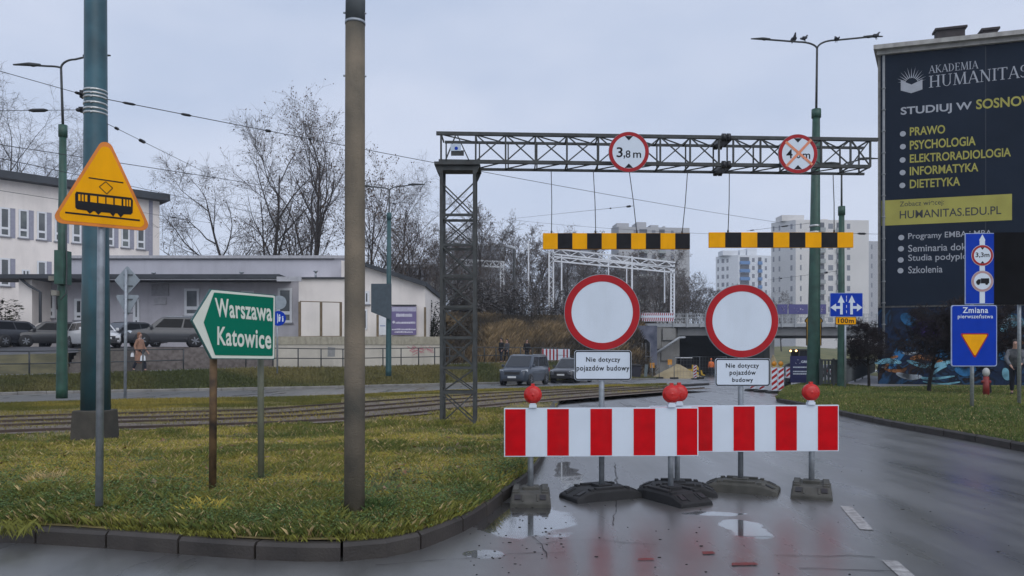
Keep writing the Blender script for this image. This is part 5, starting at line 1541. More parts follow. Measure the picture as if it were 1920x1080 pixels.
u, v = fc.q(621, 658); mb = MB(); mb.flat(*fc.axes(), [(u - .22, v - .35), (u + .22, v - .35), (u + .25, v + .2), (u - .2, v + .25)], .004); mb.build("grey_patch", M("grey_patch", (.25, .25, .24), .9), root)
wall_run("retaining_wall", "low brown stone retaining wall below the parked grey car", "wall", (262, 39.2), (512, 43.8), (.4, .4), (2.03, 2.07), .4, M("brown_stone_wall", (.11, .092, .084), .95, c2=(.19, .165, .15), scale=5, bump=.8, bscale=9))
# steps down from the car park
st = thing("steps", "worn concrete steps between grass slope and brown wall at the left", "steps", P(180, 690, 36.5))
mb = MB()
for i in range(7):
    t = i / 6; a = P(128 + 4 * i, 0, 36.6 + t * 1.8); b = P(262, 0, 38.0 + t * 1.4); z = .85 + t * 1.1
    mb.obox((a.x, a.y, 0), (1, 0, 0), (0, 0, 1), (0, -1, 0), 0, b.x - a.x, .3, z, -2.0, .25)
mb.build("stair", M("brown_concrete_step", (.13, .115, .10), .9, var=.2), st)
def timber_fence():
    root = thing("timber_fence", "bare timber posts and rails standing on the cream wall's top", "fence", P(600, 632, 44.5))
    m_t = M("weathered_timber", (.17, .125, .075), .85, var=.2, scale=4)
    Yw = lambda px: 44.3 + (px - 512) / 320 * 4.0 + .25
    for px, t in ((562, 566), (602, 567), (639, 567), (708, 590), (797, 576)):
        mb = MB(); Yy = Yw(px); a = P(px, 633, Yy); b = P(px, t, Yy); mb.bar((a.x, a.y, 2.6), (b.x, b.y, b.z), .13, .13, up=(0, 1, 0)); mb.build("post", m_t, root)
    mb = MB(); mb.bar(P(562, 565, Yw(562)), P(641, 567, Yw(641)), .05); mb.bar(P(562, 631, Yw(562)), P(641, 630.5, Yw(641)), .05); mb.build("rail", m_t, root)
timber_fence()

def railing(label, px0, px1, spacing, posts_px=None, dY=0.0, h=1.1):
    """tubular pedestrian railing along the footpath"""
    root = thing("railing", label, "railing", fen_at(px0), group="railings along the footpath")
    m_r = M("dark_railing_paint", (.035, .04, .042), .5, var=.2)
    pxs = posts_px; pts = [fen_at(p) for p in pxs]
    for p in pts:
        mb = MB(); mb.tube([p, p + Vector((0, 0, h))], .035, 8); mb.build("post", m_r, root)
    mb = MB()
    for a, b in zip(pts, pts[1:]):
        ins = (b - a).normalized() * .12
        for zz in (h - .02, h * .48): mb.tube([a + Vector((0, 0, zz)), b + Vector((0, 0, zz))], .026, 6)
    mb.build("rail", m_r, root)
railing("railing along the footpath below the car park, left of the green direction sign", 0, 340, 0, [-60, 55, 165, 268, 344])
railing("railing along the footpath in front of the cream retaining wall", 460, 870, 0, [461, 512, 559, 602, 643, 682, 718, 752, 785, 815, 843, 870])
railing("railing along the footpath in front of the brown embankment slope", 890, 1160, 0, [886, 908, 930, 953, 976, 999, 1021, 1043, 1064, 1086, 1108, 1130, 1152])
# striped construction barrier panels on the railing by the slope
pb = thing("fence_banner", "red and white striped mesh banner tied to the railing by the brown slope", "banner", fen_at(1040))
a = fen_at(1016, -.12); b = fen_at(1068, -.12); fcb = Facade(a, b - a); LL = (b - a).length; mb = MB(); mb.obox(*fcb.axes(), 0, LL, .15, 1.0, 0, .02); s = mb.build("sheet", m_white, pb)
mb = MB()
for i in range(8):
    if i in (5,): continue
    mb.flat(*fcb.axes(), [(LL * i / 8, .17), (LL * (i + .45) / 8, .17), (LL * (i + .45) / 8, .98), (LL * i / 8, .98)], .024)
mb.build("stripe_pattern", m_dred, s)

# ---- banner building on the right
def banner_building():
    A = P(1646, HZ, 35.0); fc = Facade(A, (3.5, -1.0)); O, U, V, N = fc.axes()
    root = thing("office_building", "tall building with a huge dark banner on its wall at the right edge", "building", A)
    u1 = 26; vt = fc.q(1660, 104)[1]; vb = -1.4
    W = Vector((.50, .866, 0))
    def blk(mb, a, b, c, d, off=0.0):
        vs = [fc.pt(a, c, off), fc.pt(b, c, off), fc.pt(b, d, off), fc.pt(a, d, off)]; vs += [v + W * 12 for v in vs]
        mb.add(vs, [(0, 1, 2, 3), (7, 6, 5, 4), (0, 4, 5, 1), (1, 5, 6, 2), (2, 6, 7, 3), (3, 7, 4, 0)])
    ms = fc.q(1650, 577)[1]
    mb = MB(); blk(mb, 0, u1, ms, vt); mb.build("wall", M("weathered_plaster", (.26, .25, .23), .9, var=.15, dirt=.5, dirt_c=(.14, .12, .1)), root)
    mb = MB(); blk(mb, 0, u1, vb, ms); mb.build("mural_wall", mural_mat(), root)
    mb = MB(); mb.obox(O, U, V, N, 0, u1, ms + .02, ms + .18, .0, .05); mb.build("ledge", M("dirty_ledge", (.16, .155, .145), .9, var=.4, scale=12), root)
    cu = fc.q(1634, 90)[0]
    mb = MB(); blk(mb, cu, 7.2, vt + .16, vt + .36, .50); blk(mb, cu * .35, 7.2, vt - .02, vt + .16, .25); mb.build("cornice", M("pale_cornice", (.36, .35, .33), .85, var=.15, scale=3, dirt=.5, dirt_c=(.16, .14, .12)), root)
    mb = MB(); blk(mb, 7.2, u1, vt + .02, vt + .52, .2); mb.build("brick_parapet", M("red_brown_brick", (.15, .065, .045), .9, c2=(.11, .095, .085), scale=1.2, dirt=.3), root)
    for a, b, t, l in ((1762, 1816, 39, 70), (1850, 1878, 42, 58)):
        ua, vl = fc.q(a, l); ub, vtt = fc.q(b, t); mb = MB(); mb.obox(O, U, V, N, ua, ub, vt + .3, vtt - .1, -.95, -.5); mb.obox(O, U, V, N, ua - .08, ub + .08, vtt - .1, vtt, -1.02, -.42); mb.build("chimney", M("sooty_chimney", (.045, .038, .038), .9, var=.3, scale=3), root)
    mb = MB(); u = .22; mb.tube([fc.pt(u, vb + 1.5, .14), fc.pt(u, vt - .05, .14)], .06, 8)
    for k in range(14): mb.tube([fc.pt(u, -.5 + k * 1.0, .14), fc.pt(u, -.44 + k * 1.0, .14)], .085, 8)
    mb.build("downpipe", M("grey_downpipe", (.22, .23, .24), .6), root)
    # painted shapes of the mural
    r = np.random.default_rng(4)
    cols_ = [((.024, .11, .24), "blue_spray"), ((.12, .27, .34), "pale_blue_spray"), ((.27, .31, .35), "white_spray"), ((.25, .11, .045), "orange_spray"), ((.01, .015, .04), "navy_spray"), ((.05, .03, .14), "violet_spray")]
    def sw(name, pts, c, w, n):
        m = M(cols_[c][1], cols_[c][0], .85, var=.8, scale=1.6, spec=.15, dirt=.8, dirt_c=(.012, .016, .026)); mb = MB(); P2 = densify([Vector((*fc.q(*p), 0)) for p in pts], 2); k = len(P2); A_ = []; B_ = []
        for i, p in enumerate(P2):
            t = P2[min(i + 1, k - 1)] - P2[max(i - 1, 0)]; nn = Vector((-t.y, t.x, 0)).normalized(); ww = w * math.sin(math.pi * (i + .6) / (k + .2)) + .01
            A_.append(fc.pt(*(p + nn * ww).xy, n)); B_.append(fc.pt(*(p - nn * ww).xy, n))
        mb.add(A_ + B_, [(i, i + 1, k + i + 1, k + i) for i in range(k - 1)]); return mb.build(name, m, root)
    L_ = [([(1668, 692), (1700, 640), (1735, 655), (1790, 668)], 0, .28), ([(1692, 662), (1715, 664), (1728, 655)], 2, .06), ([(1658, 693), (1672, 670), (1684, 668)], 3, .06), ([(1658, 693), (1690, 697), (1700, 690)], 3, .07),
          ([(1706, 673), (1730, 668), (1770, 680)], 3, .12), ([(1700, 676), (1740, 690), (1800, 672)], 1, .10), ([(1640, 680), (1665, 676), (1690, 680)], 1, .12), ([(1716, 704), (1740, 712), (1790, 705)], 1, .05), ([(1748, 702), (1762, 690), (1775, 686)], 1, .06),
          ([(1790, 690), (1810, 700), (1830, 690)], 0, .18), ([(1700, 600), (1722, 606), (1748, 622), (1756, 640)], 5, .45), ([(1690, 590), (1705, 600), (1715, 612)], 0, .25), ([(1762, 595), (1770, 606), (1772, 616)], 0, .16), ([(1680, 700), (1705, 708), (1728, 706)], 2, .12),
          ([(1878, 622), (1890, 604), (1905, 603), (1919, 612)], 1, .30), ([(1880, 638), (1900, 644), (1919, 642)], 3, .10), ([(1876, 645), (1900, 655), (1925, 662)], 2, .05), ([(1872, 668), (1890, 665), (1920, 672)], 0, .25), ([(1884, 690), (1886, 704), (1892, 712)], 1, .15), ([(1940, 600), (1980, 640), (2040, 660)], 1, .5), ([(1873, 612), (1884, 600), (1900, 598), (1919, 604)], 2, .05), ([(1730, 715), (1765, 722), (1800, 716)], 1, .04), ([(1800, 640), (1830, 660), (1868, 640)], 0, .3)]
    for i, (p, c, w) in enumerate(L_): sw("painted_shape", p, c, w, .006 + .0012 * i)
    return fc, ms, vt
def mural_mat():
    m = bpy.data.materials.new("dark_spray_mural"); m.use_nodes = True; t = m.node_tree; b = t.nodes["Principled BSDF"]; L = t.links.new
    tc = t.nodes.new("ShaderNodeTexCoord"); n = t.nodes.new("ShaderNodeTexNoise"); n.inputs["Scale"].default_value = .55; n.inputs["Detail"].default_value = 7; n.inputs["Distortion"].default_value = 2.2
    L(tc.outputs["Object"], n.inputs["Vector"]); r = t.nodes.new("ShaderNodeValToRGB"); cr = r.color_ramp
    cr.elements[0].position = .30; cr.elements[0].color = (.008, .010, .018, 1); cr.elements[1].position = .78; cr.elements[1].color = (.05, .11, .17, 1)
    for p, c in ((.42, (.016, .032, .075)), (.50, (.014, .016, .022)), (.56, (.024, .07, .15)), (.60, (.012, .014, .02)), (.66, (.05, .028, .02)), (.70, (.015, .02, .04))): e = cr.elements.new(p); e.color = (*c, 1)
    L(n.outputs["Fac"], r.inputs["Fac"]); L(r.outputs["Color"], b.inputs["Base Color"]); b.inputs["Roughness"].default_value = .9; b.inputs["Specular IOR Level"].default_value = .15
    return m
fcB, msB, vtB = banner_building()
# serif capitals for the academy's name, strokes with feet
def serif(mb, fc, s, A, B, Cc, D, n):
    """capitals in the photo quad A(bottom-left) B(bottom-right) C(top-right) D(top-left)"""
    T, t_, sf = .13, .055, .09
    G = {}
    def vs(x, w=T): return [[(x - w / 2, 0), (x + w / 2, 0), (x + w / 2, 1), (x - w / 2, 1)]]
    def foot(x, y, w=.17): return [[(x - w, y - (.04 if y > .5 else 0)), (x + w, y - (.04 if y > .5 else 0)), (x + w, y + (0 if y > .5 else .04)), (x - w, y + (0 if y > .5 else .04))]]
    def ln(a, b, w):
        dx, dy = b[0] - a[0], b[1] - a[1]; l = math.hypot(dx, dy); px, py = -dy / l * w / 2, dx / l * w / 2
        return [[(a[0] - px, a[1] - py), (b[0] - px, b[1] - py), (b[0] + px, b[1] + py), (a[0] + px, a[1] + py)]]
    def arc(cx, cy, rx, ry, a0, a1, w0, w1, k=14):
        out = []
        for i in range(k):
            f, g = math.radians(a0 + (a1 - a0) * i / k), math.radians(a0 + (a1 - a0) * (i + 1) / k)
            wf = w0 + (w1 - w0) * math.sin(math.pi * i / k); wg = w0 + (w1 - w0) * math.sin(math.pi * (i + 1) / k)
            out.append([(cx + (rx - wf) * math.cos(f), cy + (ry - wf * .6) * math.sin(f)), (cx + rx * math.cos(f), cy + ry * math.sin(f)), (cx + rx * math.cos(g), cy + ry * math.sin(g)), (cx + (rx - wg) * math.cos(g), cy + (ry - wg * .6) * math.sin(g))])
        return out
    G['H'] = (.95, vs(.2) + vs(.75) + ln((.2, .5), (.75, .5), t_) + foot(.2, 0) + foot(.2, 1) + foot(.75, 0) + foot(.75, 1))
    G['U'] = (.90, ln((.2, .3), (.2, 1), T) + ln((.72, .3), (.72, 1), t_) + arc(.46, .32, .30, .33, 180, 360, .10, .07) + foot(.2, 1) + foot(.72, 1, .14))
    G['M'] = (1.15, ln((.17, 0), (.24, 1), t_) + ln((.24, 1), (.57, .02), T) + ln((.57, .02), (.92, 1), t_) + ln((.92, 1), (.98, 0), T) + foot(.17, 0, .13) + foot(.98, 0) + foot(.2, 1, .1) + foot(.95, 1, .1))
    G['A'] = (.90, ln((.12, 0), (.45, 1), t_) + ln((.45, 1), (.80, 0), T) + ln((.24, .34), (.66, .34), t_ * .9) + foot(.12, 0, .12) + foot(.80, 0, .14))
    G['N'] = (.98, ln((.2, 0), (.2, 1), t_) + ln((.2, 1), (.80, 0), T) + ln((.80, 0), (.80, 1), t_) + foot(.2, 0, .13) + foot(.17, 1, .12) + foot(.80, 1, .13))
    G['I'] = (.42, vs(.21) + foot(.21, 0) + foot(.21, 1))
    G['T'] = (.82, vs(.41) + foot(.41, 0) + ln((.04, .975), (.78, .975), t_) + ln((.06, .80), (.06, .97), t_) + ln((.76, .80), (.76, .97), t_))
    G['S'] = (.62, arc(.31, .74, .23, .26, 20, 270, .05, .12) + arc(.31, .26, .25, .27, -160, 90, .05, .12))
    G['K'] = (.88, vs(.2) + ln((.24, .45), (.72, 1), t_) + ln((.34, .55), (.80, 0), T) + foot(.2, 0) + foot(.2, 1) + foot(.80, 0, .12) + foot(.70, 1, .12))
    G['D'] = (.90, vs(.2) + foot(.16, 0, .13) + foot(.16, 1, .13) + arc(.32, .5, .48, .5, -90, 90, .05, .14) + ln((.15, .02), (.34, .02), .045) + ln((.15, .98), (.34, .98), .045))
    G['E'] = (.76, vs(.2) + ln((.05, .02), (.66, .02), .045) + ln((.05, .98), (.64, .98), .045) + ln((.2, .51), (.52, .51), t_) + ln((.66, 0), (.66, .2), t_) + ln((.63, .8), (.63, 1), t_) + ln((.52, .42), (.52, .6), t_))
    tot = sum(G[c][0] for c in s); x = 0; j = 0
    for c in s:
        w, ps = G[c]
        for p in ps:
            pts = []
            for u, v in p:
                f = (x + u) / tot
                bx, by = A[0] + (B[0] - A[0]) * f, A[1] + (B[1] - A[1]) * f; tx, ty = D[0] + (Cc[0] - D[0]) * f, D[1] + (Cc[1] - D[1]) * f
                pts.append(fc.q(bx + (tx - bx) * v, by + (ty - by) * v))
            mb.flat(*fc.axes(), pts, n + .0006 * (j % 7)); j += 1
        x += w
def banner():
    fc = fcB; O, U, V, N = fc.axes()
    root = thing("building_banner", "huge dark blue advertising banner with white and yellow words on the building", "banner", fc.pt(.5, 0, .1))
    ax = (O, U, V, N)
    m_b = M("dark_navy_vinyl", (.011, .018, .032), .8, var=.12, scale=.5, spec=.12, bump=.5, bscale=.9); m_w = M("pale_grey_print", (.36, .38, .42), .8, var=.05, spec=.2); m_y = M("dull_yellow_print", (.36, .335, .085), .8, spec=.2, var=.08, scale=1)
    q = fc.q
    u0 = q(1651, 0)[0]; vt = q(1651, 100)[1] - .1; vb = q(1651, 574)[1]; u1 = 25
    mb = MB(); mb.obox(*ax, u0, u1, vb, vt, .05, .09); sh = mb.build("sheet", m_b, root)
    mb = MB(); mb.obox(*ax, u0 + 8.6, u0 + 8.66, vb, vt, .089, .094); mb.obox(*ax, u0 + 4.3, u0 + 4.32, vb, vt, .089, .093); mb.build("seam", M("seam_vinyl", (.018, .024, .036), .4), sh)
    mb = MB(); ua = q(1652, 0)[0]; ub = q(1896, 0)[0]; v1 = q(1652, 377)[1]; v0 = q(1652, 424)[1]
    mb.obox(*ax, ua, ub, v0, v1, .088, .096); mb.build("yellow_strip", m_y, sh)
    def T(mb, s, x0, x1, yb, yt, slope, n=.097, bold=.012, space=1.0):
        """yb, yt: baseline and cap line at x0; slope: drop of the line per pixel"""
        vs_, fs_ = glyphs(s, bold, space); xs = [a for a, b in vs_]; ys = [b for a, b in vs_]; a0, a1, b0, b1 = min(xs), max(xs), min(ys), max(ys)
        (ul, vl), (ur, vr) = q(x0, yb), q(x1, yb - slope * (x1 - x0)); vtl = q(x0, yt)[1]
        mb = MB(); mb.add([fc.pt(ul + (a - a0) / (a1 - a0) * (ur - ul), vl + (b - b0) / (b1 - b0) * (vtl - vl), n) for a, b in vs_], fs_); mb.build("lettering", tm, sh)
    tm = m_w; mb = MB(); serif(mb, fc, "AKADEMIA", (1740, 139), (1833, 129.5), (1833, 115), (1740, 125), .094); mb.build("lettering", m_w, sh); mb = MB(); serif(mb, fc, "HUMANITAS", (1740, 166), (1925, 145.5), (1925, 122.5), (1740, 144), .094); mb.build("lettering", m_w, sh)
    T(mb, "STUDIUJ W", 1688, 1821, 221, 202.5, .105, bold=.022)
    for s, x1, yb, h in (): pass
    T(mb, "Programy EMBA i MBA", 1702, 1858, 452, 438, .060, bold=.006); T(mb, "Seminaria doktorskie", 1702, 1866, 473, 460, .040, bold=.006); T(mb, "Studia podyplomowe", 1702, 1862, 493.5, 478, .032, bold=.006); T(mb, "Szkolenia", 1702, 1766, 513, 500, .030, bold=.006)
    tm = m_y; T(mb, "SOSNOWCU", 1829, 1978, 206.5, 188, .115, bold=.022)
    for s, x1, yb, yt, sl in (("PRAWO", 1771, 256, 240, .085), ("PSYCHOLOGIA", 1828, 282, 265, .080), ("ELEKTRORADIOLOGIA", 1894, 306.5, 290.5, .072), ("INFORMATYKA", 1833, 330, 314, .066), ("DIETETYKA", 1799, 354, 338, .060)):
        T(mb, s, 1705, x1, yb, yt, sl, bold=.02)
    for x_, y_ in ((1692, 252), (1692, 276), (1691.5, 301), (1691.5, 324.5), (1691, 348.5), (1689, 446), (1688.5, 467), (1688, 488), (1687.5, 508)):
        u, v = q(x_, y_); mb = MB(); mb.flat(*ax, circle(.125, 18, u, v), .097); mb.build("bullet", m_w, sh)
    tm = M("near_black_print", (.02, .022, .025), .6); T(mb, "Zobacz więcej:", 1686, 1769, 391, 379, .075, n=.10, bold=.003); T(mb, "HUMANITAS.EDU.PL", 1686, 1876, 411, 396, .075, n=.10, bold=.008)
    # open book with rays
    mb = MB(); mb.flat(*ax, [q(*p) for p in ((1688, 152), (1708, 160), (1728.5, 150), (1728.5, 169), (1707.5, 176), (1688, 171))][::-1], .097)
    c = q(1708, 158)
    for i in range(13):
        a = math.radians(12 + 156 * i / 12); r0, r1 = .26, .60 + .14 * (1 - abs(i - 6) / 6) + (.06 if i % 2 else 0); w = .022
        d = (math.cos(a), math.sin(a)); nn = (-d[1] * w, d[0] * w)
        mb.flat(*ax, [(c[0] + d[0] * r0 - nn[0], c[1] + d[1] * r0 - nn[1]), (c[0] + d[0] * r1, c[1] + d[1] * r1), (c[0] + d[0] * r0 + nn[0], c[1] + d[1] * r0 + nn[1])], .0975 + .0003 * i)
    mb.build("book_emblem", m_w, sh)
banner()
# ------------------------------------------------------------------ bridge and underpass
def bridge():
    Y = 84.0
    x = lambda px, YY=Y: (px - 960) / F * YY
    z = lambda py, YY=Y: CH + (HZ - py) / F * YY
    m_bc = M("stained_bridge_concrete", (.17, .165, .155), .9, c2=(.27, .265, .25), scale=.5, dirt=.5, dirt_c=(.08, .078, .07), bump=.1)
    m_gd = M("dark_steel_girder", (.16, .165, .17), .7, var=.2, scale=.5, dirt=.3)
    m_lt = M("pale_painted_steel", (.36, .38, .40), .6, var=.1)
    root = thing("railway_bridge", "grey railway bridge over the underpass with white railings", "bridge", (x(1360), Y, -.85))
    mb = MB(); mb.box(x(1203), x(1760), Y - .2, Y + 14, z(613), z(606.5)); mb.build("deck", m_lt, root)
    mb = MB(); mb.box(x(1272), x(1760), Y + .3, Y + 1.0, z(629), z(613) - .003); mb.box(x(1272), x(1760), Y + 12.6, Y + 13.3, z(629), z(613) - .003); mb.box(x(1272), x(1760), Y + 1.0, Y + 12.6, z(622), z(613) - .004); mb.build("girder", m_gd, root)
    mb = MB(); mb.box(x(1203), x(1262), Y - .1, Y + 14, -1.6, z(613) - .003); mb.box(x(1262), x(1276), Y + .5, Y + 14, -1.6, z(613) - .003)
    mb.box(x(1224), x(1238), Y - .35, Y - .1, z(654), z(615)); mb.box(x(1241), x(1265), Y - .5, Y - .1, z(638), z(616)); mb.box(x(1239), x(1262), Y - .3, Y - .1, z(676), z(640)); mb.build("abutment", m_bc, root)
    mb = MB(); mb.box(x(1450), x(1459), Y + 1.2, Y + 12, -1.6, z(622)); mb.build("pier", m_bc, root)
    # added dark wall closes the left opening; its black stands for deep shade
    mb = MB(); mb.box(x(1276), x(1450), Y + 11, Y + 11.5, -1.6, z(622)); mb.build("added_shade_wall", M("underpass_shade_black", (.02, .02, .022), .9), root)
    # railing posts and bars
    mb = MB(); xx = x(1262)
    while xx < x(1760):
        mb.box(xx - .07, xx + .07, Y - .35, Y - .2, z(614), z(588)); xx += 1.52
    mb.build("railing_post", m_lt, root)
    mb = MB()
    for zz in (z(589), z(596), z(602)): mb.box(x(1262), x(1760), Y - .30, Y - .24, zz - .03, zz + .03)
    xx = x(1262)
    while xx < x(1760): mb.box(xx - .015, xx + .015, Y - .29, Y - .25, z(605), z(589) - .02); xx += .19
    mb.build("railing", m_lt, root)
    # graffiti-framed foot tunnel
    mb = MB(); mb.box(x(1168), x(1225), Y - 2.2, Y - .11, z(684), z(612)); mb.build("tunnel_portal", M("blue_spray_on_concrete", (.03, .04, .075), .8, c2=(.16, .17, .22), scale=.8), root)
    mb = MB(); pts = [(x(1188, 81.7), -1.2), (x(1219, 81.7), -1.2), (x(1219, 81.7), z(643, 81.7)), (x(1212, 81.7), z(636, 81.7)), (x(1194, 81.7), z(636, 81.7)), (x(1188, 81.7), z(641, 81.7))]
    mb.prism((0, 0, 0), (1, 0, 0), (0, 0, 1), (0, -1, 0), pts, -81.79, -81.70); mb.build("tunnel_mouth", M("tunnel_shade", (.006, .006, .008), .9), root)  # near-black slab, the unlit tunnel's shade put into its colour
    mb = MB()
    for px in (1189, 1197, 1204, 1211, 1219): mb.tube([(x(px, 80.5), 80.5, -.9), (x(px, 80.5), 80.5, z(643, 80.5))], .035, 6)
    mb.tube([(x(1189, 80.5), 80.5, z(668, 80.5)), (x(1219, 80.5), 80.5, z(668, 80.5))], .03, 6); mb.build("gate", m_gd, root)
    # white handrail pipe sloping down the abutment
    mb = MB(); mb.tube([P(1215, 672, 83.0), P(1274, 633, 83.2), P(1284, 632.5, 83.6)], .13, 10); mb.build("sloping_pipe", m_lt, root)
    # striped barrier mesh on the railing, left
    fb = thing("fence_banner", "red and white striped barrier mesh on the bridge railing's left end", "banner", (x(1232), Y - .5, z(602)))
    mb = MB(); mb.box(x(1200), x(1262), Y - .50, Y - .46, z(603), z(587)); s = mb.build("sheet", m_white, fb)
    mb = MB(); k = 16
    for i in range(k):
        a = x(1200) + (x(1262) - x(1200)) * i / k; w = (x(1262) - x(1200)) / k * .5
        for t, b in ((587.3, 592), (596, 602.5)): mb.add([(a, Y - .505, z(b)), (a + w, Y - .505, z(b)), (a + w * 1.6, Y - .505, z(t)), (a + w * .6, Y - .505, z(t))], [(0, 1, 2, 3)])
    mb.build("stripe_pattern", m_dred, s)
    # violet banners on the railing
    for i, (a, b) in enumerate(((1455, 1474), (1476, 1512), (1532, 1546))):
        bb = thing("bridge_banner", ["small violet banner on the bridge railing, left of the wide one", "wide violet banner with pale scribbled logo on the bridge railing", "violet banner on the bridge railing just right of the tall lamp"][i], "banner", (x((a + b) / 2), Y - .4, z(588)), group="violet banners on the bridge railing")
        mb = MB(); mb.box(x(a), x(b), Y - .42, Y - .38, z(589), z(571)); s = mb.build("sheet", M("violet_vinyl", (.085, .080, .24), .6, var=.1, scale=.4), bb)
        mb = MB(); r = np.random.default_rng(i)
        for q in range(7):
            p = a + (b - a) * (.25 + .5 * r.random()); yy = 576 + 8 * r.random(); mb.bar((x(p), Y - .43, z(yy)), (x(p + r.uniform(-3, 3)), Y - .43, z(yy + r.uniform(-3, 3))), .12, .015)
        mb.build("logo", M("pale_lilac_vinyl", (.42, .40, .50)), s)
bridge()
# ground rising beyond the bridge
mb = MB(); mb.smooth = True
yy = [103, 115, 130, 150, 175, 210]; zz = [-1.0, -.5, .6, 2.2, 3.6, 4.2]; xs = list(np.linspace(-60, 130, 20))
mb.add([(a, y, z_ + .5 * math.sin(a * .15 + y)) for y, z_ in zip(yy, zz) for a in xs], [(j * 20 + i, j * 20 + i + 1, (j + 1) * 20 + i + 1, (j + 1) * 20 + i) for j in range(5) for i in range(19)])
struct(mb.build("hill", m_turf))

# ------------------------------------------------------------------ tower blocks far away
def tower(name, label, corner_px, Y, left_px, right_px, top, dl, dr, wall_l, wall_r, rows, left_cols, right_cols, boxes, acc=None, floor_px=22.0):
    """block seen on its corner: left face runs back to the left, right face runs right"""
    C = P(corner_px, HZ, Y); root = thing(name, label, "tower block", (C.x, C.y, 0), group="tower blocks beyond the railway")
    zt = CH + (HZ - top) / F * Y
    fr = Facade(C, dr); L1 = fr.q(right_px, 0)[0]
    fl = Facade(C, dl); u0 = fl.q(left_px, 0)[0]
    A = fl.pt(u0, 0); B = fr.pt(L1, 0); D = A + (B - C)
    mb = MB(); base = [(p.x, p.y, -2) for p in (C, B, D, A)]; tp = [(p.x, p.y, zt) for p in (C, B, D, A)]
    mb.cur = 0; mb.add(base + tp, [(0, 1, 5, 4), (1, 2, 6, 5), (2, 3, 7, 6), (4, 5, 6, 7)]); mb.cur = 1; mb.add(base + tp, [(3, 0, 4, 7)])
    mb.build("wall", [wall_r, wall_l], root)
    mb = MB()
    for a, b, h in boxes:
        ua, ub = fr.q(a, 0)[0], fr.q(b, 0)[0]; mb.obox(*fr.axes(), ua, ub, zt - CH, zt - CH + (top - h) / F * Y, -7, -2)
    mb.build("roof_house", wall_r, root)
    fh = floor_px / F * Y; proto = {}
    nwin = 0
    for fc, colsx in ((fr, right_cols), (fl, left_cols)):
        for (a, b, kind) in colsx:
            ua, ub = sorted((fc.q(a, 0)[0], fc.q(b, 0)[0]))
            for i in range(rows):
                vt = zt - CH - fh * (i + .35); vb = vt - fh * (.5 if kind != 'b' else .42)
                key = (id(fc), a)
                if nwin >= 96: break
                if key not in proto:
                    mb = MB(); 
                    if kind == 'b':
                        mb.obox(*fc.axes(), ua, ub, vb - fh * .40, vb, 0, .8); o = mb.build("balcony", acc, root)
                        m2 = MB(); m2.obox(*fc.axes(), ua + .1, ub - .1, vb + .01, vt + fh * .1, -.01, .05); m2.build("recess", M("balcony_shade", (.10, .105, .12), .7), o)  # dark sheet over the wall, balcony shade put into its colour
                    else:
                        mb.obox(*fc.axes(), ua, ub, vb, vt, -.02, .03); o = mb.build("window", M("far_window", (.20, .21, .24), .25), root)
                    proto[key] = (o, vt)
                else:
                    o, v0 = proto[key]; dup(o, loc=o.location + Vector((0, 0, vt - v0)), parent=root)
                nwin += 1
m_tw_g = M("tower_grey_panel", (.42, .42, .435), .9, var=.05, scale=.08); m_tw_gd = M("tower_shaded_grey", (.31, .315, .335), .9, var=.05, scale=.08)  # darker grey copy for the left face, shade put into the colour
m_tw_c = M("tower_cream_panel", (.66, .64, .62), .9, var=.05, scale=.1); m_tw_cd = M("tower_shaded_cream", (.52, .525, .54), .9, var=.06, scale=.1)  # pale tower tones hold part of the distance haze
m_tw_b = M("tower_white_panel", (.68, .70, .73), .9, var=.05); m_bal_b = M("blue_balcony", (.12, .24, .46), .8); m_bal_g = M("pale_balcony", (.33, .35, .35), .8)
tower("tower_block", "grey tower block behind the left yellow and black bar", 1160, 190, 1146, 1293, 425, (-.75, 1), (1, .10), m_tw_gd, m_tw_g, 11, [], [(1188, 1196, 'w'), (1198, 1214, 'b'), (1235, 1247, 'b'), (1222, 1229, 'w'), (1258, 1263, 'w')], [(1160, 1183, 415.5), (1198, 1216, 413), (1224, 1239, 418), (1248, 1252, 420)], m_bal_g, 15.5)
tower("tower_block", "small white tower block with blue balconies, between the two bars' buildings", 1384, 330, 1342, 1450, 478, (-1.3, 1), (1, .15), m_tw_b, m_tw_b, 14, [(1345, 1348, 'w'), (1353, 1358, 'w'), (1362, 1366, 'w'), (1371, 1375, 'w')], [(1387, 1405, 'b'), (1421, 1428, 'b'), (1410, 1415, 'w'), (1434, 1438, 'w')], [(1359, 1388, 469), (1391, 1402, 467), (1405, 1423, 464)], m_bal_b, 15)
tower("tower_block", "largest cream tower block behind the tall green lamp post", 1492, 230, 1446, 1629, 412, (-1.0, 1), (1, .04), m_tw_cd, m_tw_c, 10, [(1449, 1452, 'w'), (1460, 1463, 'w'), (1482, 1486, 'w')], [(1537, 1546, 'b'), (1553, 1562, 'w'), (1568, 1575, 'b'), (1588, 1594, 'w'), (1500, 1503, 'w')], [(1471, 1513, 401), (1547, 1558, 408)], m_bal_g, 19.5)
tower("tower_block", "narrow grey tower block squeezed between the cream block and the banner building", 1628, 300, 1624, 1660, 452, (-1, 1), (1, .1), m_tw_g, m_tw_g, 8, [], [(1633, 1636, 'w')], [], m_bal_g, 18)
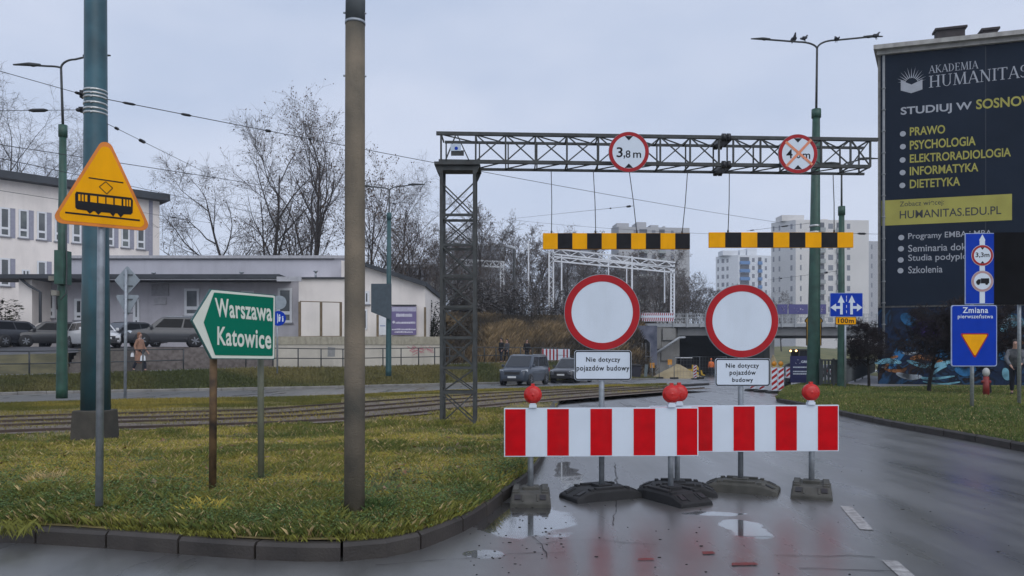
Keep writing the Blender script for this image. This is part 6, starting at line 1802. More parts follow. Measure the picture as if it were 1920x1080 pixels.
# pale low buildings among the trees
def pale_block(label, px0, px1, top, Y, mat):
    root = thing("far_building", label, "building", P((px0 + px1) / 2, 660, Y)); mb = MB()
    a = P(px0, top, Y); b = P(px1, top, Y); mb.box(a.x, b.x, Y, Y + 15, -2, a.z); mb.build("wall", mat, root)
    mb = MB(); mb.box(a.x - .4, b.x + .4, Y - .4, Y + 15.4, a.z, a.z + .5); mb.build("roof", M("pale_roof_edge", (.30, .31, .33), .8), root)
    mb0 = None
    for i in range(int((px1 - px0) / 9)):
        for j in range(2):
            c = P(px0 + 5 + i * 9, top + 9 + j * 13, Y); m2 = MB(); m2.box(c.x - .5, c.x + .5, Y - .06, Y - .003, c.z - .7, c.z + .7); m2.build("window", M("far_window", (.20, .21, .24), .25), root)
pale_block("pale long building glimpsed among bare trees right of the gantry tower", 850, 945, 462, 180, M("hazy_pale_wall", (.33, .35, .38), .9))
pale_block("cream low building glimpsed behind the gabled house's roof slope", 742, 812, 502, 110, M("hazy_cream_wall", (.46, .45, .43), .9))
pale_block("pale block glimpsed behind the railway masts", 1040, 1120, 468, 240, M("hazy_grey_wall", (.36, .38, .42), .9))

# ------------------------------------------------------------------ railway masts
def portal(label, posts, beams, Y):
    root = thing("catenary_portal", label, "railway mast", P(posts[0][0], 600, Y), group="white lattice masts of the railway")
    m_w = M("white_lattice_paint", (.72, .74, .77), .6)
    for px, t, b, w in posts:
        mb = MB(); A = P(px, t, Y); B = P(px, b, Y); ww = w / F * Y
        if ww < .35:
            mb.bar((B.x, Y, B.z - .5), A, ww)
        else:
            for dx in (-ww / 2, ww / 2): mb.bar((B.x + dx, Y, B.z - .5), (B.x + dx, Y, A.z), .17)
            n = int((A.z - B.z) / (ww * 1.1)); h = (A.z - B.z) / max(1, n)
            for i in range(n): s = 1 if i % 2 else -1; mb.bar((B.x - s * ww / 2, Y, B.z + i * h), (B.x + s * ww / 2, Y, B.z + (i + 1) * h), .07)
        mb.build("mast", m_w, root)
    for (x0, y0, x1, y1, d) in beams:
        A = P(x0, y0, Y); B = P(x1, y1, Y); dd = Vector((0, 0, d / F * Y)); mb = MB()
        mb.bar(A, B, .17); mb.bar(A - dd, B - dd, .17); n = 14
        for i in range(n):
            p, q = A.lerp(B, i / n), A.lerp(B, (i + 1) / n)
            mb.bar(p if i % 2 else p - dd, q - dd if i % 2 else q, .10)
        mb.build("beam", m_w, root)
portal("white lattice railway portal left, partly behind the gantry tower", [(941.5, 490, 598, 6)], [(850, 486, 944, 491, 10)], 90)
portal("large white double beam railway portal behind the left no entry sign", [(1033.5, 468, 600, 8), (1053, 478, 598, 2.5), (1141, 480, 590, 2), (1185, 480, 590, 3), (1175, 492, 560, 2), (1261, 496, 590, 6)], [(1035, 466, 1266, 492, 10), (1035, 481, 1266, 503, 8)], 90)
portal("single thin white railway mast between the two portals", [(991, 452, 600, 2.6)], [], 88)
portal("thin white railway mast holding a stay beside the grey tower block", [(1246, 505, 560, 2.2)], [], 92)
lamp_s = thing("railway_lamp", "thin dark lamp post with pale head among the railway masts", "lamp", P(964, 600, 86))
mb = MB(); mb.tube([P(964, 602, 86), P(964, 468, 86)], .13, 8); mb.build("post", m_gantry, lamp_s)
mb = MB(); mb.tube([P(967, 467, 86), P(958, 463.5, 86), P(950, 463, 86)], [.15, .22, .16], 8); mb.build("lamp_head", M("pale_lamp_head", (.45, .47, .5), .5), lamp_s)

# ------------------------------------------------------------------ cars
def car(label, kind, paint, loc, heading, flip=False, group=None, name="parked_car"):
    """forward is local +x"""
    h = math.atan2(heading[1], heading[0])
    root = thing(name, label, "car", loc, h, group, local=True)
    L, W, H, belt, hood, wb, r = {"hatch": (4.0, 1.72, 1.46, .92, .86, 2.5, .31), "suv": (4.5, 1.84, 1.68, 1.02, .98, 2.7, .35), "van": (4.4, 1.84, 1.82, 1.06, 1.05, 2.78, .33), "sedan": (4.5, 1.78, 1.45, .92, .86, 2.65, .32)}[kind]
    hw = W / 2; zb = .22 if kind != "suv" else .28
    xf, xr = L / 2, -L / 2
    st = [(xr, zb + .16, belt - .12, hw * .86), (xr + .06, zb + .05, belt - .02, hw * .93), (xr + .35, zb, belt, hw * .985), (-.6, zb, belt + .01, hw), (.5, zb, belt, hw), (xf - 1.05, zb, hood + .03, hw * .99), (xf - .35, zb + .02, hood - .07, hw * .955), (xf - .09, zb + .05, hood - .17, hw * .87), (xf, zb + .12, hood - .36, hw * .76)]
    ring = []
    for x, b, t, w in st:
        s = [(-w * .94, b), (-w, b + .14), (-w * 1.0, b + (t - b) * .55), (-w * .985, t - .10), (-w * .93, t - .02), (-w * .5, t + .015), (0, t + .03)]
        s = s + [(-a, z) for a, z in s[-2::-1]]
        ring.append([(x, a, z) for a, z in s])
    n = len(ring[0]); vs = [p for q in ring for p in q]; fs = []
    for i in range(len(ring) - 1):
        for k in range(n): fs.append((i * n + k, i * n + (k + 1) % n, (i + 1) * n + (k + 1) % n, (i + 1) * n + k))
    fs += [tuple(reversed(range(n))), tuple((len(ring) - 1) * n + k for k in range(n))]
    mb = MB(); mb.smooth = True; mb.add(vs, fs); mb.smooth = False
    # cabin
    sl = {"hatch": (xr + .12, xr + .50, xf - 1.62, xf - .90), "suv": (xr + .10, xr + .45, xf - 1.85, xf - 1.12), "van": (xr + .04, xr + .14, xf - 1.62, xf - .82), "sedan": (xr + .55, xr + 1.25, xf - 1.85, xf - 1.1)}[kind]
    b0, b1, f1, f0 = sl; wt = hw * (.74 if kind != "van" else .80); wbz = hw * .93; z0 = belt - .03; z1 = H - .05
    base = [(b0, -wbz, z0), (f0, -wbz, z0), (f0, wbz, z0), (b0, wbz, z0)]; top = [(b1, -wt, z1), (f1, -wt, z1), (f1, wt, z1), (b1, wt, z1)]
    rf = [(b1 + .15, -wt * .82, H), (f1 - .15, -wt * .82, H), (f1 - .15, wt * .82, H), (b1 + .15, wt * .82, H)]
    mb.smooth = True
    mb.add(base + top + rf, [(i, (i + 1) % 4, 4 + (i + 1) % 4, 4 + i) for i in range(4)] + [(4 + i, 4 + (i + 1) % 4, 8 + (i + 1) % 4, 8 + i) for i in range(4)] + [(8, 9, 10, 11)])
    body = mb.build("body", paint, root, bevel=.03)
    def pane(nm, q, u0, u1, v0, v1, off=.010, mat=m_carglass, taper=0, taper1=0):
        A, B, C, D = [Vector(p) for p in q]; N = (B - A).cross(D - A).normalized()
        def at(u, v): return A.lerp(B, u).lerp(D.lerp(C, u), v) + N * off
        mb = MB(); mb.poly([at(u0, v0), at(u1, v0), at(u1 - taper1, v1), at(u0 + taper, v1)]); return mb.build(nm, mat, root)
    pane("windscreen", (base[1], base[2], top[2], top[1]), .06, .94, .10, .95, mat=m_screen)
    pane("rear_window", (base[3], base[0], top[0], top[3]), .08, .92, .14, .9, mat=m_screen)
    for q in ((base[0], base[1], top[1], top[0]), (base[2], base[3], top[3], top[2])):
        rev = q[0][1] > 0
        segs = [(.06, .44), (.47, .90)] if kind != "van" else [(.05, .27), (.30, .58), (.61, .90)]
        for a, b in segs:
            if rev: a, b = 1 - b, 1 - a
            pane("side_window", q, a, b, .14, .90)
    for sx in (-1, 1):
        for sy in (-1, 1):
            c = Vector((sx * wb / 2, sy * (hw - .09), r)); mb = MB()
            mb.tube([c - Vector((0, .11 * sy, 0)), c + Vector((0, .085 * sy, 0)), c + Vector((0, .105 * sy, 0))], [r, r, r * .93], 24); w = mb.build("wheel", m_tyre, root)
            mb = MB()
            for k in range(6):
                a = k * math.pi / 3 + .3; d = Vector((math.cos(a), 0, math.sin(a))); mb.bar(c + Vector((0, .108 * sy, 0)) + d * r * .08, c + Vector((0, .108 * sy, 0)) + d * r * .62, r * .17, .016, up=(0, 1, 0))
            mb.tube([c + Vector((0, .104 * sy, 0)), c + Vector((0, .116 * sy, 0))], r * .16, 10)
            rim = mb.build("rim", m_rim, w)
            mb = MB(); a0 = c + Vector((0, .01 * sy, 0)); mb.tube([a0, a0 + Vector((0, .092 * sy, 0))], r * 1.17, 24); mb.build("wheel_arch", m_plastic, root)
    for sy in (-1, 1):
        mb = MB(); mb.add([(xf - .30, sy * hw * .955, hood - .20), (xf - .07, sy * hw * .62, hood - .30), (xf - .06, sy * hw * .62, hood - .17), (xf - .28, sy * hw * .95, hood - .08), (xf - .42, sy * hw * .94, hood - .30), (xf - .2, sy * hw * .6, hood - .38), (xf - .2, sy * hw * .6, hood - .17), (xf - .42, sy * hw * .94, hood - .12)],
                          [(0, 1, 2, 3), (4, 7, 6, 5), (0, 3, 7, 4), (1, 5, 6, 2), (3, 2, 6, 7), (0, 4, 5, 1)]); mb.build("headlight", m_clear, root)
        mb = MB(); mb.box(xr - .012, xr + .20, min(sy * hw * .70, sy * hw * .955), max(sy * hw * .70, sy * hw * .955), belt - .28, belt - .05); mb.build("tail_light", m_tail, root)
        mb = MB(); mb.box(f0 - .32, f0 - .15, min(sy * hw * .98, sy * hw * 1.14), max(sy * hw * .98, sy * hw * 1.14), belt + .02, belt + .18); mb.build("mirror", paint, root, bevel=.03)
    mb = MB(); mb.box(xf - .12, xf + .012, -hw * .52, hw * .52, hood - .40, hood - .24); mb.box(xf - .12, xf + .014, -hw * .62, hw * .62, zb + .06, zb + .20); mb.build("grille", m_plastic, root, bevel=.01)
    for xx, s in ((xf + .018, 1), (xr - .02, -1)):
        mb = MB(); zc = zb + .29 if s > 0 else belt - .36; mb.box(min(xx, xx - .02 * s), max(xx, xx - .02 * s), -.26, .26, zc - .055, zc + .055); mb.build("number_plate", m_plate, root)
    mb = MB(); mb.box(xr - .015, xr + .25, -hw * .9, hw * .9, zb + .03, zb + .26); mb.build("bumper", m_plastic, root, bevel=.03)
    if kind in ("suv", "van"):
        mb = MB()
        for sy in (-1, 1): mb.bar((b1 + .2, sy * wt * .9, H + .02), (f1 - .25, sy * wt * .9, H + .02), .035)
        mb.build("roof_rail", m_galv, root)
    return root
def cpaint(n, c, rough=.35, met=0.0):
    m = M(n, c, rough, met, var=.05); b = m.node_tree.nodes["Principled BSDF"]; b.inputs["Coat Weight"].default_value = .6; b.inputs["Coat Roughness"].default_value = .05; b.inputs["Coat IOR"].default_value = 1.45; return m
def lotz(px, Y): 
    e = EDGE(px); l = LOT(px); t = min(1, max(0, (Y - e[0]) / (l[0] - e[0]))); return e[1] + (l[1] - e[1]) * t
def park(px, Y): return Vector(((px - 960) / F * Y, Y, lotz(px, Y)))
G1 = "cars parked below the low grey building"; G2 = "cars driving towards us on the far carriageway"
p = P(984, 0, 45.5); p.z = prof(45.5); car("dark slate blue tall van driving in front on the far carriageway", "van", cpaint("slate_blue_paint", (.022, .032, .050)), p, (-.36, -.93), group=G2, name="van")
p = P(1072, 0, 51.5); p.z = prof(51.5); car("dark grey off-roader driving behind the slate blue van", "suv", cpaint("dark_grey_paint", (.028, .030, .036)), p, (-.40, -.92), group=G2, name="car")
car("grey estate with roof rails parked right above the brown stone wall", "suv", cpaint("graphite_paint", (.034, .036, .042), .35, 0), park(316, 42.3), (-.90, -.44), group=G1)
car("dark car whose front shows left of the grey estate", "sedan", cpaint("dark_navy_paint", (.014, .016, .022)), park(236, 43.6), (-.40, -.92), group=G1)
car("small white car half hidden behind the teal tram pole", "hatch", cpaint("white_paint", (.62, .62, .62), .3, 0), park(176, 41), (.72, -.69), group=G1)
car("near black car between the left lamp post and the other black hatchback", "hatch", cpaint("black_paint", (.016, .017, .020)), park(92, 43.2), (-.75, -.66), group=G1)
car("black hatchback with red tail lights and pale plate at the left edge", "hatch", cpaint("deep_black_paint", (.014, .015, .02)), park(28, 42.2), (.30, .95), group=G1)
car("silver topped car cut by the photo's left edge", "hatch", cpaint("silver_paint", (.32, .34, .36)), park(-26, 42.6), (.25, .97), group=G1)

# ------------------------------------------------------------------ people
def skinned(name, bones, links, root_i, mat, parent, sub=2):
    me = bpy.data.meshes.new(name); bm = bmesh.new(); sk = bm.verts.layers.skin.verify(); vs = []
    for q, r in bones:
        v = bm.verts.new(q); v[sk].radius = (r, r) if not hasattr(r, '__len__') else r; vs.append(v)
    for a, b in links: bm.edges.new((vs[a], vs[b]))
    for ri in (root_i if hasattr(root_i, '__len__') else [root_i]): vs[ri][sk].use_root = True
    bm.to_mesh(me); bm.free(); me.materials.append(mat)
    o = bpy.data.objects.new(name, me); col.objects.link(o); o.parent = parent; OFF[o] = Vector()
    o.modifiers.new("skin", 'SKIN'); s = o.modifiers.new("sub", 'SUBSURF'); s.levels = sub; s.render_levels = sub
    for m in o.modifiers:
        if m.type == 'SKIN': m.use_smooth_shade = True
    return o
m_skin = M("skin", (.42, .25, .19), .55, var=.08)
def person(label, loc, rz, scale=1.0, stride=.18, arm=((.10, .05), (-.10, .05)), top=None, bottom=None, hair=None, long_coat=False, hairlen=0, lean=0.0, reach=None, group=None):
    """stands facing local -y; arm = forward swing of (right, left) elbows"""
    root = thing("person", label, "person", loc, rz, group, local=True); root.scale = (scale,) * 3
    B = []; Lk = []
    def add(q, r, par=None):
        B.append((q, r)); i = len(B) - 1
        if par is not None: Lk.append((par, i))
        return i
    ly = -lean
    pel = add((0, 0, .93), (.145, .105)); ch = add((0, ly * .6, 1.22), (.155, .115), pel); up = add((0, ly, 1.40), (.10, .085), ch); nk = add((0, ly * 1.1, 1.49), .052, up)
    hd = add((0, ly * 1.2 - .012, 1.56), (.068, .072), nk); h2 = add((0, ly * 1.2 - .01, 1.65), (.078, .092), hd); h3 = add((0, ly * 1.2, 1.715), (.055, .065), h2)
    nose = add((0, ly * 1.2 - .108, 1.60), .011, h2)
    arms = []
    for k, s in enumerate((1, -1)):
        sh = add((s * .165, ly, 1.385), .055, up)
        if reach and reach[k]:
            e, w = reach[k]
        else:
            f = arm[k][0]; e = (s * .225, ly - f * .6 + .02, 1.12); w = (s * .235, ly - f - .10, .90)
        el = add(e, .041, sh); wr = add(w, .029, el)
        dv = (Vector(w) - Vector(e)).normalized()
        hnd = add(tuple(Vector(w) + dv * .055), (.034, .020), wr)
        side = Vector((0, -1, 0)) if abs(dv.y) < .8 else Vector((0, 0, 1))
        for j, (o_, ln) in enumerate(((-.026, .062), (-.009, .075), (.009, .070), (.026, .055))):
            b = Vector(w) + dv * .085 + side * o_; t1 = b + dv * ln * .55; t2 = b + dv * ln + Vector((-s * .015, 0, 0))
            a1 = add(tuple(b), .009, hnd); a2 = add(tuple(t1), .008, a1); add(tuple(t2), .007, a2)
        th = add(tuple(Vector(w) + dv * .045 + side * .035), .010, hnd); add(tuple(Vector(w) + dv * .085 + side * .05), .008, th)
        arms.append((B[sh][0], e, w))
    legs = []
    for k, s in enumerate((1, -1)):
        f = stride * (1 if k == 0 else -1)
        hp = add((s * .085, 0, .88), .085, pel); kn_p = (s * .095, -f * .6 - .03, .49); an_p = (s * .095, -f + (.05 if f < 0 else 0), .085 + (.03 if f < 0 else 0)); to_p = (s * .105, an_p[1] - .14, .035)
        kn = add(kn_p, .055, hp); an = add(an_p, .038, kn); to = add(to_p, .030, an); legs.append((B[hp][0], kn_p, an_p, to_p))
    skinned("body", B, Lk, 0, m_skin, root)
    # clothing
    bt = []; lt = []
    bt.append(((0, 0, .95), (.16, .12)))
    for l in legs:
        i = len(bt); bt += [(l[0], .098), (l[1], .074), ((l[2][0], l[2][1], l[2][2] + .02), .060)]; lt += [(0, i), (i, i + 1), (i + 1, i + 2)]
    skinned("trousers", bt, lt, 0, bottom, root)
    tb = [((0, 0, .86 if not long_coat else .90), (.175, .135)), ((0, ly * .6, 1.18), (.180, .14)), ((0, ly, 1.40), (.125, .105)), ((0, ly * 1.1, 1.46), (.068, .066))]; tl = [(0, 1), (1, 2), (2, 3)]
    if long_coat: tb[0] = ((0, 0, .92), (.205, .17)); tb += [((0, .01, .64), (.225, .19)), ((0, .02, .34), (.25, .21))]; tl += [(0, 4), (4, 5)]
    for a in arms:
        i = len(tb); wv = Vector(a[1]).lerp(Vector(a[2]), .92); tb += [(a[0], .076), (a[1], .060), (tuple(wv), .046)]; tl += [(2, i), (i, i + 1), (i + 1, i + 2)]
    skinned("coat" if long_coat else "jacket", tb, tl, 0, top, root)
    sh = []; sl_ = []
    for l in legs:
        i = len(sh); sh += [((l[2][0], l[2][1] + .03, l[2][2] - .03), .045), ((l[3][0], l[3][1] - .01, l[3][2] + .008), .040)]; sl_ += [(i, i + 1)]
    skinned("shoes", sh, sl_, [0, 2], m_plastic, root, 1)
    hy = ly * 1.2
    mb = MB(); mb.sphere((0, hy + .022, 1.685), (.083, .098, .085), 14, 10); mb.sphere((0, hy + .045, 1.625), (.076, .062, .075 + hairlen * .6), 12, 8)
    if hairlen: mb.sphere((0, hy + .052, 1.60 - hairlen * .5), (.085, .055, .11), 12, 8)
    mb.build("hair", hair, root)
    mb = MB()
    for s in (-1, 1): mb.sphere((s * .030, hy - .082, 1.628), .010, 8, 6)
    mb.build("eyes", m_black, root)
    return root
m_orange = M("hi_vis_orange", (.85, .20, .05), .7, var=.1); m_navy = M("dark_navy_cloth", (.018, .02, .03), .85); m_blk = M("black_cloth", (.012, .012, .014), .9); m_tan = M("tan_wool", (.30, .165, .11), .9, var=.12, scale=9); m_camo = M("grey_camouflage_cloth", (.055, .06, .068), .9, c2=(.14, .145, .155), scale=9); m_hair_a = M("auburn_hair", (.20, .095, .05), .7); m_hair_d = M("dark_hair", (.02, .017, .015), .7)
wl = fen_at(262, 1.1)
person("woman in long tan coat walking right on the footpath, carrying white bags", wl, math.radians(82), 1.12, .20, top=m_tan, bottom=m_navy, hair=m_hair_a, long_coat=True, hairlen=.12)
def bag(label, p, s, mat):
    root = thing("bag", label, "bag", p); mb = MB(); x, y, z = p
    vs = [(x - s * .5, y - s * .3, z), (x + s * .5, y - s * .3, z), (x + s * .5, y + s * .3, z), (x - s * .5, y + s * .3, z), (x - s * .42, y - s * .12, z + s * 1.1), (x + s * .42, y - s * .12, z + s * 1.1), (x + s * .42, y + s * .12, z + s * 1.1), (x - s * .42, y + s * .12, z + s * 1.1)]
    mb.add(vs, [(3, 2, 1, 0), (0, 1, 5, 4), (1, 2, 6, 5), (2, 3, 7, 6), (3, 0, 4, 7), (4, 5, 6, 7)]); mb.build("sack", mat, root, bevel=.03)
    mb = MB(); mb.tube([(x - s * .2, y, z + s * 1.08), (x - s * .1, y, z + s * 1.4), (x + s * .1, y, z + s * 1.4), (x + s * .2, y, z + s * 1.08)], .012, 6); mb.build("handle", mat, root)
m_bagw = M("white_carrier_bag", (.70, .71, .72), .5)
bag("white carrier bag in front of the walking woman in tan", wl + Vector((.24, -.16, .52)), .26, m_bagw)
bag("small white bag behind the walking woman in tan", wl + Vector((-.30, -.12, .74)), .17, m_bagw)
PG = "people on the footpath by the brown slope"
person("person in black with tan patch walking left of the pair by the slope", fen_at(940, 1.0), math.radians(-40), 1.0, .15, top=m_blk, bottom=m_navy, hair=m_hair_d, group=PG)
person("person in grey top, right of the pair walking by the slope", fen_at(950.5, 1.4), math.radians(-40), .97, -.15, top=M("grey_cloth", (.08, .08, .09), .9), bottom=m_blk, hair=m_hair_d, group=PG)
person("lone person in black standing right of the walking pair", fen_at(988, 1.0), math.radians(10), .98, .03, top=m_blk, bottom=m_blk, hair=m_hair_d, group=PG)
wp = P(1333.5, 0, 72); wp.z = prof(72)
person("worker in orange jacket with his back turned, beside the sand pile", wp, math.radians(170), 1.05, .08, top=m_orange, bottom=m_navy, hair=m_orange)
wp = P(1581, 0, 62); wp.z = -.35
person("small distant worker in pale and orange top beyond the green lamp", wp, math.radians(160), 1.0, .08, top=M("pale_orange_vest", (.62, .34, .22), .8), bottom=m_navy, hair=m_hair_d)
mp = P(1904, 0, 24.5); mp.z = verge_z(1904, 24.5)
person("man in grey camouflage jacket bending over on the verge at the right edge", mp, math.radians(-35), 1.05, .16, top=m_camo, bottom=m_navy, hair=m_hair_d, lean=.22, reach=(((.24, -.42, 1.12), (.16, -.62, .98)), ((-.24, -.40, 1.14), (-.10, -.60, .92))))
# unidentified red and white object by the trunk, modelled as a post
rp = P(1849, 0, 24.5); rp.z = verge_z(1849, 24.5); h = thing("red_post", "small red post with white head beside the thick trunk near the sign", "red_post", rp)
mb = MB(); mb.tube([rp, rp + Vector((0, 0, .62))], [.10, .085], 12); mb.tube([rp + Vector((-.14, 0, .45)), rp + Vector((.14, 0, .45))], .05, 10); mb.build("barrel", M("red_enamel", (.24, .03, .026), .5), h)
mb = MB(); mb.sphere(rp + Vector((0, 0, .76)), (.11, .11, .15), 12, 8); mb.build("cap", M("white_enamel", (.45, .45, .43), .5), h)
# ------------------------------------------------------------------ trees
def make_tree(seed, H, r0, n_limbs, first, spread, upward, dens, leaf=0.0, lean=(0, 0), droop=0.0, rmin=.006):
    """bare tree in its own frame: returns meshes (trunk with limbs, crown of twigs)"""
    r = np.random.default_rng(seed); T = MB(); C = MB(); T.smooth = C.smooth = True; Lq = []
    C.cur = 0
    def grow(p, d, L, rad, lev):
        n = 5 if lev < 2 else 3; pts = [p]; rs = [rad]; q = p
        for i in range(n):
            w = .16 if lev else .05
            d = (d + Vector((r.normal() * w, r.normal() * w, r.normal() * w * .6 + (upward * .10 if lev in (1, 2) else -droop * .12 if lev > 2 else 0.03)))).normalized()
            q = q + d * (L / n); pts.append(q); rs.append(max(rad * (1 - (i + 1) / n * (.75 if lev else .80)), .006 if lev < 2 else rmin))
        (T if lev < 2 else C).tube(pts, rs, 7 if lev == 0 else 5 if lev == 1 else 3, caps=False)
        if leaf and lev >= 3 and r.random() < leaf:
            for _ in range(2):
                Lq.append((pts[-1] + Vector(r.normal(size=3) * .12), r.uniform(.07, .16)))
        if lev >= 4: return
        k = {0: n_limbs, 1: 7, 2: 5 * dens, 3: 3.2 * dens}[lev]; k = int(k) + (r.random() < k % 1)
        for j in range(k):
            t = (first + (1 - first) * (j + r.random()) / k) if lev == 0 else r.uniform(.18, 1)
            f = t * n; i = min(int(f), n - 1); bp = pts[i].lerp(pts[i + 1], f - i); bd = (pts[i + 1] - pts[i]).normalized()
            a = r.uniform(0, 2 * math.pi) if lev else j * 2.4 + r.normal() * .4
            side = bd.orthogonal().normalized(); side = Matrix.Rotation(a, 3, bd) @ side
            sp = spread * r.uniform(.7, 1.25); nd = (bd * math.cos(sp) + side * math.sin(sp)).normalized()
            ratio = {0: .60 * (1.15 - .65 * t), 1: .50, 2: .48, 3: .55}[lev]
            grow(bp, nd, L * ratio * r.uniform(.7, 1.15), max(rs[i] * .55, rmin + .002), lev + 1)
    grow(Vector((0, 0, -.3)), Vector((lean[0], lean[1], 1)).normalized(), H * .86, r0, 0)
    C.smooth = False; C.cur = 1
    for c, s in Lq:
        a = r.uniform(0, 6.28); u = Vector((math.cos(a), math.sin(a), r.normal() * .5)) * s; v = Vector((r.normal() * .3, r.normal() * .3, -1)).normalized() * s
        C.add([c - u * .5, c + v * .5, c + u * .5, c - v * .5], [(0, 1, 2, 3)])
    return T, C
_tree = {}
def tree(label, kind, loc, scale=1.0, rz=0.0, group="bare winter trees", name="bare_tree", sz=None):
    args, mats = TREES[kind]
    root = thing(name, label, "tree", loc, rz, group, local=True)
    root.scale = (scale, scale, scale * (sz or 1))
    if kind not in _tree:
        T, C = make_tree(*args)
        _tree[kind] = (T.build("trunk", mats[0], root), C.build("crown", [mats[1], m_leaf], root))
    else:
        for o in _tree[kind]: dup(o, parent=root)
    return root
m_tw_h = M("hazy_brown_twigs", (.105, .094, .090), .9, var=.25)
TREES = {
    "spread": ((21, 17, .26, 11, .22, .75, 1.0, 1.5, .10), (m_bark, m_twig)),
    "lean": ((33, 14, .22, 10, .20, .85, .9, 1.5, .05, (-.35, 0)), (m_bark, m_twig)),
    "upright": ((45, 20, .30, 15, .18, .60, 1.3, 1.1, .45), (m_bark, m_twig)),
    "leafy": ((57, 14, .20, 14, .15, .70, 1.2, 1.1, .60), (m_bark, m_twig)),
    "birch": ((69, 20, .20, 16, .25, .65, 1.0, 1.2, 0, (0, 0), 1.4), (m_bark, m_tw_h)),
    "far": ((81, 11, .16, 10, .15, .70, 1.1, 1.3, .10, (0, 0), 0, .011), (m_bark, m_tw_h)),
    "far2": ((93, 10, .14, 9, .10, .85, .8, 1.3, .25, (0, 0), 0, .011), (m_bark, m_tw_h)),
    "umbrella": ((107, 4.3, .10, 16, .40, 1.10, .10, 2.4, 0, (0, 0), 0, .008), (M("black_bark", (.016, .014, .013), .9), M("dark_purple_twigs", (.022, .015, .016), .9))),
}
def tree_at(label, kind, px, Y, top, z=None, rz=0.0, **kw):
    H = TREES[kind][0][1]; z = 2.2 if z is None else z
    zt = CH + (HZ - top) / F * Y; s = (zt - z) / (H * .98)
    return tree(label, kind, Vector(((px - 960) / F * Y, Y, z)), s, rz, **kw)
tree_at("leaning bare tree, leftmost behind the low grey building's roof", "lean", 470, 66, 335, rz=.2)
tree_at("wide spreading bare tree left of the two tall ones behind the grey roof", "spread", 508, 68, 268, rz=.6)
tree_at("tallest upright tree with withered leaves left of the concrete pole", "upright", 588, 66, 243, rz=1.0)
tree_at("small bushy bare tree between the spreading and the upright tree", "leafy", 545, 74, 400, rz=2.0)
tree_at("leafy bare tree just right of the concrete pole", "leafy", 690, 64, 352, rz=.4)
tree_at("pale bare tree behind the teal street lamp", "birch", 748, 70, 355, rz=1.1)
tree_at("dark bushy tree low behind the gabled roof's slope", "leafy", 775, 74, 425, rz=3.0)
tree_at("hazy bare birch rising over the white school's roof at the left edge", "birch", 18, 88, 225, rz=.3)
tree_at("lower hazy birch right of the left edge birch over the school's roof", "birch", 72, 92, 275, rz=2.3)
r = np.random.default_rng(17)
far_l = ["tall hazy bare tree just right of the gantry tower", "bare tree half behind the gantry tower, low on the slope"]
k = 0
tree_at(far_l[0], "far", 897, 84, 395, 4.8, rz=.5); tree_at(far_l[1], "far2", 852, 80, 440, 4.8, rz=1.5)
spots = [(815, 86, 446), (872, 98, 455), (925, 92, 470), (955, 100, 450), (978, 95, 468), (1008, 104, 440), (1022, 96, 470), (1062, 104, 452), (1090, 112, 462), (1118, 106, 486), (1150, 112, 470), (1178, 108, 490), (1205, 116, 482), (1228, 110, 500), (1250, 118, 470), (1282, 112, 520), (1302, 120, 530), (1322, 124, 548), (1345, 130, 556), (1372, 134, 548), (1395, 140, 545), (1420, 140, 552), (1465, 150, 560), (1600, 100, 575), (790, 90, 470), (845, 100, 470), (905, 105, 478), (1045, 98, 492), (1105, 98, 505), (1138, 98, 510), (1190, 100, 520), (1235, 102, 525), (1268, 104, 530), (1310, 106, 560), (940, 84, 520), (1000, 84, 525), (875, 78, 530), (968, 80, 535), (1085, 88, 535), (1162, 92, 538)]
for i, (px, Y, top) in enumerate(spots):
    tree_at("bare brown tree in the tangled row along the railway embankment", "far" if i % 2 else "far2", px, Y, top, 4.6 if Y < 112 else 3.0, rz=r.uniform(0, 6.28), group="tangled bare trees along the railway")
# shrubs
def shrub(label, p, w, h, seed, n=900, cols_=((.03, .04, .02), (.08, .075, .04)), name="shrub", size=.09, group="shrubs by the buildings"):
    root = thing(name, label, "shrub", p, 0, group)
    r = np.random.default_rng(seed); mb = MB()
    for i in range(14):
        a = r.uniform(0, 6.28); e = Vector((math.cos(a) * w * .4 * r.random(), math.sin(a) * w * .3 * r.random(), h * r.uniform(.5, .95))); mb.tube([Vector(p), Vector(p) + e * .5 + Vector((0, 0, h * .1)), Vector(p) + e], [.03, .02, .008], 4)
    mb.build("stem", m_bark, root)
    a = r.uniform(0, 6.28, n); rad = np.sqrt(r.random(n)); zz = r.random(n) ** .8
    env = np.sqrt(np.maximum(.05, 1 - (zz * 2 - .9) ** 2 * .8)) * (.7 + .5 * np.sin(a * 3 + seed) * np.sin(zz * 7 + seed))
    X = p[0] + np.cos(a) * rad * w / 2 * env; Y = p[1] + np.sin(a) * rad * w / 2 * env; Z = p[2] + zz * h * (.8 + .3 * np.sin(a * 2 + seed))
    c = mixc(np.array(cols_[0]), np.array(cols_[1]), r.random(n))
    v, q, t = leaflets(X, Y, Z, r.uniform(.5, 1.3, n) * size, c, r)
    quads_mesh("foliage", v - np.array(p)[None], q, vcol_mat("grass_blades"), t, root)
    return root
sp = np.random.default_rng(23)
BSH = None
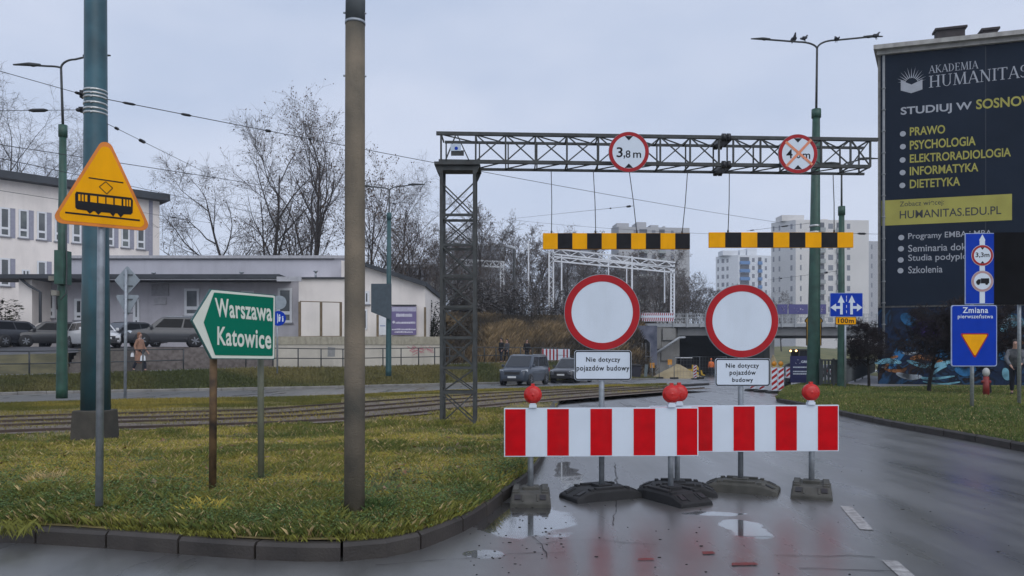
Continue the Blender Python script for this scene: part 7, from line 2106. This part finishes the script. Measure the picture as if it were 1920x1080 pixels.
for i in range(22):
    px = 838 + i * 17.5 + sp.uniform(-6, 6); Y, z = CREST(px); Y += sp.uniform(1.5, 9)
    if BSH is None or i in (1, 2):
        shrub_i = shrub("grey brown leafless bush in the hedge along the railway embankment's crest", (0, 0, 0), 5.5, 3.2, 30 + i, 1500, ((.075, .066, .058), (.17, .15, .135)), size=.13, group="leafless bushes along the embankment crest")
        BSH = (BSH or []) + [shrub_i]; o = shrub_i
    else: o = dup(BSH[i % 3])
    o.location = P(px, 0, Y).xy.to_3d() + Vector((0, 0, z - .1)); o.rotation_euler = (0, 0, sp.uniform(0, 6.28)); q = sp.uniform(.75, 1.3); o.scale = (q, q, q * sp.uniform(.7, 1.1))
# small dark trees in front of the mural
def vz(px, Y): return verge_z(px, Y)
UG = "small dark trees before the mural wall"
tree_at("small dark umbrella shaped tree in front of the mural wall", "umbrella", 1740, 27.0, 568, vz(1740, 27.0), rz=.4, group=UG, name="small_tree")
tree_at("slim dark tree at the banner building's left corner", "umbrella", 1629, 31.4, 600, vz(1629, 31.4), rz=2.4, group=UG, name="small_tree")
tree_at("dark tree with thick trunk hidden behind the blue priority sign", "umbrella", 1857, 26.0, 560, vz(1857, 26.0), rz=4.0, group=UG, name="small_tree")
shrub("dark hedge bush in front of the white school at the left edge", P(8, 655, 46) , 3.2, 2.9, 1, 1500, size=.14)
shrub("dark green bush right of the gabled building above the cream wall", P(812, 640, 52), 2.6, 2.6, 2, 1100, ((.02, .026, .016), (.06, .06, .035)), size=.12)
shrub("brown bush behind the timber posts by the slope", P(842, 655, 56), 3.4, 2.4, 3, 1200, ((.035, .028, .02), (.09, .07, .045)), size=.12)
shrub("greenish bush on the slope's foot, near the railing", P(905, 655, 60), 3.4, 1.4, 4, 1000, ((.04, .04, .022), (.13, .10, .05)), size=.12)

# ------------------------------------------------------------------ construction site
def rz_(px, Y): 
    p = P(px, 0, Y); p.z = prof(Y); return p
def sand_pile(label, px0, px1, top, Y, seed):
    a = rz_(px0, Y); b = rz_(px1, Y); c = (a + b) / 2; w = (b - a).length / 2; zt = CH + (HZ - top) / F * Y; h = zt - c.z
    r = np.random.default_rng(seed); n = 40; V = [(c.x - w * .06, c.y, zt)]; Fc = []
    for j in range(1, 11):
        for i in range(n):
            t = 2 * math.pi * i / n; rr = j / 10
            z = c.z + h * max(0, (1 - rr) ** .92) * (1 + .0) + (.10 * math.sin(t * 5 + j) + r.normal() * .03) * h * .35 * (1 - rr) - .02
            V.append((c.x + w * rr * math.cos(t) * (1 + .05 * math.sin(3 * t)), c.y + w * .8 * rr * math.sin(t), z))
    for i in range(n): Fc.append((0, 1 + i, 1 + (i + 1) % n))
    for j in range(9):
        for i in range(n): Fc.append((1 + j * n + i, 1 + (j + 1) * n + i, 1 + (j + 1) * n + (i + 1) % n, 1 + j * n + (i + 1) % n))
    mb = MB(); mb.smooth = True; mb.add(V, Fc); o = mb.build("sand_pile", M("yellow_sand", (.30, .235, .13), .95, c2=(.40, .32, .19), scale=1.2, bump=.6, bscale=8)); tag(o, label, "sand pile")
sand_pile("large heap of yellow sand in front of the dark underpass", 1222, 1320, 682, 68, 1)
sand_pile("small pale heap of sand right of the underpass, behind the right no entry sign", 1432, 1468, 664, 66, 2)
def digger(label, px, Y, s, dark=False):
    p = rz_(px, Y); root = thing("digger" if not dark else "loader", label, "digger", p, math.radians(20), local=True, group="machines of the roadworks"); root.scale = (s,) * 3
    ye = M("digger_yellow", (.62, .38, .02), .45, var=.1, dirt=.3) if not dark else M("loader_dark_paint", (.05, .05, .05), .5)
    mb = MB(); mb.box(-1.1, 1.2, -.55, .55, .75, 1.25); mb.prism((0, 0, 0), (1, 0, 0), (0, 0, 1), (0, -1, 0), [(1.2, .8), (2.3, .8), (2.35, 1.35), (2.0, 1.75), (1.2, 1.8)], -.5, .5); mb.build("body", ye, root, bevel=.05)
    mb = MB()
    for sy in (-.55, .55):
        for x0, x1 in ((-.9, -.75), (.95, 1.15)): mb.bar((x0, sy, 1.2), (x1 * .9, sy, 2.75), .09)
    mb.box(-.85, 1.1, -.6, .6, 1.2, 1.35); mb.build("cab_frame", m_plastic, root)
    mb = MB(); mb.box(-.95, 1.15, -.66, .66, 2.75, 2.88); mb.build("cab_roof", M("white_cab_roof", (.62, .63, .64), .5) if not dark else m_plastic, root, bevel=.04)
    mb = MB(); mb.box(-.78, .98, -.50, .50, 1.36, 2.73); mb.build("cab_glass", m_carglass, root)
    for x, r_ in ((-.7, .72), (1.75, .52)):
        for sy in (-1, 1):
            mb = MB(); c = Vector((x, sy * .82, r_)); mb.tube([c - Vector((0, .2, 0)), c - Vector((0, .17, 0)), c + Vector((0, .17, 0)), c + Vector((0, .2, 0))], [r_ * .9, r_, r_, r_ * .9], 20); w = mb.build("wheel", m_tyre, root)
            mb = MB(); mb.tube([c - Vector((0, .21, 0)), c + Vector((0, .21, 0))], r_ * .45, 14); mb.build("rim", ye, w)
    mb = MB(); mb.bar((-1.1, 0, .9), (-1.7, 0, 1.25), .22); mb.bar((-1.7, 0, 1.25), (-2.3, 0, .9), .18); mb.build("arm", m_plastic, root)
    mb = MB(); mb.prism((-2.4, 0, .95), (1, 0, 0), (0, 0, 1), (0, -1, 0), [(-.1, .1), (.2, 0), (.35, -.4), (.1, -.75), (-.35, -.6), (-.05, -.5), (.1, -.35)], -.35, .35); mb.build("bucket", m_plastic, root)
    mb = MB(); mb.prism((2.5, 0, .3), (1, 0, 0), (0, 0, 1), (0, -1, 0), [(0, 0), (.6, -.1), (.65, 0), (.2, .2), (.1, .7), (-.1, .7)], -.9, .9); mb.bar((1.9, .5, 1.2), (2.6, .5, .6), .12); mb.bar((1.9, -.5, 1.2), (2.6, -.5, .6), .12); mb.build("shovel", ye if not dark else m_plastic, root)
    if dark:
        mb = MB()
        for yy in (-.45, .35): mb.sphere((-1.0, yy, 2.7), .10, 8, 6)
        mb.build("work_lamp", M("lit_lamp", (.9, .6, .3), emit=((1.0, .62, .25), 4.0)), root)
digger("small yellow digger with white cab roof behind the sand heap", 1281, 74, .68)
digger("dark loader with lit lamps under the bridge, right of its pier", 1502, 72, .95, True)
def delineator(label, px, Y, lamp, h=1.0, base=True):
    p = rz_(px, Y); root = thing("delineator", label, "delineator", p, group="red and white delineators of the roadworks")
    w = .125
    mb = MB(); mb.prism(p, *FRONT, rrect(-w, w, .10, .10 + h, .03), -.03, .03); b = mb.build("panel", m_white, root)
    mb = MB(); O = Vector(p)
    for i in range(5):
        z0 = .06 + i * .25
        pts = [(-w + .012, z0), (w - .012, z0 + .17), (w - .012, z0 + .295), (-w + .012, z0 + .125)]
        pts = [(u, min(max(v, .115), .085 + h)) for u, v in pts]
        if pts[0][1] >= .08 + h: continue
        mb.flat(O, *FRONT, pts, .034)
    mb.build("red_stripe", m_dred, b)
    if base:
        mb = MB(); mb.prism(p, (1, 0, 0), (0, 0, 1), (0, -1, 0), [(-.30, 0), (.30, 0), (.27, .08), (.14, .11), (-.14, .11), (-.27, .08)], -.25, .25); mb.build("foot", m_rubber, root)
    if lamp:
        L = warning_lamp(root, p + Vector((0, 0, .10 + h)), m_amberlens, .10); L.name = "amber_lamp"; L.data.materials[0] = M("yellow_lamp_base", (.6, .42, .03), .5)
delineator("amber lamped delineator, left of the two beside the three line plate", 1451.5, 31.5, True)
delineator("amber lamped delineator, right of the two beside the three line plate", 1464, 31.5, True)
delineator("delineator mostly hidden below the three line plate, left one", 1411, 34, False)
delineator("delineator mostly hidden below the three line plate, right one", 1428.5, 32.7, False)
delineator("delineator between the amber lamped pair and the navy trailer board", 1478, 38.5, False)
delineator("lone delineator standing in front of the sand heap", 1303, 62, False, 1.1)
def info_trailer():
    Y = 35.5; p = rz_(1508, Y); U, V, N = FRONT; k = Y / F
    root = thing("info_trailer", "navy information board with white text on a black trailer by the verge", "sign trailer", p)
    c = P(1508, 692.5, Y); w, h = 52 * k, 50 * k
    mb = MB(); mb.prism(c, U, V, N, rrect(-w / 2, w / 2, -h / 2, h / 2, .03), -.05, 0); b = mb.build("board", M("navy_vinyl", (.020, .024, .095), .5), root)
    mb = MB(); text(mb, c, U, V, N, "GRUPA", -6 * k, 17 * k, 12 * k, 16.5 * k, .004, .03)
    # the smaller lines are too blurred to read: rows of short marks
    r = np.random.default_rng(6)
    for v, a, b_ in ((4, -21, 16), (-4, -21, 20), (-8.5, -21, 14)):
        u = a
        while u < b_:
            l = r.uniform(1, 2.6); mb.flat(c, U, V, N, [(u * k, (v - 1.1) * k), ((u + l) * k, (v - 1.1) * k), ((u + l) * k, (v + 1.1) * k), (u * k, (v + 1.1) * k)], .004); u += l + .5
    mb.build("lettering", m_white, b)
    mb = MB()
    for i in range(3):
        a = math.radians(90 + 120 * i); mb.flat(c, U, V, N, [(-12 * k + 3.2 * k * math.cos(a + t) + 1.6 * k * math.cos(a), 13.5 * k + 3.2 * k * math.sin(a + t) + 1.6 * k * math.sin(a)) for t in (-.7, 0, .7)], .004 + .0005 * i)
    mb.build("logo", m_white, b)
    mb = MB(); mb.box(p.x - .7, p.x + .7, Y + .1, Y + 1.2, p.z + .38, p.z + .55); mb.bar((p.x - .5, Y + .1, p.z + .5), (p.x - .5, Y + .06, c.z), .06); mb.bar((p.x + .5, Y + .1, p.z + .5), (p.x + .5, Y + .06, c.z), .06); mb.build("chassis", m_plastic, root)
    for dx in (-.62, .62):
        mb = MB(); q = Vector((p.x + dx, Y + .55, p.z + .28)); mb.tube([q - Vector((.09, 0, 0)), q + Vector((.09, 0, 0))], .28, 18); mb.build("wheel", m_tyre, root)
info_trailer()
def mesh_panel(label, pxa, pxb, Y, top):
    a = rz_(pxa, Y); b = rz_(pxb, Y); zt = CH + (HZ - top) / F * Y; root = thing("mesh_fence", label, "fence", (a + b) / 2, group="mesh fence panels of the roadworks"); m_ = M("thin_fence_wire", (.16, .17, .18), .6, .3)
    mb = MB(); mb.tube([a, Vector((a.x, Y, zt)), Vector((b.x, Y, zt)), b], .035, 6); mb.build("frame", m_, root)
    mb = MB(); n = int((b.x - a.x) / .25)
    for i in range(1, n): x = a.x + (b.x - a.x) * i / n; mb.bar((x, Y, a.z + .1), (x, Y, zt), .010)
    for i in range(1, 6): z = a.z + (zt - a.z) * i / 6; mb.bar((a.x, Y, z), (b.x, Y, z), .010)
    mb.build("mesh", m_, root)
    mb = MB()
    for q in (a, b): mb.box(q.x - .35, q.x + .35, Y - .12, Y + .12, q.z, q.z + .14)
    mb.build("foot", m_rubber, root)
mesh_panel("mesh fence panel at the sand heap's left side", 1222, 1236, 66, 670)
mesh_panel("mesh fence panel on the sand heap's right side", 1264, 1312, 64.5, 669)
mesh_panel("mesh fence panel in front of the dark underpass by the orange worker", 1312, 1362, 66, 669)
for lb, px, py, Y, h in (("orange square marker on a thin stake by the fence", 1223, 685, 67, .45), ("orange box marker on the sand heap's left flank", 1256, 679, 70, .5)):
    t_ = thing("marker", lb, "marker", rz_(px, Y)); c = P(px, py, Y); mb = MB(); mb.box(c.x - .2, c.x + .2, Y - .02, Y + .02, c.z - h / 2, c.z + h / 2); mb.build("panel", M("orange_marker", (.65, .28, .03), .6), t_)
    mb = MB(); mb.tube([rz_(px, Y), c], .025, 6); mb.build("stake", m_galv, t_)
t_ = thing("bin", "dark navy container bin left of the sand heap", "bin", rz_(1189, 62)); c = rz_(1189, 62)
mb = MB(); mb.prism(c, *FRONT, [(-.45, .12), (.45, .12), (.55, 1.1), (-.55, 1.1)], -.4, .4); mb.build("body", M("navy_plastic", (.018, .018, .032), .5), t_, bevel=.03); mb = MB(); mb.prism(c, *FRONT, [(-.58, 1.1), (.58, 1.1), (.5, 1.25), (-.5, 1.25)], -.44, .44); mb.build("lid", m_plastic, t_, bevel=.03)
t_ = thing("post", "pale blue grey post leaning by the fence left of the sand heap", "post", rz_(1210, 64)); c = rz_(1210, 64); mb = MB(); mb.bar(c, c + Vector((.1, 0, 1.25)), .26, .08); mb.build("shaft", M("blue_grey_post", (.16, .20, .22), .6), t_)
# grey slatted railing leading back to the bridge beside the pavement
def grey_fence():
    root = thing("slatted_fence", "dark grey slatted metal fence running back beside the pavement", "fence", P(1590, 715, 40)); m_ = M("grey_fence_paint", (.075, .085, .088), .5, var=.1)
    pts = []
    for px, Y in ((1538, 32.5), (1563, 32.4), (1588, 34.2), (1603, 38), (1617, 43), (1630, 50), (1640, 58)):
        q = P(px, 0, Y); q.z = verge_z(px, Y) - .02; pts.append(q)
    mb = MB(); sl = MB()
    for a, b in zip(pts, pts[1:]):
        mb.bar(a, a + Vector((0, 0, 1.22)), .07); up = Vector((0, 0, 1.15)); mb.bar(a + up, b + up, .06); mb.bar(a + Vector((0, 0, .15)), b + Vector((0, 0, .15)), .05)
        L = (b - a).length; n = max(3, int(L / .13))
        for i in range(n): q = a.lerp(b, (i + .5) / n); sl.bar(q + Vector((0, 0, .17)), q + Vector((0, 0, 1.12)), .085, .02, up=(0, 1, 0))
    mb.build("frame", m_, root); sl.build("slats", m_, root)
grey_fence()
# small dark cars and a white van seen under the bridge
p = P(1560, 0, 100); p.z = -.9; car("dark car glimpsed under the bridge beyond the slatted fence", "sedan", M("dark_grey_paint", (.05, .05, .06)), p, (.9, .3), name="car")
p = P(1607, 0, 64); p.z = -.45; car("pale silver car top showing behind the slatted fence", "sedan", M("pale_silver_paint", (.45, .48, .50), .3), p, (.95, -.2), name="car")
# weeds at foot of things are part of the grass; white litter on the bank
for lb, px, Y, s in (("white litter scrap on the grass bank by the far kerb", 541, 36.5, .13), ):
    Ya, za = C4(px); c = P(px, 724, Ya + .8); mb = MB(); mb.add([c + Vector(q) for q in ((-s, 0, 0), (s, -.05, .02), (s * .8, .1, .12), (-s * .7, .1, .10))], [(0, 1, 2, 3)]); tag(mb.build("litter", M("white_litter", (.6, .6, .6), .6)), lb, "litter")

# ------------------------------------------------------------------ damp winter air
def haze():
    mb = MB(); mb.box(-700, 700, -70, 900, -2.6, 48.0)
    m = bpy.data.materials.new("damp_air"); m.use_nodes = True; t = m.node_tree; t.nodes.clear()
    o = t.nodes.new("ShaderNodeOutputMaterial"); v = t.nodes.new("ShaderNodeVolumePrincipled")
    v.inputs["Color"].default_value = (.84, .90, .99, 1); v.inputs["Density"].default_value = .0006; v.inputs["Anisotropy"].default_value = 0.2
    t.links.new(v.outputs["Volume"], o.inputs["Volume"])
    h = mb.build("haze", m); stuff(h, "thin damp winter haze paling the far tower blocks and trees", "haze")
haze()
